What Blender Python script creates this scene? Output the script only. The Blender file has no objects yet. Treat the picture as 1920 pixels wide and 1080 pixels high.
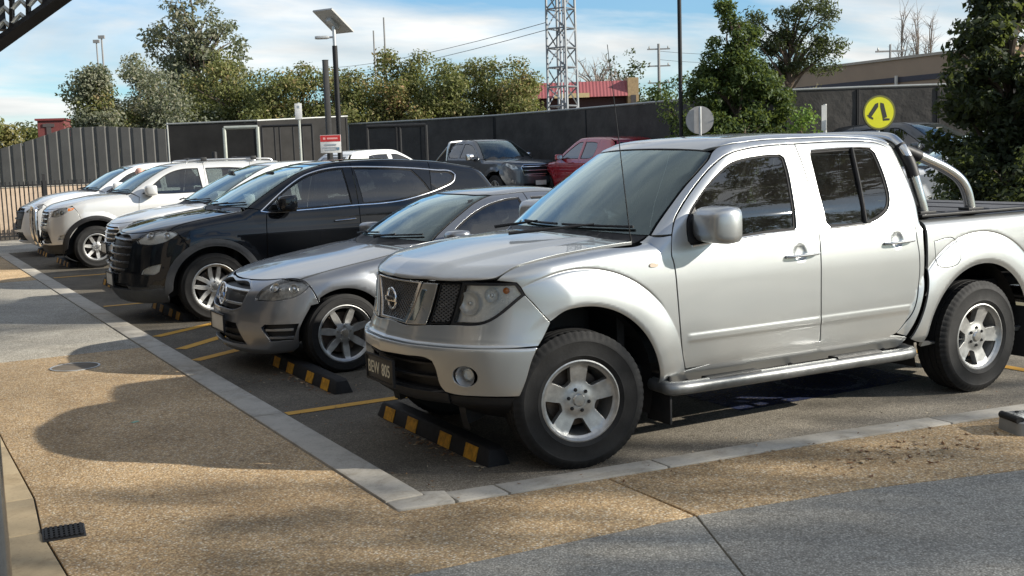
import bpy, bmesh, math, random
import numpy as np
from mathutils import Vector, Matrix, geometry
scene = bpy.context.scene
COL = scene.collection
random.seed(7)
# ---------------------------------------------------------------- camera
CAM = dict(f=2124.8, h=1.735, pitch=.12016, roll=-.03295, x=3.269, y=5.976, yaw=-2.08106)
_p, _r, _w = CAM['pitch'], CAM['roll'], CAM['yaw']
_F = Vector((math.cos(_w)*math.cos(_p), math.sin(_w)*math.cos(_p), -math.sin(_p)))
_R = Vector((math.sin(_w), -math.cos(_w), 0)); _U = _R.cross(_F)
_Rr = _R*math.cos(_r)+_U*math.sin(_r); _Ur = _U*math.cos(_r)-_R*math.sin(_r)
CAM_O = Vector((CAM['x'], CAM['y'], CAM['h']))
cd = bpy.data.cameras.new('camera'); cam = bpy.data.objects.new('camera', cd); COL.objects.link(cam)
M = Matrix((_Rr, _Ur, -_F)).transposed().to_4x4(); M.translation = CAM_O
cam.matrix_world = M
cd.sensor_width = 36; cd.lens = 36*CAM['f']/1920; cd.clip_start = .05; cd.clip_end = 3000
scene.camera = cam
def at(u, v, Z):
    """world point seen at photo pixel (u, v) at depth Z: used only to survey where things stand"""
    return CAM_O+(_F+(u-960)/CAM['f']*_Rr-(v-540)/CAM['f']*_Ur)*Z
def gat(u, v, z=0.):
    d = _F+(u-960)/CAM['f']*_Rr-(v-540)/CAM['f']*_Ur
    return CAM_O+d*((z-CAM_O.z)/d.z)
# ---------------------------------------------------------------- sky, sun, exposure
SUN = Vector((-1.70, 1.50, 1.0)).normalized()          # towards the sun
SUN_EL = math.asin(SUN.z); SUN_AZ = math.atan2(SUN.x, SUN.y)
world = bpy.data.worlds.new('World'); scene.world = world; world.use_nodes = True
wn, wl = world.node_tree.nodes, world.node_tree.links
for n in list(wn): wn.remove(n)
def W(t, **k):
    n = wn.new(t)
    for a, b in k.items(): setattr(n, a, b)
    return n
sky = W('ShaderNodeTexSky', sky_type='NISHITA', sun_disc=False, sun_elevation=SUN_EL, sun_rotation=SUN_AZ, altitude=30, air_density=1.0, dust_density=.3, ozone_density=3.0)
tc = W('ShaderNodeTexCoord'); sep = W('ShaderNodeSeparateXYZ'); wl.new(tc.outputs['Generated'], sep.inputs[0])
zz = W('ShaderNodeMath', operation='ADD'); zz.inputs[1].default_value = .16; wl.new(sep.outputs['Z'], zz.inputs[0])
zc = W('ShaderNodeMath', operation='MAXIMUM'); zc.inputs[1].default_value = .05; wl.new(zz.outputs[0], zc.inputs[0])
px = W('ShaderNodeMath', operation='DIVIDE'); wl.new(sep.outputs['X'], px.inputs[0]); wl.new(zc.outputs[0], px.inputs[1])
py = W('ShaderNodeMath', operation='DIVIDE'); wl.new(sep.outputs['Y'], py.inputs[0]); wl.new(zc.outputs[0], py.inputs[1])
cmb = W('ShaderNodeCombineXYZ'); wl.new(px.outputs[0], cmb.inputs[0]); wl.new(py.outputs[0], cmb.inputs[1])
mp = W('ShaderNodeMapping'); mp.inputs['Scale'].default_value = (.62, .95, 1); mp.inputs['Location'].default_value = (3.1, 1.7, 0); mp.inputs['Rotation'].default_value = (0, 0, .5)
wl.new(cmb.outputs[0], mp.inputs[0])
nz = W('ShaderNodeTexNoise'); nz.inputs['Scale'].default_value = 1.0; nz.inputs['Detail'].default_value = 9; nz.inputs['Roughness'].default_value = .56; nz.inputs['Distortion'].default_value = .35
wl.new(mp.outputs[0], nz.inputs['Vector'])
cr = W('ShaderNodeValToRGB'); cr.color_ramp.elements[0].position = .41; cr.color_ramp.elements[1].position = .62
cr.color_ramp.elements[0].color = (.06, .06, .06, 1); cr.color_ramp.elements[1].color = (.95, .95, .95, 1)
wl.new(nz.outputs['Fac'], cr.inputs[0])
nz2 = W('ShaderNodeTexNoise'); nz2.inputs['Scale'].default_value = 2.3; nz2.inputs['Detail'].default_value = 6; wl.new(mp.outputs[0], nz2.inputs['Vector'])
cc = W('ShaderNodeValToRGB'); cc.color_ramp.elements[0].position = .3; cc.color_ramp.elements[1].position = .7
cc.color_ramp.elements[0].color = (4.0, 4.1, 4.1, 1); cc.color_ramp.elements[1].color = (6.3, 6.25, 6.05, 1)
wl.new(nz2.outputs['Fac'], cc.inputs[0])
tint = W('ShaderNodeMixRGB', blend_type='MULTIPLY'); tint.inputs[0].default_value = 1; tint.inputs[2].default_value = (.54, .75, .88, 1); wl.new(sky.outputs[0], tint.inputs[1])
mx = W('ShaderNodeMixRGB'); wl.new(cr.outputs[0], mx.inputs[0]); wl.new(tint.outputs[0], mx.inputs[1]); wl.new(cc.outputs[0], mx.inputs[2])
bg = W('ShaderNodeBackground'); bg.inputs['Strength'].default_value = .113
wo = W('ShaderNodeOutputWorld'); wl.new(mx.outputs[0], bg.inputs[0]); wl.new(bg.outputs[0], wo.inputs[0])
sd = bpy.data.lights.new('sun', 'SUN'); sd.energy = 5.0; sd.angle = math.radians(.6); sd.color = (1., .94, .83)
so = bpy.data.objects.new('sun', sd); COL.objects.link(so)
so.rotation_euler = SUN.to_track_quat('Z', 'Y').to_euler(); so.location = SUN*60
vs = scene.view_settings
vs.view_transform = 'Standard'; vs.look = 'None'; vs.exposure = 0.70; vs.gamma = 1.0; vs.use_curve_mapping = False
scene.cycles.use_denoising = True
scene.cycles.max_bounces = 8; scene.cycles.transparent_max_bounces = 16; scene.cycles.glossy_bounces = 4; scene.cycles.diffuse_bounces = 3
scene.cycles.caustics_reflective = False; scene.cycles.caustics_refractive = False
# ---------------------------------------------------------------- materials
MATS = {}
class NT:
    def __init__(s, name):
        s.m = bpy.data.materials.new(name); s.m.use_nodes = True
        s.n, s.l = s.m.node_tree.nodes, s.m.node_tree.links
        for n in list(s.n): s.n.remove(n)
        s.out = s.n.new('ShaderNodeOutputMaterial')
    def a(s, t, ins=None, **k):
        n = s.n.new(t)
        for a, b in k.items(): setattr(n, a, b)
        for a, b in (ins or {}).items():
            if hasattr(b, 'is_output'): s.l.new(b, n.inputs[a])
            else: n.inputs[a].default_value = b
        return n
    def pos(s, scale=1., obj=True):
        tc = s.a('ShaderNodeTexCoord')
        return tc.outputs['Object'] if obj else s.a('ShaderNodeNewGeometry').outputs['Position']
    def noise(s, scale, detail=4, rough=.6, vec=None, dist=0.):
        n = s.a('ShaderNodeTexNoise', {'Scale': scale, 'Detail': detail, 'Roughness': rough, 'Distortion': dist})
        s.l.new(vec or s.a('ShaderNodeNewGeometry').outputs['Position'], n.inputs['Vector'])
        return n.outputs['Fac']
    def ramp(s, fac, stops):
        r = s.a('ShaderNodeValToRGB')
        while len(r.color_ramp.elements) < len(stops): r.color_ramp.elements.new(.5)
        for e, (p, c) in zip(r.color_ramp.elements, stops):
            e.position = p; e.color = c if len(c) == 4 else (*c, 1)
        s.l.new(fac, r.inputs[0]); return r.outputs[0]
    def mix(s, f, a, b, t='MIX'):
        m = s.a('ShaderNodeMixRGB', blend_type=t)
        for i, v in ((0, f), (1, a), (2, b)):
            if hasattr(v, 'is_output'): s.l.new(v, m.inputs[i])
            else: m.inputs[i].default_value = v if i == 0 else ((*v, 1) if len(v) == 3 else v)
        return m.outputs[0]
    def math(s, op, a, b=0.):
        m = s.a('ShaderNodeMath', operation=op)
        for i, v in ((0, a), (1, b)):
            if hasattr(v, 'is_output'): s.l.new(v, m.inputs[i])
            else: m.inputs[i].default_value = v
        return m.outputs[0]
    def bump(s, h, strength=.3, dist=.01):
        b = s.a('ShaderNodeBump', {'Strength': strength, 'Distance': dist}); s.l.new(h, b.inputs['Height']); return b.outputs[0]
    def bsdf(s, color, rough=.5, metal=0., spec=.5, normal=None, coat=0., coatr=.05, **k):
        p = s.a('ShaderNodeBsdfPrincipled')
        for key, v in (('Base Color', color), ('Roughness', rough), ('Metallic', metal), ('Specular IOR Level', spec), ('Normal', normal), ('Coat Weight', coat), ('Coat Roughness', coatr)):
            if v is None: continue
            if hasattr(v, 'is_output'): s.l.new(v, p.inputs[key])
            else: p.inputs[key].default_value = (*v, 1) if key == 'Base Color' and len(v) == 3 else v
        return p.outputs[0]
    def done(s, sh):
        s.l.new(sh, s.out.inputs[0]); return s.m

def plain(name, color, rough=.5, metal=0., spec=.5, var=.12, scale=6., bump=0., bscale=60, coat=0.):
    if name in MATS: return MATS[name]
    t = NT(name)
    c = t.noise(scale, 5, .65)
    d = tuple(max(0, v*(1-var)) for v in color); b = tuple(min(1, v*(1+var)) for v in color)
    col = t.ramp(c, [(.3, d), (.7, b)])
    r = t.math('ADD', t.math('MULTIPLY', t.noise(scale*1.7, 4), .2), rough-.1)
    nrm = t.bump(t.noise(bscale, 3), bump, .004) if bump else None
    MATS[name] = t.done(t.bsdf(col, r, metal, spec, nrm, coat)); return MATS[name]

def paint(name, color, metal=.0, rough=.35, dust=.10, dustc=(.30, .27, .23), spec=.5):
    """car paint: base coat under clear coat, thin road film low down, dark trim on the inner face"""
    if name in MATS: return MATS[name]
    t = NT(name)
    g = t.a('ShaderNodeNewGeometry')
    sp = t.a('ShaderNodeSeparateXYZ', {0: g.outputs['Position']})
    film = t.math('MULTIPLY', t.ramp(t.noise(3.2, 6, .7), [(.35, (0, 0, 0)), (.75, (1, 1, 1))]), dust)
    low = t.ramp(sp.outputs['Z'], [(.30, (.35*min(1, dust*10),)*3), (.75, (0, 0, 0))])
    film = t.math('ADD', film, t.math('MULTIPLY', t.math('MULTIPLY', low, t.noise(9, 6, .7)), .9))
    flake = t.noise(900, 1, .5)
    col = t.mix(t.math('MULTIPLY', flake, .12), color, tuple(min(1, v*1.5+.01) for v in color))
    col = t.mix(film, col, dustc)
    r = t.math('ADD', t.math('MULTIPLY', film, .4), rough)
    p = t.bsdf(col, r, metal, spec, None, 1., .05)
    pn = [n for n in t.n if n.type == 'BSDF_PRINCIPLED'][0]
    cw = t.math('SUBTRACT', 1., t.math('MULTIPLY', film, 1.5)); t.l.new(cw, pn.inputs['Coat Weight'])
    crn = t.math('ADD', .03, t.math('MULTIPLY', film, .25)); t.l.new(crn, pn.inputs['Coat Roughness'])
    inner = t.bsdf((.022, .022, .024), .8)
    ms = t.a('ShaderNodeMixShader'); t.l.new(g.outputs['Backfacing'], ms.inputs[0]); t.l.new(p, ms.inputs[1]); t.l.new(inner, ms.inputs[2])
    MATS[name] = t.done(ms.outputs[0]); return MATS[name]

def glass(name, tint=(.55, .62, .60), ior=1.5, gain=1.7, dirt=.03, gtint=(1, 1, 1)):
    if name in MATS: return MATS[name]
    t = NT(name)
    tr = t.a('ShaderNodeBsdfTransparent', {0: (*tint, 1)})
    gl = t.a('ShaderNodeBsdfGlossy', {'Color': (*gtint, 1), 'Roughness': .012})
    fr = t.a('ShaderNodeFresnel', {'IOR': ior})
    f = t.math('MINIMUM', t.math('MULTIPLY', fr.outputs[0], gain), 1.)
    m = t.a('ShaderNodeMixShader'); t.l.new(f, m.inputs[0]); t.l.new(tr.outputs[0], m.inputs[1]); t.l.new(gl.outputs[0], m.inputs[2])
    df = t.a('ShaderNodeBsdfDiffuse', {0: (.55, .52, .46, 1)})
    m2 = t.a('ShaderNodeMixShader'); t.l.new(t.math('MULTIPLY', t.ramp(t.noise(4, 7, .7), [(.35, (.2, .2, .2)), (.8, (1, 1, 1))]), dirt), m2.inputs[0])
    t.l.new(m.outputs[0], m2.inputs[1]); t.l.new(df.outputs[0], m2.inputs[2])
    MATS[name] = t.done(m2.outputs[0]); return MATS[name]

def emit_free(name): return MATS[name]

RUBBER = plain('rubber', (.016, .016, .017), .75, 0, .3, .3, 14, .25, 160)
TYREWALL = plain('tyre_rubber', (.014, .0138, .0138), .72, 0, .28, .4, 9, .2, 90)
BLACKP = plain('black_plastic', (.013, .013, .014), .55, 0, .4, .25, 12, .1, 220)
GREYP = plain('grey_plastic', (.055, .057, .06), .6, 0, .4, .2, 10, .1, 200)
TRIM = plain('interior_trim', (.075, .075, .078), .85, 0, .3, .3, 20)
SEATC = plain('seat_cloth', (.15, .152, .155), .95, 0, .2, .25, 40, .2, 300)
CHROME = plain('chrome', (.78, .78, .78), .16, 1., .5, .05, 8)
DULLCH = plain('dull_chrome', (.55, .55, .54), .3, 1., .5, .08, 8)
ALLOY = plain('alloy_wheel', (.40, .40, .39), .44, .8, .5, .22, 22)
ALLOYD = plain('alloy_dark_dusty', (.16, .15, .14), .5, .6, .5, .25, 16)
STEEL = plain('galvanised_steel', (.42, .43, .43), .45, .7, .5, .15, 7)
DARKST = plain('dark_steel', (.012, .012, .013), .6, 0, .3, .2, 10)
RUST = plain('brake_disc', (.13, .10, .08), .5, .7, .5, .3, 30)
BULB = plain('lamp_bulb_glass', (.8, .8, .78), .1, .3, .8, .05)
AMBER = plain('amber_lens', (.75, .20, .02), .2, 0, .6, .1)
REDL = plain('red_lens', (.45, .01, .008), .15, 0, .6, .1)
REFL = plain('lamp_reflector', (.93, .93, .90), .25, .18, .6, .10, 26, .6, 34)
GLASS_W = glass('windscreen_glass', (.60, .70, .68), 1.54, 1.9, .02, (.80, .98, 1.))
GLASS_S = glass('side_window_glass', (.34, .38, .37), 1.55, 1.9)
GLASS_D = glass('dark_window_glass', (.10, .11, .11), 1.55, 1.9)
LENS = glass('lamp_lens', (.97, .98, .97), 1.42, 1.0, .04)

# ---------------------------------------------------------------- objects and tags
def tag(o, label=None, cat=None, group=None, kind=None):
    for k, v in (('label', label), ('category', cat), ('group', group), ('kind', kind)):
        if v: o[k] = v
    return o
def empty(name, loc=(0, 0, 0), rz=0., label=None, cat=None, group=None):
    o = bpy.data.objects.new(name, None); COL.objects.link(o)
    o.location = loc; o.rotation_euler = (0, 0, rz); o.empty_display_size = .1
    return tag(o, label, cat, group)
def mesh_obj(name, verts, faces, m, parent=None, smooth=False, normals=None, mats=None, fm=None):
    me = bpy.data.meshes.new(name)
    me.from_pydata([tuple(v) for v in verts], [], [tuple(f) for f in faces])
    for mm in (mats or [m]): me.materials.append(mm)
    if fm is not None:
        me.polygons.foreach_set('material_index', np.array(fm, dtype=np.int32))
    if smooth or normals is not None:
        me.polygons.foreach_set('use_smooth', np.ones(len(me.polygons), bool))
    me.update()
    if normals is not None:
        me.normals_split_custom_set_from_vertices([tuple(n) for n in normals])
    o = bpy.data.objects.new(name, me); COL.objects.link(o); o.parent = parent
    return o
def clone(o, parent, mirror=False):
    c = o.copy(); COL.objects.link(c); c.parent = parent
    if mirror:
        c.scale.y *= -1; c.location.y *= -1
    for ch in list(o.children):
        g = ch.copy(); COL.objects.link(g); g.parent = c
    return c
def copy_tree(o, parent=None):
    c = o.copy(); COL.objects.link(c); c.parent = parent
    for ch in list(o.children): copy_tree(ch, c)
    return c

class MB:
    """collects simple solids into ONE mesh"""
    def __init__(s): s.v = []; s.f = []; s.mi = []; s.cur = 0
    def add(s, v, f):
        k = len(s.v); s.v += [tuple(p) for p in v]; s.f += [tuple(i+k for i in q) for q in f]; s.mi += [s.cur]*len(f); return s
    def box(s, c, d, rot=None):
        h = [x/2 for x in d]
        v = [Vector((sx*h[0], sy*h[1], sz*h[2])) for sx in (-1, 1) for sy in (-1, 1) for sz in (-1, 1)]
        if rot: v = [rot @ p for p in v]
        v = [p+Vector(c) for p in v]
        return s.add(v, [(0, 1, 3, 2), (4, 6, 7, 5), (0, 4, 5, 1), (2, 3, 7, 6), (0, 2, 6, 4), (1, 5, 7, 3)])
    def prism(s, pts, z0, z1, ax='z'):
        """polygon (a, b) extruded along an axis"""
        def P(a, b, c): return {'z': (a, b, c), 'y': (a, c, b), 'x': (c, a, b)}[ax]
        n = len(pts)
        v = [P(a, b, z0) for a, b in pts]+[P(a, b, z1) for a, b in pts]
        f = [tuple(range(n))[::-1], tuple(range(n, 2*n))]+[(i, (i+1) % n, n+(i+1) % n, n+i) for i in range(n)]
        return s.add(v, f)
    def tube(s, pts, r, n=10, caps=True, sq=1.):
        pts = [Vector(p) for p in pts]; R = r if hasattr(r, '__len__') else [r]*len(pts)
        vs, fs = [], []
        up = Vector((0, 0, 1))
        prevx = None
        for i, p in enumerate(pts):
            d = (pts[min(i+1, len(pts)-1)]-pts[max(i-1, 0)]).normalized()
            if prevx is None:
                a = up if abs(d.z) < .9 else Vector((1, 0, 0))
                x = d.cross(a).normalized()
            else:
                x = (prevx-d*prevx.dot(d)).normalized()
            prevx = x; y = d.cross(x)
            for k in range(n):
                t = 2*math.pi*k/n
                vs.append(p+(x*math.cos(t)+y*math.sin(t)*sq)*R[i])
        for i in range(len(pts)-1):
            for k in range(n):
                fs.append((i*n+k, i*n+(k+1) % n, (i+1)*n+(k+1) % n, (i+1)*n+k))
        if caps:
            fs.append(tuple(range(n))[::-1]); fs.append(tuple(range((len(pts)-1)*n, len(pts)*n)))
        return s.add(vs, fs)
    def lathe(s, prof, n=32, c=(0, 0, 0), ax='y', close=False):
        """profile [(r, h)] turned about an axis"""
        vs, fs = [], []
        for (r, h) in prof:
            for k in range(n):
                t = 2*math.pi*k/n
                a, b = r*math.cos(t), r*math.sin(t)
                p = {'y': (a, h, b), 'z': (a, b, h), 'x': (h, a, b)}[ax]
                vs.append((p[0]+c[0], p[1]+c[1], p[2]+c[2]))
        m = len(prof)
        for i in range(m-1+(1 if close else 0)):
            j = (i+1) % m
            for k in range(n):
                fs.append((i*n+k, j*n+k, j*n+(k+1) % n, i*n+(k+1) % n))
        return s.add(vs, fs)
    def loft(s, secs, n=24, ax='x'):
        """superellipse sections (t, ca, cb, ha, hb, e) along an axis"""
        vs, fs = [], []
        for (t, ca, cb, ha, hb, e) in secs:
            for k in range(n):
                w = 2*math.pi*k/n; c, d = math.cos(w), math.sin(w)
                a = ca+ha*math.copysign(abs(c)**(2/e), c); b = cb+hb*math.copysign(abs(d)**(2/e), d)
                vs.append({'x': (t, a, b), 'y': (a, t, b), 'z': (a, b, t)}[ax])
        m = len(secs)
        for i in range(m-1):
            for k in range(n):
                fs.append((i*n+k, i*n+(k+1) % n, (i+1)*n+(k+1) % n, (i+1)*n+k))
        fs.append(tuple(range(n))[::-1]); fs.append(tuple(range((m-1)*n, m*n)))
        return s.add(vs, fs)
    def build(s, name, m, parent=None, smooth=False, angle=40, loc=None, rot=None, mats=None, bevel=0.):
        o = mesh_obj(name, s.v, s.f, m, parent, mats=mats, fm=s.mi if mats else None)
        bm = bmesh.new(); bm.from_mesh(o.data)
        bmesh.ops.recalc_face_normals(bm, faces=bm.faces)
        if bevel:
            bmesh.ops.bevel(bm, geom=[e for e in bm.edges if len(e.link_faces) == 2 and e.calc_face_angle(0) > .6], offset=bevel, segments=2, affect='EDGES', profile=.6, clamp_overlap=True)
        if smooth or bevel:
            for f in bm.faces: f.smooth = True
            for e in bm.edges:
                if len(e.link_faces) == 2 and e.calc_face_angle(0) > math.radians(angle): e.smooth = False
        bm.to_mesh(o.data); bm.free()
        if loc is not None: o.location = loc
        if rot is not None: o.rotation_euler = rot
        return o

def text_mesh(name, body, size, m, parent, mat4, extrude=.002, bold=0., align='CENTER', sx=1.):
    cu = bpy.data.curves.new(name, 'FONT'); cu.body = body; cu.size = size; cu.extrude = extrude; cu.align_x = align; cu.align_y = 'CENTER'; cu.offset = bold
    cu.resolution_u = 4
    t = bpy.data.objects.new(name, cu); COL.objects.link(t)
    bpy.context.view_layer.update()
    me = bpy.data.meshes.new_from_object(t.evaluated_get(bpy.context.evaluated_depsgraph_get()))
    bpy.data.objects.remove(t)
    me.transform(mat4 @ Matrix.Diagonal((sx, 1, 1, 1)))
    me.materials.clear(); me.materials.append(m)
    o = bpy.data.objects.new(name, me); COL.objects.link(o); o.parent = parent
    return o

# ---------------------------------------------------------------- panels: outlined sheets laid on a surface
def smooth_poly(pts, res, closed=True, sharp=40):
    P = [np.array(p, float) for p in pts]; n = len(P); out = []
    def corner(i):
        a, b = P[i]-P[i-1], P[(i+1) % n]-P[i]
        c = np.dot(a, b)/max(1e-9, np.linalg.norm(a)*np.linalg.norm(b))
        return math.degrees(math.acos(max(-1, min(1, c)))) > sharp
    cs = [corner(i) for i in range(n)]
    for i in range(n):
        p1, p2 = P[i], P[(i+1) % n]
        L = np.linalg.norm(p2-p1); k = max(1, int(math.ceil(L/res)))
        m1 = (p2-p1) if cs[i] else None; m2 = (p2-p1) if cs[(i+1) % n] else None
        if m1 is None:
            a = P[i-1]; la = np.linalg.norm(p1-a); m1 = ((p1-a)/max(la, 1e-6)+(p2-p1)/max(L, 1e-6))*.5*L
        if m2 is None:
            b = P[(i+2) % n]; lb = np.linalg.norm(b-p2); m2 = ((p2-p1)/max(L, 1e-6)+(b-p2)/max(lb, 1e-6))*.5*L
        for j in range(k):
            t = j/k
            out.append((2*t**3-3*t**2+1)*p1+(t**3-2*t**2+t)*m1+(-2*t**3+3*t**2)*p2+(t**3-t**2)*m2)
    return np.array(out)
def area2(P):
    x, y = P[:, 0], P[:, 1]
    return .5*np.sum(x*np.roll(y, -1)-np.roll(x, -1)*y)
def offset_poly(P, d):
    """positive d = inwards for a counter-clockwise loop"""
    a = P-np.roll(P, 1, 0); b = np.roll(P, -1, 0)-P
    a /= np.maximum(np.linalg.norm(a, axis=1), 1e-9)[:, None]; b /= np.maximum(np.linalg.norm(b, axis=1), 1e-9)[:, None]
    na = np.stack([-a[:, 1], a[:, 0]], 1); nb = np.stack([-b[:, 1], b[:, 0]], 1)
    m = na+nb; l = np.linalg.norm(m, axis=1); m /= np.maximum(l, 1e-6)[:, None]
    c = np.maximum(np.sum(m*na, 1), .45)
    return P+m*(d/c)[:, None]
def inside(P, q):
    x, y = q[:, 0], q[:, 1]; r = np.zeros(len(q), bool)
    for i in range(len(P)):
        x1, y1 = P[i]; x2, y2 = P[i-1]
        if y1 == y2: continue
        c = ((y1 > y) != (y2 > y)) & (x < (x2-x1)*(y-y1)/(y2-y1)+x1)
        r ^= c
    return r
def dist_poly(P, q):
    d = np.full(len(q), 1e9)
    Q = np.roll(P, -1, 0)
    for a, b in zip(P, Q):
        ab = b-a; t = np.clip(((q-a)@ab)/max(1e-12, ab@ab), 0, 1)
        d = np.minimum(d, np.hypot(q[:, 0]-a[0]-t*ab[0], q[:, 1]-a[1]-t*ab[1]))
    return d
def sheet(name, mp, outline, m, parent, nf=None, holes=(), res=.025, depth=.016, inset=.003, rnd=.0025, sharp=40, back=False, fine=None, hole_depth=None, seeds=None):
    """mp: (n,2) -> (n,3). Builds a curved panel with rolled edges and a return flange of the given depth"""
    bres = fine or res*.8
    loops = []
    o = smooth_poly(outline, bres, sharp=sharp)
    if area2(o) < 0: o = o[::-1]
    loops.append(offset_poly(o, inset+rnd))
    for h in holes:
        h = smooth_poly(h, bres, sharp=sharp)
        if area2(h) > 0: h = h[::-1]
        loops.append(offset_poly(h, inset*0+rnd))
    lo, hi = loops[0].min(0), loops[0].max(0)
    gx = np.arange(lo[0], hi[0]+res, res); gy = np.arange(lo[1], hi[1]+res*.87, res*.87)
    G = np.array([(x+(res/2 if j % 2 else 0), y) for j, y in enumerate(gy) for x in gx])
    ok = inside(loops[0], G)
    for h in loops[1:]: ok &= ~inside(h, G)
    G = G[ok]
    if len(G):
        d = np.min([dist_poly(L, G) for L in loops], 0); G = G[d > res*.55]
    if seeds is not None:
        S = np.array(seeds, float); ok = inside(loops[0], S)
        for h in loops[1:]: ok &= ~inside(h, S)
        S = S[ok]
        if len(S):
            S = S[np.min([dist_poly(L, S) for L in loops], 0) > .004]
            if len(G):
                keep = np.ones(len(G), bool)
                for a in range(0, len(S), 200):
                    keep &= (np.hypot(G[:, None, 0]-S[None, a:a+200, 0], G[:, None, 1]-S[None, a:a+200, 1]).min(1) > res*.45)
                G = G[keep]
            G = np.concatenate([G, S])
    pts = np.concatenate(loops+([G] if len(G) else []))
    edges = []; k = 0; idx = []
    for L in loops:
        n = len(L); edges += [(k+i, k+(i+1) % n) for i in range(n)]; idx.append(range(k, k+n)); k += n
    V, E, Fc, ov, oe, of = geometry.delaunay_2d_cdt([Vector(p) for p in pts.tolist()], edges, [], 0, 1e-6)
    q = np.array([tuple(v) for v in V]); F = np.array([tuple(f) for f in Fc if len(f) == 3])
    c = q[F].mean(1)
    ok = inside(loops[0], c)
    for h in loops[1:]: ok &= ~inside(h, c)
    F = F[ok]
    inv = {}
    for i, l in enumerate(ov):
        for j in l: inv[j] = i
    P = mp(q)
    if nf: N = nf(P)
    else:
        e = 1e-3
        N = np.cross(mp(q+[e, 0])-mp(q-[e, 0]), mp(q+[0, e])-mp(q-[0, e])); N /= np.maximum(np.linalg.norm(N, axis=1), 1e-12)[:, None]
    tri = np.cross(P[F[:, 1]]-P[F[:, 0]], P[F[:, 2]]-P[F[:, 0]])
    fl = np.sum(tri*N[F].mean(1), 1) < 0
    F[fl] = F[fl][:, ::-1]
    opp = {}
    for f in F:
        for a, b, c_ in ((f[0], f[1], f[2]), (f[1], f[2], f[0]), (f[2], f[0], f[1])):
            opp[(a, b)] = c_; opp[(b, a)] = c_
    verts = [P]; norms = [N]; faces = [tuple(f) for f in F]; base = len(P)
    for li, ix in enumerate(idx):
        L = [inv[i] for i in ix if i in inv]
        L = [a for i, a in enumerate(L) if a != L[i-1]]
        if len(L) < 3: continue
        n = len(L); p = P[L]; nn = N[L]
        tg = np.roll(p, -1, 0)-np.roll(p, 1, 0)
        out = np.cross(tg, nn); out /= np.maximum(np.linalg.norm(out, axis=1), 1e-9)[:, None]
        sg = 0.
        for i in range(n):
            o3 = opp.get((L[i], L[(i+1) % n]))
            if o3 is not None: sg += np.sign(np.dot(out[i], p[i]-P[o3]))
        if sg < 0: out = -out
        dp = depth if li == 0 or hole_depth is None else hole_depth
        rb = p+out*rnd-nn*rnd; rc = rb-nn*dp
        verts += [rb, rc]; norms += [out, out]
        b0, c0 = base, base+n; base += 2*n
        for i in range(n):
            j = (i+1) % n
            for quad in ((L[i], L[j], b0+j, b0+i), (b0+i, b0+j, c0+j, c0+i)):
                faces.append((quad, i))
    VV = np.concatenate(verts); NN = np.concatenate(norms)
    ff = []
    for f in faces:
        if len(f) == 2:
            qd = f[0]
            g = np.cross(VV[qd[2]]-VV[qd[0]], VV[qd[3]]-VV[qd[1]])
            if np.dot(g, NN[list(qd)].sum(0)) < 0: qd = qd[::-1]
            ff.append(tuple(int(a) for a in qd))
        else: ff.append(tuple(int(a) for a in f))
    return mesh_obj(name, VV, ff, m, parent, normals=NN)

WR = .0136
def panel(B, name, mapping, outline, m, parent, holes=(), off=0., res=.025, mirror=False, **k):
    if mapping == 'wrap':
        outline = [(a*WR, b) for a, b in outline]; holes = [[(a*WR, b) for a, b in h] for h in holes]
        mp = lambda q: B.wrap(np.stack([q[:, 0]/WR, q[:, 1]], 1), off)
    elif mapping == 'side': mp = lambda q: B.side(q, off)
    elif mapping == 'top': mp = lambda q: B.topm(q, off)
    elif mapping == 'tilt': mp = lambda q: B.tilt(q, off)
    elif mapping == 'rear': mp = lambda q: B.rearm(q, off)
    else: mp = lambda q: B.screenm(q, off)
    o = sheet(name, mp, outline, m, parent, nf=B.normal, holes=holes, res=res, **k)
    if mirror: clone(o, parent, True)
    return o
def msym(half):
    """closed outline from its y>=0 half listed front/top to back/bottom"""
    return list(half)+[(-a, b) for a, b in reversed(half) if abs(a) > 1e-6]
def msymy(half):
    return list(half)+[(a, -b) for a, b in reversed(half) if abs(b) > 1e-6]
# ---------------------------------------------------------------- vehicle body surfaces (numpy level sets)
def table(pts, n=500):
    """C1 curve through points -> dense lookup table"""
    pts = sorted(pts)
    x = np.array([p[0] for p in pts], float); y = np.array([p[1] for p in pts], float)
    if len(x) == 2:
        return x, y
    h = np.diff(x); d = np.diff(y)/h
    m = np.zeros_like(y)
    m[0], m[-1] = d[0], d[-1]
    for i in range(1, len(x)-1):
        if d[i-1]*d[i] <= 0:
            m[i] = 0
        else:
            w1, w2 = 2*h[i]+h[i-1], h[i]+2*h[i-1]
            m[i] = (w1+w2)/(w1/d[i-1]+w2/d[i])
    q = np.linspace(x[0], x[-1], n)
    k = np.clip(np.searchsorted(x, q)-1, 0, len(h)-1)
    t = (q-x[k])/h[k]
    return q, ((2*t**3-3*t**2+1)*y[k]+(t**3-2*t**2+t)*h[k]*m[k]+(-2*t**3+3*t**2)*y[k+1]+(t**3-t**2)*h[k]*m[k+1])

def look(tb, v):
    return np.interp(v, tb[0], tb[1])

def rmax(a, b, r):
    return np.minimum(np.maximum(a, b), -r)+np.hypot(np.maximum(a+r, 0), np.maximum(b+r, 0))

def sstep(a, b, v):
    t = np.clip((v-a)/(b-a), 0, 1)
    return t*t*(3-2*t)

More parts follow.
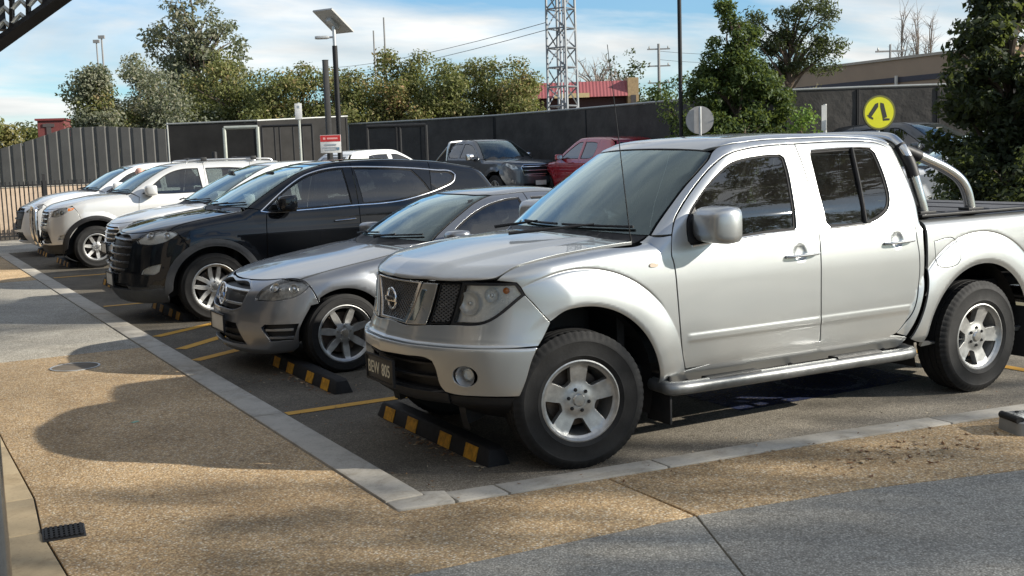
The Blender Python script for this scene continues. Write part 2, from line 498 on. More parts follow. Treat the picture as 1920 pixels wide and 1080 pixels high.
class Body:
    """smooth closed body: lower box (sides, top profile, nose, tail) united with the greenhouse"""
    def __init__(s, sec, plan, top, nose, nplan, tail, roof, ws, rs, flares=(), crown=.04, rcrown=.05, tplan=None,
                 r_corner=.06, r_top=.05, r_side=.07, r_ws=.04, r_rs=.06, wsc=.22, rsc=.25, gplan=None, extra=None, wsb=.03, hoodx=None, split=None):
        s.sec, s.plan, s.top, s.nose, s.nplan, s.tail, s.roof = map(table, (sec, plan, top, nose, nplan, tail, roof))
        s.tplan = table(tplan) if tplan else s.nplan
        s.gplan = table(gplan) if gplan else None
        s.ws, s.rs, s.flares, s.crown, s.rcrown = ws, rs, flares, crown, rcrown
        s.r = (r_corner, r_top, r_side, r_ws, r_rs); s.wsc, s.rsc, s.wsb = wsc, rsc, wsb
        s.extra, s.hoodx, s.split = extra, hoodx, split
    def Y(s, x, z):
        y = look(s.sec, z)-look(s.plan, x)
        if s.gplan:
            y = y-look(s.gplan, x)*sstep(s.ws[1]-.05, s.ws[1]+.25, z)
        for (xc, zc, ri, ro, amp, pw) in s.flares:
            d = np.hypot(x-xc, z-zc)
            t = np.clip((ro-d)/(ro-ri), 0, 1)
            lip = 1-.35*sstep(.8, 1., t)
            y = y+amp*(1-(1-t)**pw)*lip*sstep(.15, .35, z)
        if s.extra:
            y = y+s.extra(x, z)
        return y
    def level(s, P):
        x, y, z = P[:, 0], np.abs(P[:, 1]), P[:, 2]
        rc, rt, rsd, rw, rr = s.r
        side = y-s.Y(x, z)
        top = z-(look(s.top, x)-s.crown*y*y)
        if s.hoodx:
            top = top-s.hoodx(x, y)
        front = .8*(x-(look(s.nose, z)-look(s.nplan, y)))
        tail = .8*((look(s.tail, z)+look(s.tplan, y))-x)
        low = rmax(rmax(rmax(side, front, rc), tail, rc), top, rt)
        low = np.maximum(low, .15-z)
        def screen(c, curv, sg):
            (xb, zb, xt, zt) = c
            dx, dz = xt-xb, zt-zb
            L = math.hypot(dx, dz); dx /= L; dz /= L
            q = np.clip(((x-xb)*dx+(z-zb)*dz)/L, -.3, 1.3)
            return sg*((x-xb+sg*curv*y*y)*dz-(z-zb)*dx)-s.wsb*4*q*(1-q)
        w = screen(s.ws, s.wsc, 1)
        b = screen(s.rs, s.rsc, -1)
        rf = z-(look(s.roof, x)-s.rcrown*y*y)
        g = rmax(rmax(rf, w, rw), b, rr)
        g = rmax(g, side, rsd)
        g = np.maximum(g, min(s.ws[1], s.rs[1])-.12-z)
        return np.minimum(low, g)
    def normal(s, P):
        e = .0035; n = np.zeros_like(P)
        for i in range(3):
            d = np.zeros(3); d[i] = e
            n[:, i] = s.level(P+d)-s.level(P-d)
        l = np.linalg.norm(n, axis=1); l[l < 1e-9] = 1
        return n/l[:, None]
    def cast(s, O, D, T, off=0., N=44):
        ts = np.linspace(0, T, N)
        lv = np.stack([s.level(O+D*t)-off for t in ts])
        ins = lv < 0
        first = np.argmax(ins, 0); hit = ins.any(0)
        first = np.where(hit, np.maximum(first, 1), np.maximum(np.argmin(lv, 0), 1))
        a, b = ts[first-1], ts[first]
        for _ in range(11):
            m = .5*(a+b)
            q = s.level(O+D*m[:, None])-off < 0
            b = np.where(q, m, b); a = np.where(q, a, m)
        t = np.where(hit, .5*(a+b), ts[first])
        return O+D*t[:, None], hit
    # 2-D panel coordinates -> surface
    def side(s, q, off=0.):
        O = np.stack([q[:, 0], np.full(len(q), 1.25), q[:, 1]], 1)
        return s.cast(O, np.tile([0, -1., 0], (len(q), 1)), 1.2, off)[0]
    def topm(s, q, off=0.):
        O = np.stack([q[:, 0], q[:, 1], np.full(len(q), 2.1)], 1)
        return s.cast(O, np.tile([0, 0, -1.], (len(q), 1)), 1.9, off, 60)[0]
    def wrap(s, q, off=0., xc=-.1, R=1.35):
        a = np.radians(q[:, 0])
        D = np.stack([-np.cos(a), -np.sin(a), 0*a], 1)
        O = np.stack([xc+R*np.cos(a), R*np.sin(a), q[:, 1]], 1)
        return s.cast(O, D, R*.95, off)[0]
    def rearm(s, q, off=0.):
        O = np.stack([np.full(len(q), look(s.tail, np.array([.8]))[0]-.6), q[:, 0], q[:, 1]], 1)
        return s.cast(O, np.tile([1., 0, 0], (len(q), 1)), 2.6, off, 60)[0]
    def screenm(s, q, off=0.):
        """windscreen: q = (y, z); cast backwards along -x"""
        O = np.stack([np.full(len(q), 1.2), q[:, 0], q[:, 1]], 1)
        return s.cast(O, np.tile([-1., 0, 0], (len(q), 1)), 3.6, off, 110)[0]
    def tilt(s, q, off=0., a=.62):
        D = np.tile([-math.sin(a), 0, -math.cos(a)], (len(q), 1))
        O = np.stack([q[:, 0], q[:, 1], np.full(len(q), 1.1)], 1)-D*.9
        return s.cast(O, D, 1.7, off, 64)[0]
    @staticmethod
    def to_tilt(P, a=.62):
        P = np.asarray(P, float); return [(float(p[0]+(1.1-p[2])*math.tan(a)), float(p[1])) for p in P]
# ---------------------------------------------------------------- wheels and shared vehicle parts
def arc_pts(r, a0, a1, n):
    return [(r*math.cos(math.radians(a0+(a1-a0)*i/n)), r*math.sin(math.radians(a0+(a1-a0)*i/n))) for i in range(n+1)]
def spoke_holes(style, rr):
    """window outlines between the spokes, in the wheel plane"""
    H = []
    def add(pts, rot):
        c, s = math.cos(rot), math.sin(rot)
        H.append([(x*c-y*s, x*s+y*c) for x, y in pts])
    if style == 'five':
        for k in range(5):
            pts = arc_pts(rr*.90, -20, 20, 6)+[(rr*.60, rr*.165), (rr*.50, rr*.11), (rr*.48, 0), (rr*.50, -rr*.11), (rr*.60, -rr*.165)]
            add(pts, 2*math.pi*k/5)
    elif style == 'twin':
        for k in range(5):
            add(arc_pts(rr*.91, -17, 17, 6)+[(rr*.55, rr*.075), (rr*.34, 0), (rr*.55, -rr*.075)], 2*math.pi*k/5)
            add(arc_pts(rr*.90, -8, 8, 4)+[(rr*.62, rr*.085), (rr*.42, rr*.045), (rr*.33, 0), (rr*.42, -rr*.045), (rr*.62, -rr*.085)], 2*math.pi*(k+.5)/5)
    elif style == 'seven':
        for k in range(7):
            add(arc_pts(rr*.92, -19, 19, 5)+[(rr*.55, rr*.12), (rr*.36, rr*.05), (rr*.36, -rr*.05), (rr*.55, -rr*.12)], 2*math.pi*k/7)
    elif style == 'ten':
        for k in range(10):
            add(arc_pts(rr*.90, -12, 12, 4)+[(rr*.5, rr*.055), (rr*.4, 0), (rr*.5, -rr*.055)], 2*math.pi*k/10)
    return H
WCACHE = {}
def wheel(parent, loc, R=.38, Wd=.25, rr=.205, style='five', lugs=6, rot=0., steer=0., left=True, lo=False, chunky=False, dark=False):
    key = (R, Wd, rr, style, lugs, lo, chunky, dark)
    if key not in WCACHE:
        n = 40 if lo else 96
        rim = empty('tmp')
        yo = Wd/2
        def mp(q):
            r = np.hypot(q[:, 0], q[:, 1])
            y = yo-.030-.035*np.clip(1-r/rr, 0, 1)+.022*np.exp(-(r/(.36*rr))**4)+.012*sstep(.88*rr, rr, r)
            return np.stack([q[:, 0], y, q[:, 1]], 1)
        def nf(P):
            e = 1e-3; q = P[:, [0, 2]]
            N = np.cross(mp(q+[0, e])-mp(q-[0, e]), mp(q+[e, 0])-mp(q-[e, 0])); return N/np.linalg.norm(N, axis=1)[:, None]
        al = ALLOYD if dark else ALLOY
        face = sheet('wheel', mp, arc_pts(rr*.985, 0, 360-360/n, n-1), al, None, nf=nf, holes=spoke_holes(style, rr), res=.02 if not lo else .05, depth=.035, inset=0, rnd=.003, sharp=50)
        COL.objects.unlink(face); face_mesh = face.data
        b = MB().lathe([(rr*.97, yo-.020), (rr+.006, yo-.006), (rr+.013, yo-.008), (rr+.013, yo-.022), (rr-.004, yo-.030), (rr-.012, yo-.06), (rr-.03, 0), (rr-.03, -yo*.8)], n)
        barrel = b.build('rim_barrel', al, None, smooth=True); COL.objects.unlink(barrel)
        # tyre
        pr = [(rr+.004, yo*.86), (rr+.02, yo*.97), (rr+.18*(R-rr), yo*1.00), (rr+.22*(R-rr), yo*1.035), (rr+.27*(R-rr), yo*1.01), (rr+.5*(R-rr), yo*1.035), (rr+.66*(R-rr), yo*1.02), (rr+.69*(R-rr), yo*1.035), (rr+.76*(R-rr), yo*1.015), (R-.022, yo*.93), (R-.008, yo*.82)]
        k = 3 if not lo else 1
        tread = []
        for i in range(k+1):
            y = yo*(.78-1.56*i/(k+1)); y2 = yo*(.78-1.56*(i+.82)/(k+1))
            tread += [(R, y), (R, y2), (R-.009, y2-.001), (R-.009, yo*(.78-1.56*(i+1)/(k+1))+.001)]
        pr = pr+tread+[(R-.008, -yo*.82), (R-.03, -yo*.95), (rr+.02, -yo*.97), (rr, -yo*.8)]
        nn = 40 if lo else (240 if chunky else 120)
        t = MB().lathe(pr, nn)
        if chunky:
            v = []
            for i, p in enumerate(t.v):
                ring, s = divmod(i, nn); rad = math.hypot(p[0], p[2])
                if rad > R-.03 and abs(p[1]) > yo*.45 and (s % 4) == 0:
                    f = (rad-.0035)/rad; p = (p[0]*f, p[1]*(.985 if rad < R-.004 else 1), p[2]*f)
                v.append(p)
            t.v = v
        tyre = t.build('tyre', TYREWALL, None, smooth=True, angle=32); COL.objects.unlink(tyre)
        h = MB()
        h.lathe([(0, yo-.026), (.030, yo-.027), (.036, yo-.034), (.036, yo-.07)], 24)
        hub = h.build('hub_cap', DULLCH, None, smooth=True); COL.objects.unlink(hub)
        h = MB()
        for i in range(lugs):
            a = 2*math.pi*(i+.5)/lugs; c = (.060*math.cos(a), 0, .060*math.sin(a))
            h.lathe([(0, yo-.030), (.008, yo-.031), (.0105, yo-.036), (.0105, yo-.07)], 8, c)
        nuts = h.build('wheel_nuts', DARKST if chunky else DULLCH, None, smooth=True); COL.objects.unlink(nuts)
        disc = MB().lathe([(.05, -.005), (rr*.74, -.005), (rr*.74, -.02), (.05, -.02)], 40).build('brake_disc', RUST, None, smooth=True); COL.objects.unlink(disc)
        bpy.data.objects.remove(rim)
        WCACHE[key] = [face_mesh, barrel.data, tyre.data, hub.data, disc.data, nuts.data]
        for o in (face, barrel, tyre, hub, disc, nuts): bpy.data.objects.remove(o)
    fm, bm_, tm, hm, dm, nm_ = WCACHE[key]
    w = bpy.data.objects.new('wheel', fm); COL.objects.link(w); w.parent = parent
    w.location = loc
    w.rotation_euler = (0, rot, steer+(0 if left else math.pi)); w.rotation_mode = 'YXZ' if False else 'XYZ'
    for nm, me in (('rim_barrel', bm_), ('tyre', tm), ('hub_cap', hm), ('brake_disc', dm), ('wheel_nuts', nm_)):
        o = bpy.data.objects.new(nm, me); COL.objects.link(o); o.parent = w
        if nm == 'wheel_nuts': o['kind'] = 'stuff'
    return w

def cabin(car, xf, xr, belt, hw, rows=2, z0=.42, rhd=True, roofz=1.6, seatc=None):
    """dark floor, dashboard, steering wheel and seats seen through the glass"""
    f = MB(); f.box(((xf+xr)/2, 0, z0-.04), (xf-xr, hw*1.75, .05)); f.box((xf+.05, 0, (z0+belt)/2-.1), (.05, hw*1.8, belt-z0-.15))
    f.box((xr-.02, 0, (z0+belt)/2-.05), (.05, hw*1.7, belt-z0-.1))
    f.build('floor_pan', BLACKP, car)
    MB().loft([(-hw*.92, xf-.25, belt-.16, .22, .10, 3), (-hw*.5, xf-.24, belt-.10, .28, .13, 3), (0, xf-.24, belt-.11, .28, .13, 3), (hw*.5, xf-.24, belt-.10, .28, .13, 3), (hw*.92, xf-.25, belt-.16, .22, .10, 3)], 20, 'y').build('dashboard', TRIM, car, smooth=True)
    sy = -hw*.42 if rhd else hw*.42
    st = MB()
    st.lathe([(.185+.016*math.cos(a), .016*math.sin(a)) for a in [i*math.pi/4 for i in range(8)]], 28, ax='x', close=True)
    st.box((.01, 0, 0), (.03, .34, .05)); st.box((.02, 0, 0), (.05, .14, .12)); st.box((.01, 0, -.09), (.03, .06, .15))
    st.build('steering_wheel', BLACKP, car, smooth=True, loc=(xf-.55, sy, belt-.12), rot=(0, -.42, 0))
    def seat(x, y, w):
        s = MB()
        s.loft([(0, 0, .0, .20, .05, 3), (.06, .0, .0, .25, .09, 3), (.12, 0, 0, .24, .06, 3)], 16, 'z') if False else None
        s.loft([(-w, 0, z0+.22, .22, .07, 3), (-w*.8, 0, z0+.22, .25, .10, 3), (w*.8, 0, z0+.22, .25, .10, 3), (w, 0, z0+.22, .22, .07, 3)], 16, 'y')
        o = s.build('seat', seatc or SEATC, car, smooth=True, loc=(x, y, 0))
        bk = MB().loft([(0, 0, 0, .06, w*.85, 3), (.08, -.01, 0, .085, w, 3), (.45, -.09, 0, .075, w*.95, 3), (.60, -.13, 0, .05, w*.75, 3)], 18, 'z')
        bk.v = [(v[0], v[1], v[2]) for v in bk.v]
        bk.build('backrest', seatc or SEATC, o, smooth=True, loc=(-.22, 0, z0+.24))
        for k in ((0,) if w < .4 else (-.45*w*1.1, .45*w*1.1)):
            MB().loft([(-.12, 0, 0, .035, .06, 3), (-.09, 0, 0, .055, .09, 3), (.09, 0, 0, .055, .09, 3), (.12, 0, 0, .035, .06, 3)], 16, 'y').build('headrest', seatc or SEATC, o, smooth=True, loc=(-.37, k, z0+.95))
    xs = xf-1.02
    for sy2 in (-hw*.45, hw*.45): seat(xs, sy2, .25)
    if rows > 1: seat(xs-.85, 0, hw*.82)
    MB().loft([(-.12, 0, 0, .012, .028, 3), (-.1, 0, 0, .02, .035, 3), (.1, 0, 0, .02, .035, 3), (.12, 0, 0, .012, .028, 3)], 14, 'y').build('rear_view_mirror', BLACKP, car, smooth=True, loc=(xf-.62, 0, roofz-.12))

def underbody(car, x0, x1, hw, axles, R, zt=.75, front=None):
    f = MB()
    f.box(((x0+x1)/2, 0, .36), (x0-x1, hw*1.1, .12))
    f.box((x0-.35, 0, .42+(zt-.30)*.5), (.55, hw*1.15, zt-.30))
    f.build('underbody', BLACKP, car)
    for xa in axles:
        for s in (1, -1):
            v, fc = [], []
            n = 22; ra = R+.15
            for i in range(n+1):
                a = math.radians(-18+216*i/n)
                for y in (hw*.50, hw*(.93 if xa < -.5 else .93-.34*max(0, math.cos(a))**1.0)): v.append((xa+ra*math.cos(a), s*y, R+ra*math.sin(a)))
            for i in range(n): fc.append((2*i, 2*i+1, 2*i+3, 2*i+2))
            c = len(v); v.append((xa, s*hw*.5, R))
            for i in range(n): fc.append((c, 2*i, 2*i+2))
            mesh_obj('wheel_arch_liner', v, fc, BLACKP, car, smooth=False)
        MB().tube([(xa, -hw*.8, R), (xa, hw*.8, R)], .04).build('axle', DARKST, car)

def side_mirror(car, base, size, m, out=.14, back=.0, cap=None):
    """door mirror on the left and its twin on the right"""
    for s in (1, -1):
        bx, by, bz = base; w, h, d = size
        k = MB().loft([(-d, 0, 0, w*.40, h*.40, 3), (-d*.85, 0, 0, w*.48, h*.48, 4.5), (-d*.2, 0, 0, w*.5, h*.5, 5), (d*.40, -w*.015, 0, w*.48, h*.475, 5), (d*.72, -w*.035, 0, w*.44, h*.43, 4.6), (d*.90, -w*.05, 0, w*.385, h*.36, 4), (d, -w*.06, 0, w*.28, h*.24, 3.2)], 28, 'x')
        o = k.build('door_mirror', m, car, smooth=True, angle=60, loc=(bx, s*(by+out+w*.5), bz))
        o.rotation_euler = (0, 0, s*-.10)
        g = MB().loft([(-d-.002, 0, 0, w*.37, h*.37, 3.2), (-d*.97, 0, 0, w*.37, h*.37, 3.2)], 24, 'x').build('mirror_glass', CHROME, o, smooth=True)
        a = MB().loft([(0, 0, 0, .045, .025, 3), (out+.06, 0, .01, .04, .022, 3)], 14, 'y')
        if s < 0: a.v = [(x, -y, z) for x, y, z in a.v]
        a.build('mirror_arm', cap or BLACKP, o, smooth=True, loc=(.02, -s*(out+w*.5), -h*.38))
        if cap: pass

def wipers(car, B, ys, lens, ang=.0, z=1.0, off=.012):
    for y, L in zip(ys, lens):
        q = np.array([(y+L*t*math.cos(ang), z+.02+L*t*math.sin(ang)) for t in np.linspace(0, 1, 9)])
        P = B.screenm(q, off)
        MB().tube([tuple(p) for p in P], .008, 6).build('wiper_blade', BLACKP, car, smooth=True)
        a = B.screenm(np.array([(y+L*.45*math.cos(ang)-.28, z-.01), (y+L*.45*math.cos(ang), z+.03+L*.45*math.sin(ang))]), off+.02)
        MB().tube([tuple(p) for p in a], [.012, .007], 6).build('wiper_arm', BLACKP, car, smooth=True)

def tubular(pts, n=8):
    """smooth a polyline"""
    P = [Vector(p) for p in pts]; out = []
    for i in range(len(P)-1):
        a, b, c, d = P[max(i-1, 0)], P[i], P[i+1], P[min(i+2, len(P)-1)]
        for k in range(n):
            t = k/n
            out.append(.5*((2*b)+(c-a)*t+(2*a-5*b+4*c-d)*t*t+(3*b-a-3*c+d)*t**3))
    out.append(P[-1]); return out

def number_plate(car, loc, rz, text, bgm, fgm, w=.372, h=.134, size=.085, frame=None, tilt=0.):
    """plate in the local y-z plane facing +x"""
    o = MB().box((0, 0, 0), (.008, w, h)).build('number_plate', bgm, car, bevel=.002, loc=loc, rot=(0, tilt, rz))
    if frame:
        fr = MB()
        for s in (-1, 1):
            fr.box((.001, s*(w/2+.004), 0), (.016, .012, h+.02)); fr.box((.001, 0, s*(h/2+.004)), (.016, w+.0, .012))
        fr.build('plate_frame', frame, o)
    mt = Matrix(((0, 0, 1, .0045), (1, 0, 0, 0), (0, 1, 0, 0), (0, 0, 0, 1)))
    if text:
        for k_, s_ in zip((-.088, .088), text.split()):
            m2 = mt.copy(); m2.translation.y += k_
            text_mesh('plate_characters', s_, size, fgm, o, m2, .0012, .0008, sx=.80)
    return o
def pickup_body():
    def extra(x, z):
        # pressed strip along the doors
        m = (sstep(-2.56, -2.52, x)-sstep(-.75, -.71, x))
        groove = 0
        for xc in (0., -3.2):
            d = np.hypot(x-xc, z-.375); groove = groove-.006*np.exp(-((d-.717)/.006)**2)*sstep(.80, .95, z)
        return groove+.010*sstep(.1, .2, x)*(1-sstep(.700, .703, z))+(-.014)*(1-sstep(.030, .056, np.hypot(x+1.583, z-1.068)))+(-.014)*(1-sstep(.030, .056, np.hypot(x+2.413, z-1.091)))+.0035*m*(sstep(.604, .626, z)-sstep(.650, .664, z))
    def hoodx(x, y):
        m = sstep(-.6, -.2, x)*(1-sstep(.55, .78, x))
        return .016*m*(1-sstep(.40, .52, y+.12*x))
    return Body(
        sec=[(.15, .70), (.34, .80), (.40, .835), (.45, .865), (.56, .878), (.75, .890), (.95, .893), (1.10, .884), (1.18, .870), (1.24, .852), (1.30, .835), (1.45, .772), (1.6, .700), (1.72, .640), (1.80, .600), (2.1, .5)],
        plan=[(-5, .03), (-4.2, .02), (-3.2, .0), (-.6, .0), (0, .015), (.3, .03), (.5, .06), (.9, .12)],
        top=[(-5, 1.243), (-2.7, 1.235), (-1.2, 1.235), (-.5, 1.235), (0, 1.205), (.4, 1.150), (.6, 1.115), (.72, 1.09), (.9, 1.03)],
        nose=[(.15, .30), (.27, .50), (.34, .66), (.39, .765), (.44, .785), (.52, .798), (.66, .806), (.700, .802), (.703, .778), (.74, .758), (.80, .738), (.9, .715), (1.0, .705), (1.06, .700), (1.12, .66), (1.2, .58)],
        nplan=[(0, 0), (.27, .028), (.45, .09), (.62, .18), (.74, .28), (.84, .42), (1.0, .80), (1.3, 1.5)],
        tail=[(.15, -4.15), (.5, -4.33), (1.24, -4.33), (2., -4.33)], tplan=[(0, 0), (.8, .02), (.9, .06), (1.3, .4)],
        roof=[(-3.2, 1.66), (-2.75, 1.745), (-2.4, 1.783), (-1.8, 1.802), (-1.3, 1.785), (-.9, 1.73), (-.5, 1.60)],
        ws=(-.36, 1.235, -1.08, 1.745), rs=(-2.69, 1.2, -2.64, 1.75),
        flares=[(0, .375, .50, .715, .040, 2.4), (-3.2, .375, .50, .715, .040, 2.4)],
        crown=.055, rcrown=.06, r_corner=.05, r_top=.06, r_side=.07, r_ws=.05, r_rs=.06, wsc=.30, rsc=.02, extra=extra, hoodx=hoodx, wsb=.02)
PLATE_BLACK = plain('plate_black', (.012, .012, .012), .4)
PLATE_CREAM = plain('plate_lettering', (.62, .58, .45), .5)
PLATE_WHITE = plain('plate_white', (.68, .67, .62), .5)
PLATE_GREEN = plain('plate_green', (.05, .12, .08), .5)
def build_pickup():
    car = empty('parked_pickup', (0, 0, 0), 0, 'silver four-door pickup truck with tubular sports bar, nearest in the parking row', 'pickup truck', 'vehicles parked in the row')
    B = pickup_body()
    P = paint('silver_paint', (.435, .45, .45), .82, .35, .05, (.30, .28, .25))
    arch_f = [(.515*math.cos(math.radians(a)), .375+.515*math.sin(math.radians(a))) for a in range(182, 70, -8)]+[(.193, .828)]
    # ---- doors
    fd = [(-.619, 1.12), (-.645, 1.237), (-.686, 1.309), (-.735, 1.36), (-.926, 1.512), (-1.099, 1.622), (-1.215, 1.674), (-1.356, 1.702), (-1.554, 1.719), (-1.770, 1.724),
          (-1.776, 1.6), (-1.768, 1.45), (-1.758, 1.31), (-1.750, 1.167), (-1.748, .81), (-1.754, .614), (-1.755, .512), (-1.743, .470), (-.713, .460), (-.690, .542), (-.669, .681), (-.646, .91), (-.628, 1.09)]
    fw = [(-.752, 1.25), (-.771, 1.317), (-.915, 1.45), (-1.083, 1.56), (-1.219, 1.625), (-1.35, 1.649), (-1.525, 1.662), (-1.622, 1.662), (-1.648, 1.640), (-1.643, 1.56), (-1.617, 1.418), (-1.590, 1.276), (-1.580, 1.222), (-1.560, 1.209), (-1.44, 1.206), (-.821, 1.172), (-.765, 1.172), (-.748, 1.195)]
    rd = [(-1.770, 1.724), (-2.155, 1.729), (-2.378, 1.724), (-2.49, 1.709), (-2.555, 1.679), (-2.592, 1.62), (-2.602, 1.54), (-2.596, 1.386), (-2.590, 1.237), (-2.595, 1.08), (-2.608, 1.0), (-2.614, .855), (-2.588, .702), (-2.55, .606), (-2.477, .524), (-2.424, .482), (-1.743, .470), (-1.755, .512), (-1.754, .614), (-1.748, .81), (-1.750, 1.167), (-1.758, 1.31), (-1.768, 1.45), (-1.776, 1.6)]
    rw = [(-1.870, 1.655), (-1.885, 1.675), (-2.257, 1.683), (-2.405, 1.674), (-2.432, 1.650), (-2.440, 1.585), (-2.440, 1.458), (-2.420, 1.350), (-2.375, 1.285), (-2.205, 1.215), (-1.855, 1.206), (-1.827, 1.235), (-1.832, 1.409), (-1.852, 1.56)]
    rec = .010
    for nm, out, win, hx, hz in (('front_door', fd, fw, -1.588, 1.056), ('rear_door', rd, rw, -2.418, 1.079)):
        for s in (1, -1):
            if s == 1:
                d = panel(B, nm, 'side', out, P, car, holes=[win], res=.016, hole_depth=.035)
                # chrome strip, seal and glass
                seal = offset_poly(smooth_poly(win, .02) if area2(smooth_poly(win, .02)) > 0 else smooth_poly(win, .02)[::-1], -.006)
                inner = offset_poly(smooth_poly(win, .02) if area2(smooth_poly(win, .02)) > 0 else smooth_poly(win, .02)[::-1], .016)
                panel(B, 'window_seal', 'side', seal.tolist(), RUBBER, d, holes=[inner.tolist()], off=-.011, res=.03, depth=.02, inset=0, rnd=.003)
                panel(B, 'window_glass', 'side', offset_poly(inner, -.004).tolist(), GLASS_S if nm == 'front_door' else GLASS_S, d, off=-.017, res=.05, depth=.003, inset=0, rnd=.001)
                # handle: bowl + pull
                y0 = B.side(np.array([(hx+.11, hz)]))[0][1]
                h = MB().tube(tubular([(hx+.118, y0+.004, hz-.004), (hx+.100, y0+.026, hz-.003), (hx+.03, y0+.036, hz), (hx-.06, y0+.036, hz+.002), (hx-.110, y0+.026, hz+.003), (hx-.122, y0+.004, hz+.003)], 4), .0155, 10, sq=.62).build('door_handle', P, d, smooth=True)
                first = d
            else: clone(first, car, True)
    for s in (1, -1):
        q = np.array([(-2.245, 1.68), (-2.20, 1.45), (-2.165, 1.215)])
        p3 = B.side(q, -.006); p3[:, 1] *= s
        MB().tube([tuple(p) for p in p3], .013, 8).build('window_divider', RUBBER, car, smooth=True)
        for pts in ([(-1.575, 1.203), (-1.3, 1.197), (-1.0, 1.180), (-.77, 1.166)], [(-2.20, 1.208), (-2.0, 1.203), (-1.85, 1.200)], [(-1.89, 1.681), (-2.1, 1.688), (-2.3, 1.688), (-2.41, 1.680)]):
            p3 = B.side(np.array(pts), .002); p3[:, 1] *= s
            MB().tube([tuple(p) for p in p3], .0055, 6).build('window_trim_strip', CHROME, car, smooth=True)
    # ---- body side pieces
    E = [(.790, 1.236), (.765, 1.30), (.735, 1.40), (.70, 1.50), (.665, 1.60), (.640, 1.655), (.615, 1.690)]     # windscreen edge (y, z)
    Ex = B.screenm(np.array(E))
    top_edge = [(-1.30, 1.738), (-1.5, 1.752), (-1.8, 1.757), (-2.15, 1.757), (-2.4, 1.744), (-2.52, 1.727), (-2.60, 1.69)]
    frame = [(float(p[0]), float(p[2])) for p in Ex]+[(-1.19, 1.722)]+top_edge+[(-2.648, 1.62), (-2.650, 1.45), (-2.655, 1.25), (-2.655, 1.1), (-2.652, .80), (-2.618, .66), (-2.582, .57), (-2.515, .455), (-2.424, .482), (-2.477, .524), (-2.55, .606), (-2.588, .702), (-2.614, .855), (-2.608, 1.0), (-2.595, 1.08), (-2.590, 1.237), (-2.596, 1.386), (-2.602, 1.54), (-2.592, 1.62), (-2.555, 1.679), (-2.49, 1.709), (-2.378, 1.724), (-2.155, 1.729), (-1.770, 1.724), (-1.554, 1.719), (-1.356, 1.702), (-1.215, 1.674), (-1.099, 1.622), (-.926, 1.512), (-.735, 1.36), (-.686, 1.309), (-.645, 1.237)]
    panel(B, 'cab_frame', 'side', frame, P, car, res=.02, mirror=True, inset=.0025)
    # fender
    hc = [(.434, .727), (.407, .738), (.347, .748), (.261, .752), (.088, .742), (-.188, .738), (-.47, .752), (-.53, .770)]   # bonnet cut (x, y)
    H3 = B.topm(np.array(hc))
    fen = [(float(p[0]), float(p[2])) for p in H3]+[(-.545, 1.234), (-.645, 1.237), (-.619, 1.12), (-.628, 1.09), (-.646, .91), (-.669, .681), (-.690, .542), (-.705, .49), (-.72, .43), (-.60, .40)]+arch_f+[(.226, .864), (.274, .929), (.311, .978), (.33, 1.021), (.346, 1.042), (.387, 1.048)]
    rings = lambda xc: [(xc+(.717+q)*math.cos(a), .375+(.717+q)*math.sin(a)) for q in (-.012, -.006, 0, .006, .012) for a in np.linspace(.2, 2.94, 200)]
    panel(B, 'front_fender', 'side', fen, P, car, res=.014, mirror=True, seeds=rings(0))
    # rocker
    panel(B, 'rocker_panel', 'side', [(-.715, .452), (-2.43, .470), (-2.52, .45), (-2.50, .375), (-.60, .375), (-.62, .43)], P, car, res=.025, mirror=True)
    # bed side with arch
    arch_r = [(-3.2+.515*math.cos(math.radians(a)), .375+.515*math.sin(math.radians(a))) for a in range(-2, 184, 8)]
    bed = [(-2.690, 1.222), (-3.2, 1.226), (-4.30, 1.232), (-4.30, .55), (-4.20, .45), (-3.80, .40)]+arch_r+[(-2.63, .40), (-2.545, .43), (-2.612, .555), (-2.648, .65), (-2.682, .80), (-2.688, 1.0)]
    cap = [(-2.752, 1.06), (-2.93, 1.072), (-2.965, 1.05), (-2.968, .93), (-2.93, .895), (-2.80, .885), (-2.765, .90)]
    panel(B, 'bed_side', 'side', bed, P, car, holes=[cap], res=.016, mirror=False, hole_depth=.012, seeds=rings(-3.2))
    panel(B, 'fuel_flap', 'side', cap, P, car, res=.012, seeds=rings(-3.2))
    bs = panel(B, 'bed_side', 'side', bed, P, car, res=.03); bs.scale.y = -1
    panel(B, 'tailgate', 'rear', [(-.74, 1.22), (.74, 1.22), (.74, .62), (-.74, .62)], P, car, res=.06)
    MB().box((-4.40, 0, .52), (.14, 1.6, .14)).build('rear_bumper', CHROME, car, bevel=.03)
    # bed rails, liner cover
    for s in (1, -1):
        MB().box((-3.49, s*.805, 1.226), (1.60, .075, .018)).build('bed_rail_cap', BLACKP, car, bevel=.006)
    MB().box((-3.49, 0, 1.218), (1.58, 1.50, .02)).build('tonneau_cover', plain('tonneau_vinyl', (.085, .086, .092), .75, 0, .3, .2, 18, .3, 120), car, bevel=.008)
    for i in range(3):
        MB().box((-3.05-.45*i, 0, 1.230), (.016, 1.46, .008)).build('tonneau_rib', plain('tonneau_vinyl', (0, 0, 0)), car)
    MB().box((-3.49, 0, .70), (1.55, 1.40, .06)).build('bed_floor', BLACKP, car)
    MB().box((-2.72, 0, .95), (.03, 1.5, .50)).build('bed_front_wall', P, car)
    # ---- roof, glass
    F3 = B.side(np.array([(-1.19, 1.722)]+top_edge))
    wt = B.screenm(np.array([(0, 1.722), (.2, 1.72), (.4, 1.713), (.55, 1.703)]))
    half = [(float(p[0])-.0, float(p[1])) for p in wt]+[(float(p[0]), float(p[1])) for p in F3]+[(-2.625, .45), (-2.63, 0)]
    panel(B, 'roof', 'top', msymy(half), P, car, res=.035)
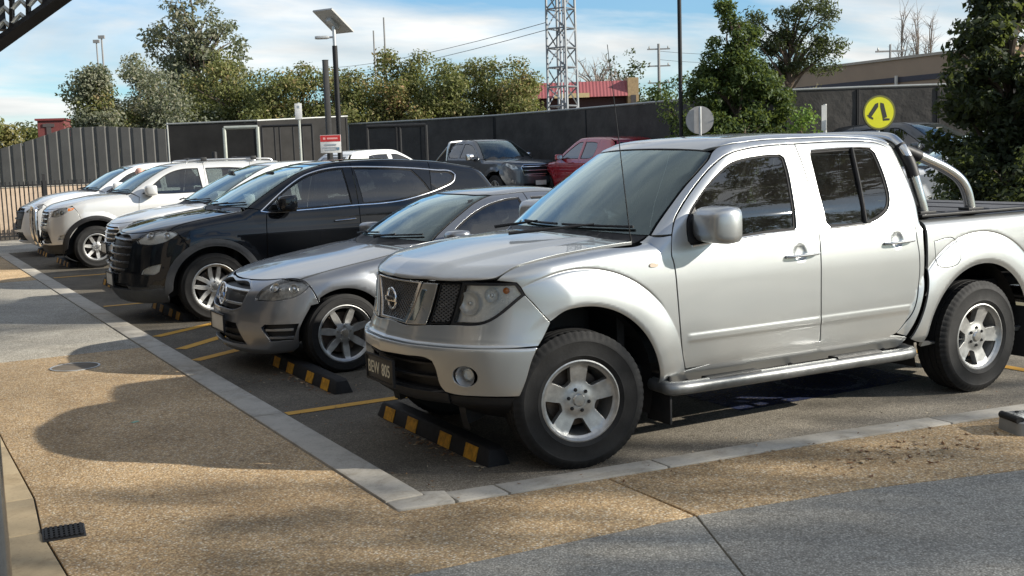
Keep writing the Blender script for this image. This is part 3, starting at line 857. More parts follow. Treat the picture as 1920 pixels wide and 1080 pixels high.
    wsb = [(0, 1.252), (.3, 1.250), (.55, 1.243), (.72, 1.236)]
    ws = [(0, 1.716), (.3, 1.711), (.5, 1.703), (.585, 1.694)]+[(y-.006, z) for y, z in E[::-1]][0:]+wsb[::-1]
    panel(B, 'windscreen', 'screen', msym(ws), GLASS_W, car, off=-.004, res=.05, depth=.004, rnd=.001)
    inner = [(0, 1.690), (.3, 1.685), (.5, 1.677), (.580, 1.655)]+[(y-.034, z-.01) for y, z in E[::-1]][2:]+[(y, z+.045) for y, z in wsb[::-1]]
    panel(B, 'windscreen_surround', 'screen', msym(ws), BLACKP, car, holes=[msym(inner)], off=-.009, res=.05, depth=.004, rnd=.001)
    panel(B, 'rear_cab_panel', 'rear', [(-.60, 1.70), (.60, 1.70), (.74, 1.25), (-.74, 1.25)], P, car, holes=[[(-.5, 1.64), (.5, 1.64), (.62, 1.32), (-.62, 1.32)]], res=.06)
    panel(B, 'rear_window', 'rear', [(-.5, 1.64), (.5, 1.64), (.62, 1.32), (-.62, 1.32)], GLASS_D, car, off=-.006, res=.08, depth=.003)
    # ---- bonnet, cowl
    L = [(0, 1.045), (18.2, 1.045), (30, 1.046), (39.9, 1.048), (53.5, 1.056)]
    L3 = B.wrap(np.array(L))
    hs = B.topm(np.array([(.436, .722)]+hc[1:-2]+[(-.46, .735), (-.40, .60), (-.315, .35), (-.285, 0)]))
    hood = B.to_tilt(list(L3[:-1])+list(hs))
    panel(B, 'bonnet', 'tilt', msymy(hood), P, car, res=.018, fine=.012)
    panel(B, 'cowl', 'top', msymy([(-.288, 0), (-.318, .35), (-.405, .60), (-.465, .735), (-.53, .77), (-.545, .72), (-.50, .56), (-.425, .3), (-.405, 0)]), BLACKP, car, off=-.008, res=.04)
    # ---- nose
    up = [(0, .800), (12.7, .788), (25.6, .803), (36.7, .814), (50.1, .830), (63.6, .977), (66.2, .929), (69.6, .864), (71.7, .825), (68.8, .741), (67.3, .706), (58.9, .703), (41.4, .702), (0, .702)]
    bump = [(0, .702), (41.4, .702), (58.9, .703), (67.3, .706), (66.5, .68), (65.1, .63), (63.0, .522), (60.9, .439), (48.3, .440), (38.5, .442), (35.0, .452), (33.2, .485), (31.6, .582), (30.4, .618), (27.5, .633), (18., .632), (0, .622)]
    panel(B, 'front_bumper_top', 'wrap', msym(up), P, car, res=.016, depth=.03, fine=.012, inset=.0005)
    fog = [(43.1+4.2*math.cos(t)*1.02, .548+.054*math.sin(t)) for t in [i*math.pi/10 for i in range(20)]]
    bl = [(-a, b) for a, b in fog]
    panel(B, 'front_bumper', 'wrap', msym(bump), P, car, holes=[fog, bl], res=.016, depth=.04, fine=.012, inset=.0005, rnd=.005)
    panel(B, 'lower_intake', 'wrap', msym([(0, .65), (36, .65), (36.5, .43), (0, .36)]), BLACKP, car, off=-.065, res=.04, depth=.01)
    for i in range(3):
        panel(B, 'intake_slat', 'wrap', msym([(0, .60-.075*i), (31, .605-.075*i), (31, .585-.075*i), (0, .58-.075*i)]), BLACKP, car, off=-.03, res=.03, depth=.03)
    panel(B, 'lower_valance', 'wrap', msym([(0, .44), (20, .445), (36, .446), (36, .375), (20, .37), (0, .37)]), BLACKP, car, off=-.010, res=.03, depth=.12)
    for q in (1, -1):
        panel(B, 'air_dam', 'wrap', [(q*34, .436), (q*60.6, .434), (q*59.5, .262), (q*45, .275), (q*36, .33)], BLACKP, car, off=-.022, res=.03, depth=.05)
    for s in (1, -1):
        # headlight
        hl = [(41.7, 1.040), (60.9, 1.040), (63.4, .978), (50.1, .833), (36.9, .817)]
        hl = hl if s > 0 else [(-a, b) for a, b in hl]
        lens = panel(B, 'headlight', 'wrap', hl, LENS, car, off=-.002, res=.03, depth=.05, rnd=.004, inset=.004)
        hq = smooth_poly([(a*WR, b) for a, b in hl], .03); hq = hq if area2(hq) > 0 else hq[::-1]
        rim_in = offset_poly(hq, .011)
        panel(B, 'headlight_gasket', 'wrap', [(a/WR, b) for a, b in offset_poly(hq, -.004)], RUBBER, lens, holes=[[(a/WR, b) for a, b in rim_in]], off=-.001, res=.04, depth=.03, inset=0)
        panel(B, 'reflector', 'wrap', [(a/WR, b) for a, b in offset_poly(hq, .004)], REFL, lens, off=-.034, res=.03, depth=.01)
        for (ph, zc, r, mm, nm) in ((44.0, .93, .064, REFL, 'reflector_bowl'), (52.5, .975, .040, REFL, 'reflector_bowl'), (57.5, 1.0, .018, AMBER, 'indicator_bulb')):
            c = B.wrap(np.array([(s*ph, zc)]), -.036)[0]; nn = B.normal(np.array([c]))[0]
            m4 = Vector(nn).to_track_quat('Z', 'Y').to_matrix().to_4x4(); m4.translation = Vector(c)
            k = MB().lathe([(r*1.0, .024), (r*.97, .024), (r*.8, .010), (r*.45, .002), (.001, 0)], 24, ax='z') if mm is REFL else MB().lathe([(r*.6, 0), (r, .006), (r*.9, .016), (r*.4, .022), (.001, .024)], 16, ax='z')
            o = k.build(nm, mm, lens, smooth=True); o.matrix_local = m4
            if mm is REFL:
                g = MB().lathe([(.010, 0), (.012, .012), (.010, .020), (.004, .024), (.0005, .0245)], 12, ax='z').build('bulb', BULB, lens, smooth=True); g.matrix_local = m4
        # fog lamp
        c = B.wrap(np.array([(s*43.1, .548)]), -.01)[0]; nn = B.normal(np.array([c]))[0]
        m4 = Vector(nn).to_track_quat('Z', 'Y').to_matrix().to_4x4(); m4.translation = Vector(c)
        o = MB().lathe([(.0565, .004), (.053, .0), (.044, -.028), (.036, -.034)], 30, ax='z').build('fog_lamp', plain('fog_bezel_silver', (.42, .42, .42), .35, .6), car, smooth=True); o.matrix_local = m4
        g = MB().lathe([(.036, -.030), (.030, -.020), (.016, -.013), (.001, -.012)], 24, ax='z').build('fog_lens', LENS, o, smooth=True)
        g2 = MB().lathe([(.036, -.034), (.02, -.058), (.001, -.06)], 24, ax='z').build('fog_reflector', REFL, o, smooth=True)
        # grille: chrome strut, mesh
        st = [(22.6, 1.036), (30.9, 1.036), (25.6, .802), (12.9, .788)]
        panel(B, 'grille_strut', 'wrap', [(s*a, b) for a, b in st], DULLCH, car, off=.004, res=.02, depth=.05, rnd=.005)
        panel(B, 'grille_strut_inset', 'wrap', [(s*a, b) for a, b in ((22.4, 1.0), (25.4, 1.0), (19.5, .815), (15.2, .812))], plain('polished_strut_face', (.40, .46, .48), .12, 1.), car, off=.0075, res=.03, depth=.004)
        panel(B, 'grille_frame', 'wrap', [(s*a, b) for a, b in ((31.4, 1.037), (41.2, 1.037), (36.3, .818), (26.0, .806))], BLACKP, car, holes=[[(s*a, b) for a, b in ((32.0, 1.030), (40.6, 1.030), (35.9, .826), (26.8, .816))]], off=-.004, res=.03, depth=.03)
    panel(B, 'grille_back', 'wrap', msym([(0, 1.038), (41, 1.038), (36.5, .815), (0, .80)]), BLACKP, car, off=-.055, res=.04, depth=.004)
    gm = MB()
    def bars(poly, sgn):
        PO = np.array([(a*WR, b) for a, b in poly]); lo, hi = PO.min(0), PO.max(0)
        for dirn in (1, -1):
            for k in np.arange(-.5, .8, .030):
                ts = np.linspace(0, 1, 60)
                q = np.stack([lo[0]+k+dirn*(ts-.5)*.34*1.0+.1, lo[1]+ts*(hi[1]-lo[1])*1.05], 1)
                ins = inside(PO, q)
                if ins.sum() < 3: continue
                i = np.where(ins)[0]; qq = q[[i[0], i[len(i)//2], i[-1]]]
                p3 = B.wrap(np.stack([qq[:, 0]/WR, qq[:, 1]], 1), -.014)
                gm.tube([tuple(p) for p in p3], .0046, 5, sq=.9)
    for poly in ([(-21, 1.03), (21, 1.03), (12, .80), (-12, .80)], [(32, 1.029), (40.5, 1.029), (35.8, .828), (26.9, .818)], [(-32, 1.029), (-40.5, 1.029), (-35.8, .828), (-26.9, .818)]):
        bars(poly, 1)
    gm.build('grille_mesh', plain('grille_black_gloss', (.085, .085, .085), .35), car, smooth=True)
    ctr = [(0, 1.036), (22, 1.036), (12.6, .789), (0, .795)]
    panel(B, 'grille_surround', 'wrap', msym(ctr), CHROME, car, holes=[msym([(0, 1.022), (19.2, 1.022), (10.5, .812), (0, .816)])], off=-.004, res=.03, depth=.03, rnd=.004)
    # emblem
    e0 = B.wrap(np.array([(0., .918)]), -.012)[0]
    em = MB().lathe([(.058+.0085*math.cos(a), .008*math.sin(a)) for a in [i*math.pi/4 for i in range(8)]], 36, ax='x', close=True).build('emblem', CHROME, car, smooth=True, loc=(e0[0]+.018, 0, .918))
    MB().box((.006, 0, 0), (.012, .150, .030)).build('emblem_bar', CHROME, em, bevel=.003)
    text_mesh('emblem_lettering', 'NISSAN', .030, BLACKP, em, Matrix(((0, 0, 1, .0125), (1, 0, 0, 0), (0, 1, 0, 0), (0, 0, 0, 1))), .0008, .0005, sx=1.05)
    pl = B.wrap(np.array([(0., .505)]), 0)[0]
    number_plate(car, (pl[0]+.012, 0, .515), 0, 'BEW  805', PLATE_BLACK, PLATE_CREAM, frame=BLACKP, size=.100)
    # ---- mirrors, aerial, wipers, side repeaters
    side_mirror(car, (-.86, .795, 1.285), (.285, .215, .090), P, out=.045)
    for s in (1, -1):
        t = [(-.748, 1.18), (-.772, 1.30), (-.86, 1.395), (-.862, 1.18)]
        o = panel(B, 'mirror_sail', 'side', t, BLACKP, car, off=-.006, res=.03, depth=.01)
        o.scale.y = s
        y0 = B.side(np.array([(-.487, 1.078)]))[0][1]
        MB().loft([(-.004, 0, 0, .032, .013, 2.6), (.004, 0, 0, .028, .010, 2.4)], 18, 'y').build('side_repeater', plain('repeater_lens', (.55, .45, .36), .2, 0, .7), car, smooth=True, loc=(-.487, s*(y0+.002), 1.078))
    wipers(car, B, (.66, .02), (-.58, -.50), .0, 1.262)
    MB().tube([(-.47, .700, 1.205), (-.462, .700, 1.25), (-.40, .705, 1.75), (-.33, .71, 2.30)], [.006, .0035, .0028, .002], 6).build('radio_aerial', BLACKP, car, smooth=True)
    # ---- side step
    for s in (1, -1):
        y = s*.93
        MB().tube(tubular([(-.545, s*.78, .385), (-.553, s*.87, .38), (-.60, y, .372), (-1.0, y, .366), (-2.0, y, .360), (-2.46, y, .357), (-2.515, s*.87, .36), (-2.525, s*.78, .37)], 4), .040, 14).build('side_step', plain('step_steel', (.17, .175, .175), .42, .7, .5, .25, 12), car, smooth=True)
        for xa in (-1.02, -2.02):
            MB().loft([(xa-.19, y-s*.02, .395, .045, .012, 4), (xa+.19, y-s*.02, .397, .045, .012, 4)], 12, 'x').build('step_tread', BLACKP, car)
        for xa in (-.75, -1.55, -2.35):
            MB().tube([(xa, s*.55, .42), (xa, s*.92, .36)], .018, 8).build('step_bracket', DARKST, car)
        MB().box((-.575, s*.80, .30), (.015, .22, .28)).build('mud_flap', RUBBER, car, bevel=.004)
        MB().box((-3.70, s*.80, .36), (.015, .26, .36)).build('mud_flap', RUBBER, car, bevel=.004)
    # ---- sports bar
    SB = plain('sports_bar_steel', (.60, .60, .58), .22, .95, .5, .04)
    hoop = tubular([(-2.80, .755, 1.235), (-2.765, .745, 1.36), (-2.72, .700, 1.58), (-2.70, .62, 1.70), (-2.70, .48, 1.745), (-2.70, 0, 1.755), (-2.70, -.48, 1.745), (-2.70, -.62, 1.70), (-2.72, -.700, 1.58), (-2.765, -.745, 1.36), (-2.80, -.755, 1.235)], 6)
    hb = MB().tube(hoop, .038, 16).build('sports_bar', SB, car, smooth=True)
    for s in (1, -1):
        MB().tube(tubular([(-2.705, s*.655, 1.665), (-2.87, s*.69, 1.60), (-3.05, s*.715, 1.525), (-3.17, s*.735, 1.45), (-3.235, s*.745, 1.36), (-3.27, s*.75, 1.235)], 5), .036, 14).build('sports_bar_stay', SB, hb, smooth=True)
        MB().tube(tubular([(-2.742, s*.724, 1.48), (-2.72, s*.70, 1.58), (-2.702, s*.635, 1.69)], 5), .0405, 16).build('sports_bar_sleeve', BLACKP, hb, smooth=True)
        MB().tube([(-2.72, s*.658, 1.660), (-2.84, s*.684, 1.612)], .039, 14).build('sports_bar_sleeve', BLACKP, hb, smooth=True)
        for xx in (-2.80, -3.27):
            MB().box((xx, s*.755, 1.243), (.15, .09, .02)).build('sports_bar_foot', BLACKP, hb, bevel=.005)
    # ---- wheels, cabin
    for xa, st in ((0, -.20), (-3.2, 0)):
        for s in (1, -1):
            wheel(car, (xa, s*.785, .380), .380, .250, .214, 'five', 6, rot=.30 if xa == 0 else .0, steer=st, left=s > 0, chunky=True)
    cabin(car, -.42, -2.6, 1.20, .80, 2, .50, True, 1.70)
    underbody(car, .35, -4.2, .86, (0, -3.2), .38)
    return car
# ---------------------------------------------------------------- generic car from a body surface and its outlines
def build_car(name, label, group, B, P, loc=(0, 0, 0), rz=0., wb=2.7, R=.36, Wd=.23, rr=.23, ra=.46, style='ten', sill=.34, shuts=(-.6, -1.7, -2.75), belt=1.15,
              wins=(), joint=((64, 1.0), (70, .75)), lead=((0, .98), (30, .99), (60, 1.0)), hoodcut=None, cowlx=(-.25, -.42), headlight=None, grille=None, gbars=4, gbar_m=None,
              gframe=None, intake=None, fog=None, low=.25, clad=None, chrome_dlo=None, rails=False, rs=1., mirror=None, handles=((-1.45, 1.0), (-2.45, 1.02)), plate=None, plate_m=None,
              wsq=.05, tailz=(.55, 1.0), lod=False, lights_m=None, cat='car', rearglass=None, steer=0., emblem=None, hw_axle=.79, roofblack=False, edge_in=.05, bed=None, wins_m=None, wheel_dark=False, fog_dark=False, dlo=None):
    car = empty(name, loc, rz, label, cat, group)
    zr = lambda x: look(B.roof, np.array([x]))[0]
    # derived curves -------------------------------------------------
    xb, zb, xt, zt = B.ws
    E = []
    for t in np.linspace(0, 1, 8):
        z = zb+.01+(zt-zb-.035)*t; x = xb+(xt-xb)*t-.12
        E.append((float(B.Y(np.array([x]), np.array([z]))[0])-wsq, z))
    E3 = B.screenm(np.array(E))
    x_end = B.rs[2]
    xs = np.linspace(float(E3[-1][0])-.08, x_end+.05, 12)
    ye = [float(B.Y(np.array([x]), np.array([zr(x)-.05]))[0])-edge_in for x in xs]
    R3 = B.topm(np.stack([xs, ye], 1))
    upper = [(float(p[0]), float(p[2])) for p in E3]+[(float(p[0]), float(p[2])) for p in R3]
    ux = np.array([u[0] for u in upper]); uz = np.array([u[1] for u in upper])
    J3 = B.wrap(np.array(joint, float)); J = [(float(p[0]), float(p[2])) for p in J3]
    if hoodcut is None:
        hx = np.linspace(float(J3[0][0])+.02, float(E3[0][0])+.06, 8)
        zt_ = look(B.top, hx)
        hoodcut = [(float(x), float(B.Y(np.array([x]), np.array([z-.06]))[0])-.075) for x, z in zip(hx, zt_)]
    H3 = B.topm(np.array(hoodcut))
    H = [(float(p[0]), float(p[2])) for p in H3]
    s1, s2, s3 = shuts
    arch = lambda a0, a1, xc=0., st=9: [(xc+ra*math.cos(math.radians(a)), R+ra*math.sin(math.radians(a))) for a in range(a0, a1, st if a1 > a0 else -st)]
    aj = math.degrees(math.atan2(J[-1][1]-R, J[-1][0]))
    low_a = int(math.degrees(math.asin(max(-1, min(1, (sill-R)/ra)))))
    kw = dict(res=.03*rs, depth=.014, mirror=True)
    # sides -----------------------------------------------------------
    fen = H+[(float(E3[0][0])-.005, upper[0][1]-.004), (s1-.02, belt), (s1, belt-.12), (s1+.01, .6), (s1-.02, sill)]+arch(180-low_a, int(aj)+4)+J[::-1]
    panel(B, 'front_fender', 'side', fen, P, car, **kw)
    def top_between(xa, xb_):
        k = (ux < xa-.004) & (ux > xb_+.004)
        za, zb_ = np.interp(-xa, -ux, uz), np.interp(-xb_, -ux, uz)
        return [(xa, float(za))]+[u for u, q in zip(upper, k) if q]+[(xb_, float(zb_))]
    x0 = upper[0][0]-.01
    fd = [(s1, belt-.12), (s1-.02, belt)]+top_between(x0, s2-.03)+[(s2-.01, belt), (s2, .7), (s2, sill), (s1-.02, sill), (s1+.01, .6)]
    ral = [(-wb+ra*math.cos(math.radians(a)), R+ra*math.sin(math.radians(a))) for a in range(75, -12, -9)]
    rdoor = top_between(s2-.03, s3-.12)[0:]
    rd = rdoor+[(s3-.03, belt+.05), (s3+.04, .9), (-wb+ra*math.cos(math.radians(52)), R+ra*math.sin(math.radians(52))), (-wb+ra*math.cos(math.radians(20)), R+ra*math.sin(math.radians(20))), (-wb+ra*math.cos(math.radians(-3))+.02, sill), (s2, sill), (s2, .7), (s2-.01, belt)]
    xe = look(B.tail, np.array([.8]))[0]
    te = [float(B.rs[0])+.10, float(B.rs[1])]
    qd = top_between(s3-.12, x_end+.06)+[(x_end-.02, np.interp(-x_end, -ux, uz)-.06), (te[0]+.02, te[1]), (xe+.16, .95), (xe+.16, low+.12), (-wb-ra-.03, low+.08)]+[(-wb+ra*math.cos(math.radians(a)), R+ra*math.sin(math.radians(a))) for a in range(175, 50, -9)]+[(s3+.04, .9), (s3-.03, belt+.05)]
    wl = [list(w) for w in wins]
    doors = []
    for nm, out, ww in (('front_door', fd, wl[0:1]), ('rear_door', rd, wl[1:2]), ('rear_quarter', qd, wl[2:3])):
        if out is None: continue
        d = panel(B, nm, 'side', out, P, car, holes=ww, res=.026*rs, depth=.014, hole_depth=.03)
        for i, w in enumerate(ww):
            q = smooth_poly(w, .03); q = q if area2(q) > 0 else q[::-1]
            inn = offset_poly(q, .014)
            panel(B, 'window_seal', 'side', offset_poly(q, -.006).tolist(), RUBBER, d, holes=[inn.tolist()], off=-.009, res=.05*rs, depth=.015, inset=0)
            gm = wins_m[wl.index(w)] if wins_m else GLASS_S
            panel(B, 'window_glass', 'side', offset_poly(inn, -.004).tolist(), gm, d, off=-.014, res=.07*rs, depth=.003, inset=0, rnd=.001)
        doors.append(d)
    for d, (hx_, hz_) in zip(doors, handles):
        y0 = float(B.side(np.array([(hx_, hz_)]))[0][1])
        MB().tube(tubular([(hx_+.12, y0, hz_-.006), (hx_+.10, y0+.03, hz_-.004), (hx_-.10, y0+.034, hz_+.006), (hx_-.12, y0, hz_+.008)], 3), .014, 8, sq=.6).build('door_handle', chrome_dlo or P, d, smooth=True)
    for d in doors: clone(d, car, True)
    if chrome_dlo:
        for w in [dlo or chrome_outline(wins)]:
            pts = smooth_poly(w, .04)
            p3 = B.side(pts, .002)
            for s in (1, -1):
                MB().tube([(p[0], s*p[1], p[2]) for p in p3]+[(p3[0][0], s*p3[0][1], p3[0][2])], .0085, 6, caps=False).build('window_trim_strip', chrome_dlo, car, smooth=True)
    if clad:
        ro = ra+.075
        for xc in (0, -wb):
            o_ = [(xc+ro*math.cos(math.radians(a)), R+ro*math.sin(math.radians(a))) for a in range(-8, 189, 9)]
            i_ = [(xc+(ra-.004)*math.cos(math.radians(a)), R+(ra-.004)*math.sin(math.radians(a))) for a in range(188, -9, -9)]
            panel(B, 'wheel_arch_cladding', 'side', o_+i_, clad, car, off=.012, res=.022*rs, depth=.03, mirror=True, inset=0)
        panel(B, 'sill_cladding', 'side', [(-ra-.02, sill+.10), (-wb+ra+.02, sill+.10), (-wb+ra+.02, sill-.03), (-ra-.02, sill-.03)], clad, car, off=.007, res=.05*rs, depth=.03, mirror=True)
    # top ----------------------------------------------------------
    wt = B.screenm(np.array([(0, zt-.012), (.25, zt-.014), (.45, zt-.02)]))
    half = [(float(p[0]), float(p[1])) for p in wt]+[(float(E3[-1][0]), float(E3[-1][1]))]+[(float(p[0]), float(p[1])) for p in R3]+[(x_end+.02, .3), (x_end+.015, 0)]
    panel(B, 'roof', 'top', msymy(half), BLACKP if roofblack else P, car, res=.05*rs)
    wsb = [(0, zb+.03), (.35, zb+.026), (E[0][0]-.02, zb+.012)]
    ws = [(0, zt-.018), (.3, zt-.02), (.45, zt-.026)]+[(y-.006, z) for y, z in E[::-1]]+wsb[::-1]
    panel(B, 'windscreen', 'screen', msym(ws), GLASS_W, car, off=-.004, res=.06*rs, depth=.004, rnd=.001)
    inner = [(0, zt-.05), (.3, zt-.052), (.43, zt-.058)]+[(y-.035, z-.012) for y, z in E[::-1]][1:-1]+[(y-.03 if y > .1 else y, z+.04) for y, z in wsb[::-1]]
    panel(B, 'windscreen_surround', 'screen', msym(ws), BLACKP, car, holes=[msym(inner)], off=-.009, res=.06*rs, depth=.004)
    L3 = B.wrap(np.array(lead, float))
    c0, c1 = cowlx
    Hh = [p for p in H3]
    rear = B.topm(np.array([(c1+.02, hoodcut[-1][1]-.10), ((c0+c1)/2, hoodcut[-1][1]*.55), (c0, 0)]))
    hood = B.to_tilt(list(L3)+Hh+list(rear))
    panel(B, 'bonnet', 'tilt', msymy(hood), P, car, res=.03*rs, fine=.02*rs)
    panel(B, 'cowl', 'top', msymy([(c0-.004, 0), ((c0+c1)/2-.004, hoodcut[-1][1]*.55), (c1+.016, hoodcut[-1][1]-.10), (hoodcut[-1][0]-.03, hoodcut[-1][1]), (hoodcut[-1][0]-.07, hoodcut[-1][1]-.06), (c1-.09, hoodcut[-1][1]*.5), (c0-.12, 0)]), BLACKP, car, off=-.008, res=.06*rs)
    # nose ----------------------------------------------------------
    fas = [(0, lead[0][1]-.002)]+[(a, b-.002) for a, b in lead[1:]]+[(a, b) for a, b in joint]
    af = [math.degrees(math.atan2(p[1], p[0]+.1)) for p in B.side(np.array([(ra*math.cos(math.radians(a)), R+ra*math.sin(math.radians(a))) for a in (int(aj)-8, 12, -2, low_a)]))]
    az = [R+ra*math.sin(math.radians(a)) for a in (int(aj)-8, 12, -2, low_a)]
    fas += [(a-.3, z) for a, z in zip(af, az)]+[(af[-1]-4, low+.02), (35, low), (0, low)]
    holes = []
    both = lambda h: [list(h), [(-a, b) for a, b in h]]
    if headlight: holes += both(headlight)
    if grille: holes.append(msym(grille))
    if intake: holes.append(msym(intake))
    if fog: holes += both(fog)
    panel(B, 'front_bumper', 'wrap', msym(fas), P, car, holes=holes, res=.028*rs, depth=.03, hole_depth=.035, fine=.02*rs)
    if clad:
        panel(B, 'bumper_skirt', 'wrap', msym([(0, low+.13), (30, low+.13), (af[-1]-2, low+.15), (af[-1]-3, low-.02), (30, low-.03), (0, low-.02)]), clad, car, off=.006, res=.05*rs, depth=.04)
    if headlight:
        for s in (1, -1):
            hl = [(s*a, b) for a, b in headlight]
            lens = panel(B, 'headlight', 'wrap', hl, LENS, car, off=-.003, res=.05*rs, depth=.02, inset=.001)
            panel(B, 'reflector', 'wrap', hl, lights_m or REFL, lens, off=-.028, res=.04*rs, depth=.004, inset=0)
            c = np.mean(np.array(hl), 0)
            for k, r in ((-.18, .042), (.16, .036)):
                w_ = max(a for a, b in headlight)-min(a for a, b in headlight)
                ph = c[0]+s*k*w_; zc = c[1]+.0
                pt = B.wrap(np.array([(ph, zc)]), -.03)[0]; nn = B.normal(np.array([pt]))[0]
                m4 = Vector(nn).to_track_quat('Z', 'Y').to_matrix().to_4x4(); m4.translation = Vector(pt)
                o = MB().lathe([(r, .020), (r*.96, .020), (r*.7, .006), (r*.45, .014), (.001, .02)], 18, ax='z').build('projector_lamp', DULLCH, lens, smooth=True); o.matrix_local = m4
    if grille:
        panel(B, 'grille_back', 'wrap', msym(grille), BLACKP, car, off=-.04, res=.06*rs, depth=.004, inset=-.004)
        zs = [b for a, b in grille]; zlo, zhi = min(zs), max(zs)
        PO = np.array(msym(grille))
        for i in range(gbars):
            zc = zlo+(zhi-zlo)*(i+.5)/gbars
            xx = np.linspace(0, 60, 240); ins = inside(PO, np.stack([xx, np.full(240, zc)], 1))
            if not ins.any(): continue
            am = xx[ins].max()-.2
            panel(B, 'grille_bar', 'wrap', msym([(0, zc+.011), (am, zc+.011), (am, zc-.011), (0, zc-.011)]), gbar_m or CHROME, car, off=-.008, res=.06*rs, depth=.025, inset=0, rnd=.005)
        if gframe:
            q = smooth_poly([(a*WR, b) for a, b in msym(grille)], .03); q = q if area2(q) > 0 else q[::-1]
            panel(B, 'grille_frame', 'wrap', [(a/WR, b) for a, b in offset_poly(q, -.012)], gframe, car, holes=[[(a/WR, b) for a, b in offset_poly(q, .006)]], off=.004, res=.05*rs, depth=.02, inset=0, rnd=.005)
    if intake:
        panel(B, 'intake_back', 'wrap', msym(intake), BLACKP, car, off=-.05, res=.06*rs, depth=.004, inset=-.004)
        zc = np.mean([b for a, b in intake]); am = max(a for a, b in intake)-3
        for dz in (-.03, .03):
            panel(B, 'intake_slat', 'wrap', msym([(0, zc+dz+.008), (am, zc+dz+.008), (am, zc+dz-.008), (0, zc+dz-.008)]), BLACKP, car, off=-.02, res=.06*rs, depth=.02, inset=0)
    if fog and fog_dark:
        zz = [b for a, b in fog]; zc = (min(zz)+max(zz))/2
        for s in (1, -1):
            o = panel(B, 'side_intake', 'wrap', [(s*a, b) for a, b in fog], BLACKP, car, off=-.045, res=.05*rs, depth=.004, inset=-.004)
            for dz in (.018, -.045):
                a0 = min(a for a, b in fog)+2; a1 = max(a for a, b in fog)-2.5
                panel(B, 'intake_slat', 'wrap', [(s*a0, zc+dz+.012), (s*a1, zc+dz+.014), (s*a1, zc+dz-.006), (s*a0, zc+dz-.008)], P, o, off=-.012, res=.05*rs, depth=.03, inset=0)
    elif fog:
        for s in (1, -1):
            fo = [(s*a, b) for a, b in fog]
            o = panel(B, 'fog_lamp', 'wrap', fo, LENS, car, off=-.004, res=.06*rs, depth=.02, inset=.001)
            panel(B, 'fog_reflector', 'wrap', fo, REFL, o, off=-.035, res=.05*rs, depth=.003, inset=0)
    # tail -------------------------------------------------------------
    if rearglass is not False:
        xb2, zb2, xt2, zt2 = B.rs
        zz0, zz1 = zb2+.03, zt2-.05
        y0_, y1_ = float(B.Y(np.array([xb2]), np.array([zb2]))[0])-.12, float(B.Y(np.array([xt2]), np.array([zt2]))[0])-.10
        win = [(-y1_+.06, zz1), (y1_-.06, zz1), (y0_-.04, zz0+.05), (-y0_+.04, zz0+.05)]
        panel(B, 'tailgate', 'rear', [(-y1_, zz1+.04), (y1_, zz1+.04), (y0_+.05, zz0), (y0_+.05, .72), (-y0_-.05, .72), (-y0_-.05, zz0)], P, car, holes=[win], res=.06*rs)
        panel(B, 'rear_window', 'rear', win, GLASS_D, car, off=-.004, res=.1*rs, depth=.003)
        panel(B, 'rear_bumper', 'rear', [(-.8, .715), (.8, .715), (.78, low+.08), (-.78, low+.08)], P, car, res=.06*rs)
        for s in (1, -1):
            panel(B, 'tail_lamp', 'rear', [(s*(y0_+.06), zz0-.01), (s*(y0_+.13), zz0-.02), (s*(y0_+.13), .78), (s*(y0_+.06), .78)], REDL, car, off=.002, res=.06*rs)
    # rest -----------------------------------------------------------------
    if plate is not None:
        pp = B.wrap(np.array([(0., plate)]), 0)[0]
        number_plate(car, (float(pp[0])+.012, 0, plate), 0, None, plate_m or PLATE_WHITE, PLATE_GREEN, frame=BLACKP)
    if mirror: side_mirror(car, *mirror)
    if rails:
        for s in (1, -1):
            xr = np.linspace(xs[0]-.25, x_end+.25, 9)
            pr = B.topm(np.stack([xr, np.array([float(B.Y(np.array([x]), np.array([zr(x)-.05]))[0])-edge_in-.04 for x in xr])], 1))
            pts = [(pr[0][0]+.06, s*pr[0][1], pr[0][2])]+[(p[0], s*p[1], p[2]+.035) for p in pr]+[(pr[-1][0]-.06, s*pr[-1][1], pr[-1][2])]
            MB().tube(tubular(pts, 3), .016, 8).build('roof_rail', rails, car, smooth=True)
    if not lod: wipers(car, B, (E[0][0]-.12, 0.02), (-.60, -.48), .04, zb+.05)
    for xa in (0, -wb):
        for s in (1, -1):
            wheel(car, (xa, s*hw_axle, R), R, Wd, rr, style, 5, rot=.3 if xa == 0 else .9, steer=steer if xa == 0 else 0, left=s > 0, lo=lod, dark=wheel_dark)
    hwid = float(look(B.sec, np.array([belt-.1]))[0])
    cabin(car, xb-.12, -wb+.05, belt, hwid-.10, 2, zt-1.25, True, zt)
    underbody(car, .45, xe+.3, hwid-.06, (0, -wb), R, belt-.42)
    return car
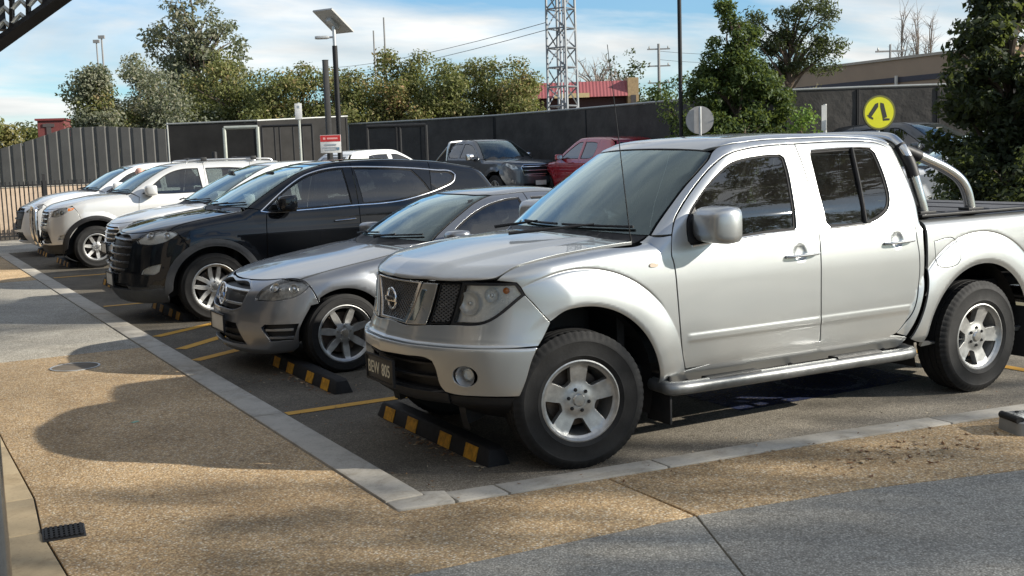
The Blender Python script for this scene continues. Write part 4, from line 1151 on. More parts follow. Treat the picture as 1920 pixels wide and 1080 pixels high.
def chrome_outline(wins):
    """outer line round all side windows: upper chain then lower chain, convex-ish hull of the set"""
    pts = [p for w in wins for p in w]
    up, lo = {}, {}
    xs = sorted(set(round(p[0], 2) for p in pts))
    def polyz(x):
        zs = []
        for w in wins:
            n = len(w)
            for i in range(n):
                (x1, z1), (x2, z2) = w[i], w[(i+1) % n]
                if (x1-x)*(x2-x) <= 0 and x1 != x2:
                    zs.append(z1+(z2-z1)*(x-x1)/(x2-x1))
        return (max(zs), min(zs)) if zs else None
    x0, x1 = min(p[0] for p in pts), max(p[0] for p in pts)
    U, D = [], []
    for x in np.linspace(x1-.004, x0+.004, 26):
        r = polyz(x)
        if r and r[0]-r[1] > .0: U.append((float(x), r[0]+.010)); D.append((float(x), r[1]-.010))
    hull = []
    for p_ in U:      # upper edge runs straight past the pillar between two windows
        while len(hull) > 1 and (hull[-1][0]-hull[-2][0])*(p_[1]-hull[-2][1])-(hull[-1][1]-hull[-2][1])*(p_[0]-hull[-2][0]) < 0: hull.pop()
        hull.append(p_)
    return hull+D[::-1]
def make_row():
    G = 'vehicles parked in the row'
    # ---- black SUV
    bk = Body(sec=[(.15, .72), (.3, .87), (.4, .905), (.6, .925), (.8, .936), (.92, .940), (.97, .930), (1.05, .918), (1.15, .893), (1.25, .855), (1.4, .785), (1.55, .70), (1.65, .64), (2., .5)],
              plan=[(-4.2, .22), (-3.6, .10), (-3.0, .03), (-2.4, .0), (-.4, 0), (.1, .015), (.4, .05), (.9, .15)],
              top=[(-4.2, 1.1), (-.9, 1.2), (-.45, 1.205), (-.06, 1.165), (.35, 1.095), (.6, 1.03), (.76, .975), (.9, .88)],
              nose=[(.15, .70), (.25, .85), (.42, .93), (.55, .925), (.7, .91), (.85, .885), (.95, .85), (1.02, .80), (1.1, .7)],
              nplan=[(0, 0), (.3, .03), (.5, .10), (.65, .19), (.8, .34), (.9, .50), (1.1, .95), (1.3, 1.5)],
              tail=[(.15, -3.6), (.35, -3.72), (.7, -3.78), (1.1, -3.74), (2, -3.6)], tplan=[(0, 0), (.6, .05), (.85, .16), (1.2, .6)],
              roof=[(-4.2, 1.32), (-3.6, 1.525), (-3.2, 1.605), (-2.8, 1.665), (-2.1, 1.705), (-1.6, 1.695), (-1.2, 1.64), (-.8, 1.55)],
              ws=(-.22, 1.195, -1.20, 1.675), rs=(-3.76, 1.1, -3.50, 1.545), flares=[(0, .37, .46, .60, .018, 2), (-2.7, .37, .46, .60, .018, 2)], crown=.045, wsc=.30, rsc=.2, r_top=.09, r_corner=.10)
    w1 = [(-.62, 1.19), (-.78, 1.315), (-.95, 1.425), (-1.13, 1.515), (-1.32, 1.57), (-1.50, 1.595), (-1.615, 1.60), (-1.635, 1.19), (-1.05, 1.17), (-.66, 1.165)]
    w2 = [(-1.745, 1.60), (-2.0, 1.59), (-2.30, 1.575), (-2.48, 1.555), (-2.60, 1.41), (-2.66, 1.30), (-2.53, 1.265), (-2.26, 1.215), (-1.98, 1.195), (-1.77, 1.19)]
    w3 = [(-2.56, 1.545), (-2.82, 1.520), (-3.00, 1.498), (-3.035, 1.465), (-3.00, 1.41), (-2.86, 1.345), (-2.76, 1.315), (-2.66, 1.40)]
    build_car('parked_suv', 'black seven-seat SUV with chrome window line, between the grey sedan and a white car', G, bk, paint('black_paint', (.006, .007, .009), .0, .4, .012, spec=0.), (.09, -7.2, 0), wb=2.70, R=.37, Wd=.235, rr=.245, ra=.455, style='twin',
              sill=.36, shuts=(-.60, -1.70, -2.62), belt=1.16, wins=(w1, w2, w3), joint=((56, 1.03), (62, .97), (67, .86), (70.5, .76)), lead=((0, .975), (20, .98), (38, .995), (50, 1.02)),
              cowlx=(-.18, -.40), headlight=[(33, .915), (38, .965), (48, .995), (58, 1.03), (67, 1.055), (65, 1.01), (58, .925), (53, .885), (44, .862), (36, .870)], grille=[(0, .955), (22, .955), (31, .90), (27, .62), (20, .56), (0, .55)], gbars=5, gbar_m=plain('dark_chrome', (.16, .16, .165), .28, .9),
              intake=[(0, .44), (24, .44), (30, .34), (0, .33)], fog=[(38, .545), (40, .60), (46, .64), (51.5, .66), (50, .575), (47, .545)], low=.25, clad=GREYP, chrome_dlo=CHROME, dlo=[(-.55, 1.165), (-.78, 1.335), (-.95, 1.445), (-1.13, 1.535), (-1.32, 1.588), (-1.50, 1.612), (-1.70, 1.615), (-2.0, 1.605), (-2.48, 1.572), (-2.82, 1.535), (-3.01, 1.512), (-3.05, 1.47), (-3.01, 1.40), (-2.83, 1.325), (-2.53, 1.25), (-2.26, 1.20), (-1.98, 1.18), (-1.70, 1.176), (-1.05, 1.155), (-.64, 1.150)], mirror=((-.80, .90, 1.245), (.24, .185, .10), paint('black_paint', (0, 0, 0)), .03),
              handles=((-1.52, 1.02), (-2.45, 1.06)), plate=.47, cat='suv', wins_m=(GLASS_S, GLASS_D, GLASS_D))
    # ---- grey sedan
    gs = Body(sec=[(.15, .72), (.22, .82), (.35, .865), (.5, .882), (.65, .885), (.74, .880), (.80, .868), (.88, .85), (.95, .825), (1.05, .78), (1.2, .70), (1.32, .61), (1.45, .5), (2, .3)],
              plan=[(-4.2, .20), (-3.4, .09), (-2.9, .03), (-2.2, 0), (-.4, 0), (.1, .02), (.4, .06), (.8, .14)],
              top=[(-4.2, .98), (-3.3, 1.0), (-2.6, .99), (-.9, .99), (-.62, .975), (-.3, .93), (.1, .865), (.4, .80), (.58, .75), (.7, .70)],
              nose=[(.15, .70), (.22, .77), (.35, .79), (.5, .775), (.6, .745), (.7, .70), (.78, .64), (.85, .55)],
              nplan=[(0, 0), (.3, .03), (.5, .095), (.65, .18), (.78, .31), (.88, .47), (1.1, .9), (1.3, 1.4)],
              tail=[(.15, -3.7), (.4, -3.78), (.8, -3.80), (1.0, -3.74), (2, -3.6)], tplan=[(0, 0), (.6, .05), (.85, .16), (1.2, .6)],
              roof=[(-3.6, 1.12), (-3.0, 1.28), (-2.5, 1.375), (-2.0, 1.41), (-1.6, 1.395), (-1.3, 1.35), (-1.0, 1.27)],
              ws=(-.60, .985, -1.36, 1.378), rs=(-3.18, 1.0, -2.55, 1.35), flares=[(0, .318, .36, .52, .022, 2), (-2.76, .318, .36, .52, .022, 2)], crown=.06, rcrown=.08, wsc=.42, rsc=.3, r_top=.07, r_corner=.08, r_side=.10, wsb=.03)
    w1 = [(-.98, 1.01), (-1.12, 1.115), (-1.28, 1.205), (-1.46, 1.275), (-1.65, 1.315), (-1.80, 1.325), (-1.84, 1.02), (-1.5, 1.005), (-1.02, .995)]
    w2 = [(-1.92, 1.325), (-2.2, 1.315), (-2.45, 1.275), (-2.62, 1.21), (-2.70, 1.05), (-2.3, 1.03), (-1.93, 1.02)]
    car = build_car('parked_sedan', 'metallic grey sedan with a round star badge in its grille, beside the silver pickup', G, gs, paint('grey_paint', (.19, .20, .215), .65, .3, .03), (.03, -3.45, 0), wb=2.76, R=.318, Wd=.225, rr=.222, ra=.365, style='seven',
              sill=.24, shuts=(-.62, -1.85, -2.60), belt=.96, wins=(w1, w2), joint=((63, .765), (67, .70), (70.5, .58)), lead=((0, .752), (20, .755), (38, .765), (55, .782)),
              cowlx=(-.52, -.72), headlight=[(36, .612), (38, .68), (45, .745), (56, .788), (64, .775), (67, .752), (64.5, .70), (59, .645), (48, .612)], grille=[(0, .735), (24, .735), (30, .70), (26, .55), (20, .525), (0, .52)], gbars=2, gbar_m=DULLCH, gframe=paint('grey_paint', (0, 0, 0)),
              intake=[(0, .42), (22, .42), (30, .25), (0, .24)], fog=[(41, .40), (43, .425), (60, .43), (57, .30), (46, .29)], low=.17, mirror=((-1.0, .80, 1.02), (.22, .15, .09), paint('grey_paint', (0, 0, 0)), .03), handles=((-1.68, .88), (-2.55, .90)), plate=.40,
              hw_axle=.77, fog_dark=True, lights_m=plain('lamp_housing_dark', (.42, .42, .42), .3, .4, .5, .5, 24, .6, 34), chrome_dlo=None)
    e0 = gs.wrap(np.array([(0., .635)]), .006)[0]
    st = MB().lathe([(.088+.009*math.cos(a), .009*math.sin(a)) for a in [i*math.pi/4 for i in range(8)]], 36, ax='x', close=True)
    for k in range(3):
        a = math.pi/2+k*2*math.pi/3
        st.tube([(0, 0, 0), (0, .085*math.cos(a), .085*math.sin(a))], [.016, .004], 6)
    st.build('star_badge', CHROME, car, smooth=True, loc=(float(e0[0])+.004, 0, .635), rot=(0, -.18, 0))
    # ---- white crossover behind the black SUV
    wc = Body(sec=[(.15, .70), (.3, .84), (.45, .88), (.65, .90), (.85, .905), (.98, .895), (1.08, .875), (1.16, .85), (1.3, .80), (1.45, .73), (1.6, .65), (1.7, .59), (2, .5)],
              plan=[(-4.2, .2), (-3.5, .09), (-2.9, .03), (-2.3, 0), (-.4, 0), (.1, .015), (.4, .05), (.9, .16)],
              top=[(-4.2, 1.1), (-.9, 1.15), (-.45, 1.145), (-.1, 1.11), (.25, 1.06), (.55, .99), (.75, .91), (.88, .82)],
              nose=[(.15, .70), (.25, .80), (.45, .86), (.65, .855), (.8, .835), (.9, .80), (.98, .74), (1.1, .6)],
              nplan=[(0, 0), (.3, .035), (.5, .11), (.65, .20), (.8, .36), (.88, .5), (1.1, .95), (1.3, 1.5)],
              tail=[(.15, -3.4), (.35, -3.48), (.7, -3.52), (1.1, -3.48), (2, -3.3)], tplan=[(0, 0), (.6, .05), (.85, .16), (1.2, .6)],
              roof=[(-4., 1.35), (-3.2, 1.58), (-2.6, 1.665), (-2.0, 1.70), (-1.6, 1.69), (-1.2, 1.62), (-.8, 1.5)],
              ws=(-.28, 1.135, -1.32, 1.665), rs=(-3.5, 1.1, -3.2, 1.56), flares=[(0, .36, .44, .58, .02, 2), (-2.64, .36, .44, .58, .02, 2)], crown=.06, wsc=.34, rsc=.2, r_top=.09, r_corner=.11)
    w1 = [(-.72, 1.14), (-.9, 1.26), (-1.1, 1.38), (-1.3, 1.48), (-1.5, 1.545), (-1.64, 1.56), (-1.66, 1.15), (-1.1, 1.13)]
    w2 = [(-1.76, 1.56), (-2.2, 1.55), (-2.5, 1.51), (-2.62, 1.24), (-2.3, 1.19), (-1.78, 1.16)]
    w3 = [(-2.60, 1.50), (-2.85, 1.45), (-3.0, 1.38), (-2.90, 1.33), (-2.70, 1.28)]
    WHITE = paint('white_paint', (.74, .75, .74), 0, .32, .06)
    build_car('parked_crossover', 'white crossover half hidden behind the black SUV, only bonnet and windscreen showing', G, wc, WHITE, (-.42, -10.9, 0), wb=2.64, R=.36, Wd=.225, rr=.225, ra=.44, style='ten',
              sill=.34, shuts=(-.62, -1.71, -2.55), belt=1.10, wins=(w1, w2, w3), joint=((58, .97), (64, .90), (69, .78)), lead=((0, .905), (20, .91), (38, .93), (52, .96)), cowlx=(-.24, -.44),
              headlight=[(36, .83), (40, .90), (50, .955), (62, .985), (62, .93), (54, .83), (44, .80)], grille=[(0, .87), (26, .87), (30, .82), (25, .62), (0, .60)], gbars=4, gbar_m=CHROME, gframe=CHROME,
              intake=[(0, .52), (26, .52), (30, .36), (0, .35)], fog=[(42, .46), (43, .55), (50, .57), (51, .48)], low=.25, mirror=((-.95, .86, 1.18), (.22, .16, .09), WHITE, .03), plate=.56, hw_axle=.77, rails=None, cat='suv')
    # ---- pale silver SUV with roof rails and nudge bar
    ou = Body(sec=[(.15, .70), (.3, .82), (.45, .87), (.65, .89), (.85, .895), (1.0, .89), (1.1, .875), (1.18, .855), (1.3, .81), (1.45, .75), (1.6, .685), (1.7, .63), (2, .5)],
              plan=[(-4.2, .18), (-3.5, .07), (-2.9, .02), (-2.3, 0), (-.4, 0), (.1, .015), (.4, .05), (.9, .16)],
              top=[(-4.2, 1.15), (-.9, 1.24), (-.5, 1.24), (-.25, 1.225), (.18, 1.16), (.45, 1.10), (.6, 1.05), (.75, .97)],
              nose=[(.15, .62), (.28, .72), (.48, .76), (.7, .755), (.85, .74), (.98, .71), (1.05, .66), (1.15, .55)],
              nplan=[(0, 0), (.3, .03), (.5, .09), (.65, .17), (.78, .29), (.88, .45), (1.1, .9), (1.3, 1.4)],
              tail=[(.15, -3.55), (.35, -3.62), (.7, -3.66), (1.1, -3.62), (2, -3.5)], tplan=[(0, 0), (.6, .04), (.85, .13), (1.2, .6)],
              roof=[(-4., 1.6), (-3.5, 1.70), (-2.8, 1.735), (-2.0, 1.74), (-1.6, 1.725), (-1.2, 1.66), (-.8, 1.55)],
              ws=(-.42, 1.225, -1.24, 1.69), rs=(-3.64, 1.15, -3.42, 1.68), flares=[(0, .355, .46, .60, .025, 2), (-2.67, .355, .46, .60, .025, 2)], crown=.05, wsc=.34, rsc=.12, r_top=.08, r_corner=.09)
    w1 = [(-.80, 1.21), (-1.0, 1.36), (-1.2, 1.50), (-1.35, 1.57), (-1.55, 1.615), (-1.82, 1.62), (-1.86, 1.20), (-1.3, 1.195)]
    w2 = [(-1.95, 1.62), (-2.35, 1.62), (-2.62, 1.60), (-2.68, 1.30), (-2.5, 1.22), (-1.97, 1.20)]
    w3 = [(-2.76, 1.59), (-3.10, 1.565), (-3.32, 1.52), (-3.25, 1.30), (-2.82, 1.27)]
    PALE = paint('pale_silver_paint', (.62, .62, .60), .35, .34, .10)
    car = build_car('parked_suv', 'pale silver SUV with roof rails and a tubular nudge bar', G, ou, PALE, (.02, -15.0, 0), wb=2.67, R=.355, Wd=.225, rr=.215, ra=.46, style='seven',
              sill=.36, shuts=(-.73, -1.90, -2.66), belt=1.16, wins=(w1, w2, w3), joint=((62, 1.05), (66, .97), (70.5, .80)), lead=((0, 1.0), (20, 1.005), (38, 1.02), (55, 1.045)), cowlx=(-.34, -.52),
              headlight=[(34, .885), (37, .985), (46, 1.02), (56, 1.035), (56, .965), (50, .91), (42, .88)], grille=[(0, .97), (27, .97), (29, .90), (24, .74), (0, .72)], gbars=3, gbar_m=CHROME,
              intake=[(0, .64), (26, .64), (34, .44), (0, .42)], fog=[(44, .50), (46, .57), (55, .60), (57, .52)], low=.28, clad=BLACKP, mirror=((-.92, .84, 1.27), (.23, .18, .10), PALE, .03), rails=DULLCH, hw_axle=.765, cat='suv', handles=((-1.72, 1.05), (-2.55, 1.07)))
    for s in (1, -1):
        o = panel(ou, 'indicator_lens', 'wrap', [(s*56.5, 1.03), (s*64, 1.035), (s*62, .99), (s*56.5, .97)], AMBER, car, off=.002, res=.05)
    nb = MB()
    nb.tube(tubular([(.80, -.28, .40), (.86, -.29, .60), (.86, -.27, .92), (.84, -.20, 1.04), (.84, .20, 1.04), (.86, .27, .92), (.86, .29, .60), (.80, .28, .40)], 6), .035, 12)
    b_ = nb.build('nudge_bar', CHROME, car, smooth=True)
    MB().box((.84, 0, .56), (.03, .70, .22)).build('nudge_bar_plate', BLACKP, b_, bevel=.01)
    for x in (-1.95, -2.85):
        MB().tube([(x, -.62, 1.785), (x, .62, 1.785)], .018, 8, sq=.7).build('roof_crossbar', DARKST, car, smooth=True)
        for s in (1, -1): MB().box((x, s*.62, 1.770), (.10, .05, .07)).build('crossbar_foot', BLACKP, car, bevel=.01)
    # ---- farthest white SUV
    fa = Body(sec=[(.15, .72), (.3, .85), (.45, .90), (.7, .92), (.95, .915), (1.1, .90), (1.2, .87), (1.35, .81), (1.5, .75), (1.65, .67), (1.75, .6), (2, .5)],
              plan=[(-4.2, .15), (-3.5, .06), (-2.9, .02), (-.4, 0), (.1, .015), (.4, .05), (.9, .16)],
              top=[(-4.2, 1.15), (-.9, 1.24), (-.4, 1.235), (-.05, 1.20), (.25, 1.14), (.55, 1.01), (.7, .95), (.88, .86)],
              nose=[(.15, .70), (.3, .80), (.45, .86), (.65, .85), (.8, .83), (.92, .79), (1.0, .72), (1.15, .55)],
              nplan=[(0, 0), (.3, .03), (.5, .09), (.65, .17), (.78, .29), (.9, .46), (1.1, .9), (1.3, 1.4)],
              tail=[(.15, -3.7), (.5, -3.78), (1.1, -3.76), (2, -3.6)], tplan=[(0, 0), (.6, .04), (.85, .13), (1.2, .6)],
              roof=[(-4., 1.62), (-3.2, 1.72), (-2.4, 1.75), (-1.8, 1.745), (-1.4, 1.70), (-1.0, 1.62)],
              ws=(-.45, 1.225, -1.25, 1.69), rs=(-3.76, 1.15, -3.5, 1.68), flares=[(0, .38, .48, .64, .03, 2), (-2.75, .38, .48, .64, .03, 2)], crown=.05, wsc=.30, rsc=.12, r_top=.08, r_corner=.08)
    w1 = [(-.86, 1.24), (-1.05, 1.40), (-1.25, 1.53), (-1.5, 1.60), (-1.82, 1.61), (-1.86, 1.23), (-1.3, 1.22)]
    w2 = [(-1.95, 1.61), (-2.5, 1.60), (-2.68, 1.30), (-2.5, 1.24), (-1.97, 1.23)]
    build_car('parked_suv', 'white off-road SUV with a black grille surround, farthest in the row by the picket fence', G, fa, WHITE, (0, -18.4, 0), wb=2.75, R=.385, Wd=.25, rr=.225, ra=.48, style='ten', rs=1.5,
              sill=.40, shuts=(-.73, -1.90, -2.70), belt=1.18, wins=(w1, w2), joint=((60, 1.0), (66, .92), (70.5, .80)), lead=((0, .965), (20, .97), (38, .985), (52, 1.01)), cowlx=(-.36, -.54),
              headlight=[(35, .86), (40, .93), (50, .985), (58, 1.0), (58, .94), (50, .86)], grille=[(0, .94), (28, .93), (33, .86), (26, .55), (0, .52)], gbars=3, gbar_m=BLACKP, gframe=BLACKP,
              intake=[(0, .48), (30, .48), (36, .30), (0, .30)], fog=[(42, .44), (43, .60), (52, .62), (53, .48)], low=.26, mirror=((-.98, .86, 1.29), (.23, .18, .10), WHITE, .03), hw_axle=.78, cat='suv')
# ---------------------------------------------------------------- ground, paving, kerbs, markings
def aggregate(name, cols, scale=105, dark=(.05, .04, .03), stain=.25, rough=.85, bump=.5, bay_dark=False):
    t = NT(name); g = t.a('ShaderNodeNewGeometry').outputs['Position']
    vo = t.a('ShaderNodeTexVoronoi', {'Scale': scale, 'Vector': g}, feature='F1')
    sp = t.a('ShaderNodeSeparateColor', {0: vo.outputs['Color']})
    n = len(cols)
    c = t.ramp(sp.outputs[0], [(i/(n-1)*.98, k) for i, k in enumerate(cols)])
    # cement between the stones
    edge = t.ramp(vo.outputs['Distance'], [(.30, (0, 0, 0)), (.62, (1, 1, 1))])
    c = t.mix(t.math('MULTIPLY', edge, .65), c, dark)
    big = t.ramp(t.noise(1.3, 7, .65, g), [(.3, (1-stain,)*3), (.7, (1.12, 1.12, 1.12))])
    c = t.mix(1., c, big, 'MULTIPLY')
    spot = t.ramp(t.noise(14, 5, .7, g), [(.30, (.55, .52, .48)), (.44, (1, 1, 1))])
    c = t.mix(.8, c, spot, 'MULTIPLY')
    old = t.ramp(t.noise(.55, 6, .62, g, .8), [(.34, (.74, .72, .69)), (.48, (1, 1, 1)), (.66, (1, 1, 1)), (.78, (1.12, 1.1, 1.08))])
    c = t.mix(.85, c, old, 'MULTIPLY')
    vb = t.a('ShaderNodeTexVoronoi', {'Scale': scale*.42, 'Vector': g}, feature='F1')
    pb = t.ramp(vb.outputs['Distance'], [(.16, (1, 1, 1)), (.24, (0, 0, 0))]); sb = t.a('ShaderNodeSeparateColor', {0: vb.outputs['Color']})
    c = t.mix(t.math('MULTIPLY', pb, .75), c, t.ramp(sb.outputs[1], [(i/(n-1)*.98, k) for i, k in enumerate(cols)]))
    gum = t.a('ShaderNodeTexVoronoi', {'Scale': 2.6, 'Vector': g}, feature='F1'); gs = t.a('ShaderNodeSeparateColor', {0: gum.outputs['Color']})
    gd = t.math('MULTIPLY', t.ramp(gum.outputs['Distance'], [(.022, (1, 1, 1)), (.036, (0, 0, 0))]), t.ramp(gs.outputs[2], [(.45, (0, 0, 0)), (.5, (.6, .6, .6))]))
    c = t.mix(gd, c, (.05, .045, .04))
    if bay_dark:     # darker over the kerb end of the bays, with a noisy edge
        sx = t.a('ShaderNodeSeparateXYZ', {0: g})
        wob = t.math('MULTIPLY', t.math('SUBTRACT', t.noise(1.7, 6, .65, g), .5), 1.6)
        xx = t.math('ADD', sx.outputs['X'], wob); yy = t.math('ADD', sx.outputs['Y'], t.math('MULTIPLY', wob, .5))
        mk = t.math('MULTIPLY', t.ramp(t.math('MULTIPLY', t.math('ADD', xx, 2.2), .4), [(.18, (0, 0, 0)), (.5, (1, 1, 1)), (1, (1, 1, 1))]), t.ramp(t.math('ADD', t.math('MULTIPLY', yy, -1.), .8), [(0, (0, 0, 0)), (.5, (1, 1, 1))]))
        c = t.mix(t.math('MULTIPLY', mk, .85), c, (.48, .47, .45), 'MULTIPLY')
    h = t.math('SUBTRACT', 1., vo.outputs['Distance'])
    return t.done(t.bsdf(c, rough, 0, .3, t.bump(h, bump, .004)))
def concrete(name, col, scale=5.):
    t = NT(name); g = t.a('ShaderNodeNewGeometry').outputs['Position']
    c = t.ramp(t.noise(scale, 8, .7, g), [(.3, tuple(v*.72 for v in col)), (.5, col), (.75, tuple(min(1, v*1.15) for v in col))])
    sp = t.ramp(t.noise(60, 4, .7, g), [(.30, (.7, .69, .66)), (.45, (1, 1, 1))])
    c = t.mix(.8, c, sp, 'MULTIPLY')
    d = t.ramp(t.noise(2.2, 6, .7, g, 1.2), [(.36, (.62, .58, .52)), (.5, (1, 1, 1))])
    c = t.mix(.6, c, d, 'MULTIPLY')
    return t.done(t.bsdf(c, .85, 0, .3, t.bump(t.noise(140, 5, .7, g), .35, .003)))
BROWN = aggregate('brown_pebble_paving', [(.26, .17, .09), (.72, .50, .26), (.50, .33, .17), (.80, .62, .38), (.60, .40, .20), (.86, .76, .58), (.39, .25, .13), (.74, .52, .28)], 86, (.27, .185, .10), .30)
GREYA = aggregate('grey_pebble_paving', [(.20, .187, .158), (.52, .488, .415), (.36, .337, .286), (.68, .636, .545), (.43, .404, .344), (.27, .254, .216)], 105, (.22, .205, .174), .30)
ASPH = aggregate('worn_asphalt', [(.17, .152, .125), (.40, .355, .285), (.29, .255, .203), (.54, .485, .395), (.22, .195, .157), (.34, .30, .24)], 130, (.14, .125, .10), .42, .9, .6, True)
KERB = concrete('kerb_concrete', (.44, .41, .355))
SANDST = concrete('sandstone_paving', (.36, .285, .18), 3.)
YEL = None
def worn_paint(name, col, amount=.45):
    t = NT(name); g = t.a('ShaderNodeNewGeometry').outputs['Position']
    n = t.ramp(t.noise(38, 7, .75, g), [(amount-.12, (0, 0, 0)), (amount+.06, (1, 1, 1))])
    c = t.ramp(t.noise(9, 5, .6, g), [(.3, tuple(v*.8 for v in col)), (.7, col)])
    p = t.bsdf(c, .75, 0, .4)
    tr = t.a('ShaderNodeBsdfTransparent')
    m = t.a('ShaderNodeMixShader'); t.l.new(n, m.inputs[0]); t.l.new(tr.outputs[0], m.inputs[1]); t.l.new(p, m.inputs[2])
    return t.done(m.outputs[0])
YEL = worn_paint('worn_yellow_line_paint', (.66, .36, .06), .36)
BLUEP = worn_paint('worn_blue_bay_paint', (.010, .020, .07), .46)
WHITEP = worn_paint('worn_white_bay_paint', (.16, .17, .20), .50)

def hgt(x, y):
    t = min(1., max(0., (-6.-x)/8.)); return .38*t*t*(3-2*t)
def hsheet(name, x0, x1, y0, y1, z, m, nx=2, ny=2, kind='structure'):
    v, f = [], []
    for i in range(nx+1):
        for j in range(ny+1):
            x, y = x0+(x1-x0)*i/nx, y0+(y1-y0)*j/ny; v.append((x, y, z+hgt(x, y)))
    for i in range(nx):
        for j in range(ny): f.append((i*(ny+1)+j, (i+1)*(ny+1)+j, (i+1)*(ny+1)+j+1, i*(ny+1)+j+1))
    o = mesh_obj(name, v, f, m); 
    bm = bmesh.new(); bm.from_mesh(o.data); bmesh.ops.recalc_face_normals(bm, faces=bm.faces)
    if bm.faces[0].normal.z < 0: bmesh.ops.reverse_faces(bm, faces=bm.faces)
    bm.to_mesh(o.data); bm.free()
    return tag(o, kind=kind)
def flat(name, pts, z, m, parent=None, thick=0.):
    if thick:
        o = MB().prism(pts, z-thick, z).build(name, m, parent, bevel=.006)
    else:
        a = area2(np.array(pts, float)); pts = pts if a > 0 else pts[::-1]
        o = mesh_obj(name, [(x, y, z) for x, y in pts], [tuple(range(len(pts)))], m, parent)
    return o
def k2(x):                                     # outer line of the side kerb (slightly bowed)
    xs = [-9, -4.0, -2.65, -1.97, -1.3, -.83, -.17, .16, .58, .87, 1.18]
    ys = [2.35, 1.66, 1.47, 1.37, 1.275, 1.225, 1.165, 1.13, 1.09, 1.055, 1.015]
    return float(np.interp(x, xs, ys))
def build_ground():
    G0 = NT('far_ground'); gp = G0.a('ShaderNodeNewGeometry').outputs['Position']
    gc = G0.ramp(G0.noise(.25, 8, .6, gp), [(.3, (.10, .095, .05)), (.55, (.17, .145, .085)), (.8, (.22, .19, .13))])
    gm = G0.done(G0.bsdf(gc, .95))
    hsheet('ground', -700, 500, -900, 300, -.03, gm, 240, 4)
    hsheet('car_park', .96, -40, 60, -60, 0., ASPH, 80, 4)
    # footpath slabs
    fp = mesh_obj('footpath', [(3.9, -23.6, -.004), (3.9, 9, -.004), (-12, 9, -.004), (-12, 2.3, -.004), (1.0, .9, -.004), (1.0, -23.6, -.004)], [(0, 1, 2, 3, 4, 5)], concrete('paving_joint_fill', (.06, .055, .05)))
    bm = bmesh.new(); bm.from_mesh(fp.data); bmesh.ops.recalc_face_normals(bm, faces=bm.faces)
    if bm.faces[:][0].normal.z < 0: bmesh.ops.reverse_faces(bm, faces=bm.faces)
    bm.to_mesh(fp.data); bm.free(); tag(fp, kind='structure'); fp.location.z = 0
    g = .004; zf = .012
    def slab(name, pts, m): return flat(name, pts, zf, m, fp, .016)
    ko = 1.172
    slab('paving_slab', [(ko, -4.96), (2.665, -4.96), (2.672, -1.6), (2.66, -.3), (2.70, .3), (2.68, 1.0), (2.70, 1.79), (1.70, 1.80), (.045, 1.885), (.034, k2(.034)+.006), (.58, k2(.58)+.006), (.9, k2(.9)+.006), (ko, 1.02)], BROWN)
    def strip(xa, xb, n=8):
        xs = [xa+(xb-xa)*i/n for i in range(n+1)]
        return [(x, k2(x)+.006) for x in xs]
    by = lambda x: float(np.interp(x, [-9, -3.2, -1.7, -.74, .03], [3.4, 2.55, 2.25, 2.0, 1.885]))
    xs = [.026-.9*i for i in range(11)]
    slab('paving_slab', strip(.026, -9, 14)+[(x, by(x)) for x in reversed(xs)], BROWN)
    slab('paving_slab', [(2.70, 1.80), (1.70, 1.806), (.040, 1.893), (.345, 2.57), (1.2, 5.0), (2.4, 8.9), (3.88, 8.9), (3.88, 1.80)], GREYA)
    slab('paving_slab', [(.030, 1.893)]+[(x, by(x)+.008) for x in xs]+[(-9, 8.9), (2.385, 8.9), (1.19, 5.0), (.335, 2.57)], GREYA)
    slab('paving_slab', [(ko, -12.68), (3.85, -12.68), (3.85, -4.968), (ko, -4.968)], GREYA)
    slab('paving_slab', [(ko, -19.0), (3.85, -19.0), (3.85, -12.688), (ko, -12.688)], BROWN)
    slab('paving_slab', [(.2, -23.5), (3.85, -23.5), (3.85, -19.008), (.2, -19.008)], GREYA)
    edge = [(2.668, -4.96), (2.675, -1.6), (2.664, -.3), (2.704, .3), (2.684, 1.0), (2.704, 1.79)]
    rng = random.Random(3)
    ys = [-4.96, -3.1, -1.62, -.32, .31, 1.02, 1.79]
    ex = [2.669, 2.676, 2.678, 2.668, 2.708, 2.688, 2.708]
    for i in range(6):
        slab('sandstone_slab', [(ex[i], ys[i]+g), (3.85, ys[i]+g), (3.85, ys[i+1]-g), (ex[i+1], ys[i+1]-g)], SANDST)
    # kerb stones
    kb = empty('kerb'); tag(kb, kind='structure')
    cuts = [-19.1, -16.6, -14.1, -11.6, -9.1, -6.5, -3.92, -1.4, .86]
    for a, b in zip(cuts[:-1], cuts[1:]):
        MB().prism([(.957, a+.004), (1.167, a+.004), (1.167, b-.004), (.957, b-.004)], -.15, .022).build('kerb_stone', KERB, kb, bevel=.010)
    MB().prism([(.957, .866), (1.167, .866), (1.172, 1.0), (1.15, 1.016), (.875, k2(.875)), (.84, .86), (.957, .80)], -.15, .021).build('kerb_stone', KERB, kb, bevel=.010)
    kc = [.865, .585, -.35, -2.3, -4.2, -6.5, -9]
    for a, b in zip(kc[:-1], kc[1:]):
        n = 7; xs = [a-.005+(b-a+.01)*i/n for i in range(n+1)]
        MB().prism([(x, k2(x)) for x in xs]+[(x, k2(x)-.175) for x in reversed(xs)], -.15, .020).build('kerb_stone', KERB, kb, bevel=.010)
    # painted lines
    def stripe(name, pts, m, z=.004, w=.10):
        a, b = Vector(pts[0]), Vector(pts[1]); d = (b-a).normalized(); n = Vector((-d.y, d.x))*w/2
        o = flat(name, [tuple(a+n), tuple(b+n), tuple(b-n), tuple(a-n)], z, m); return o
    L = 'faded yellow '
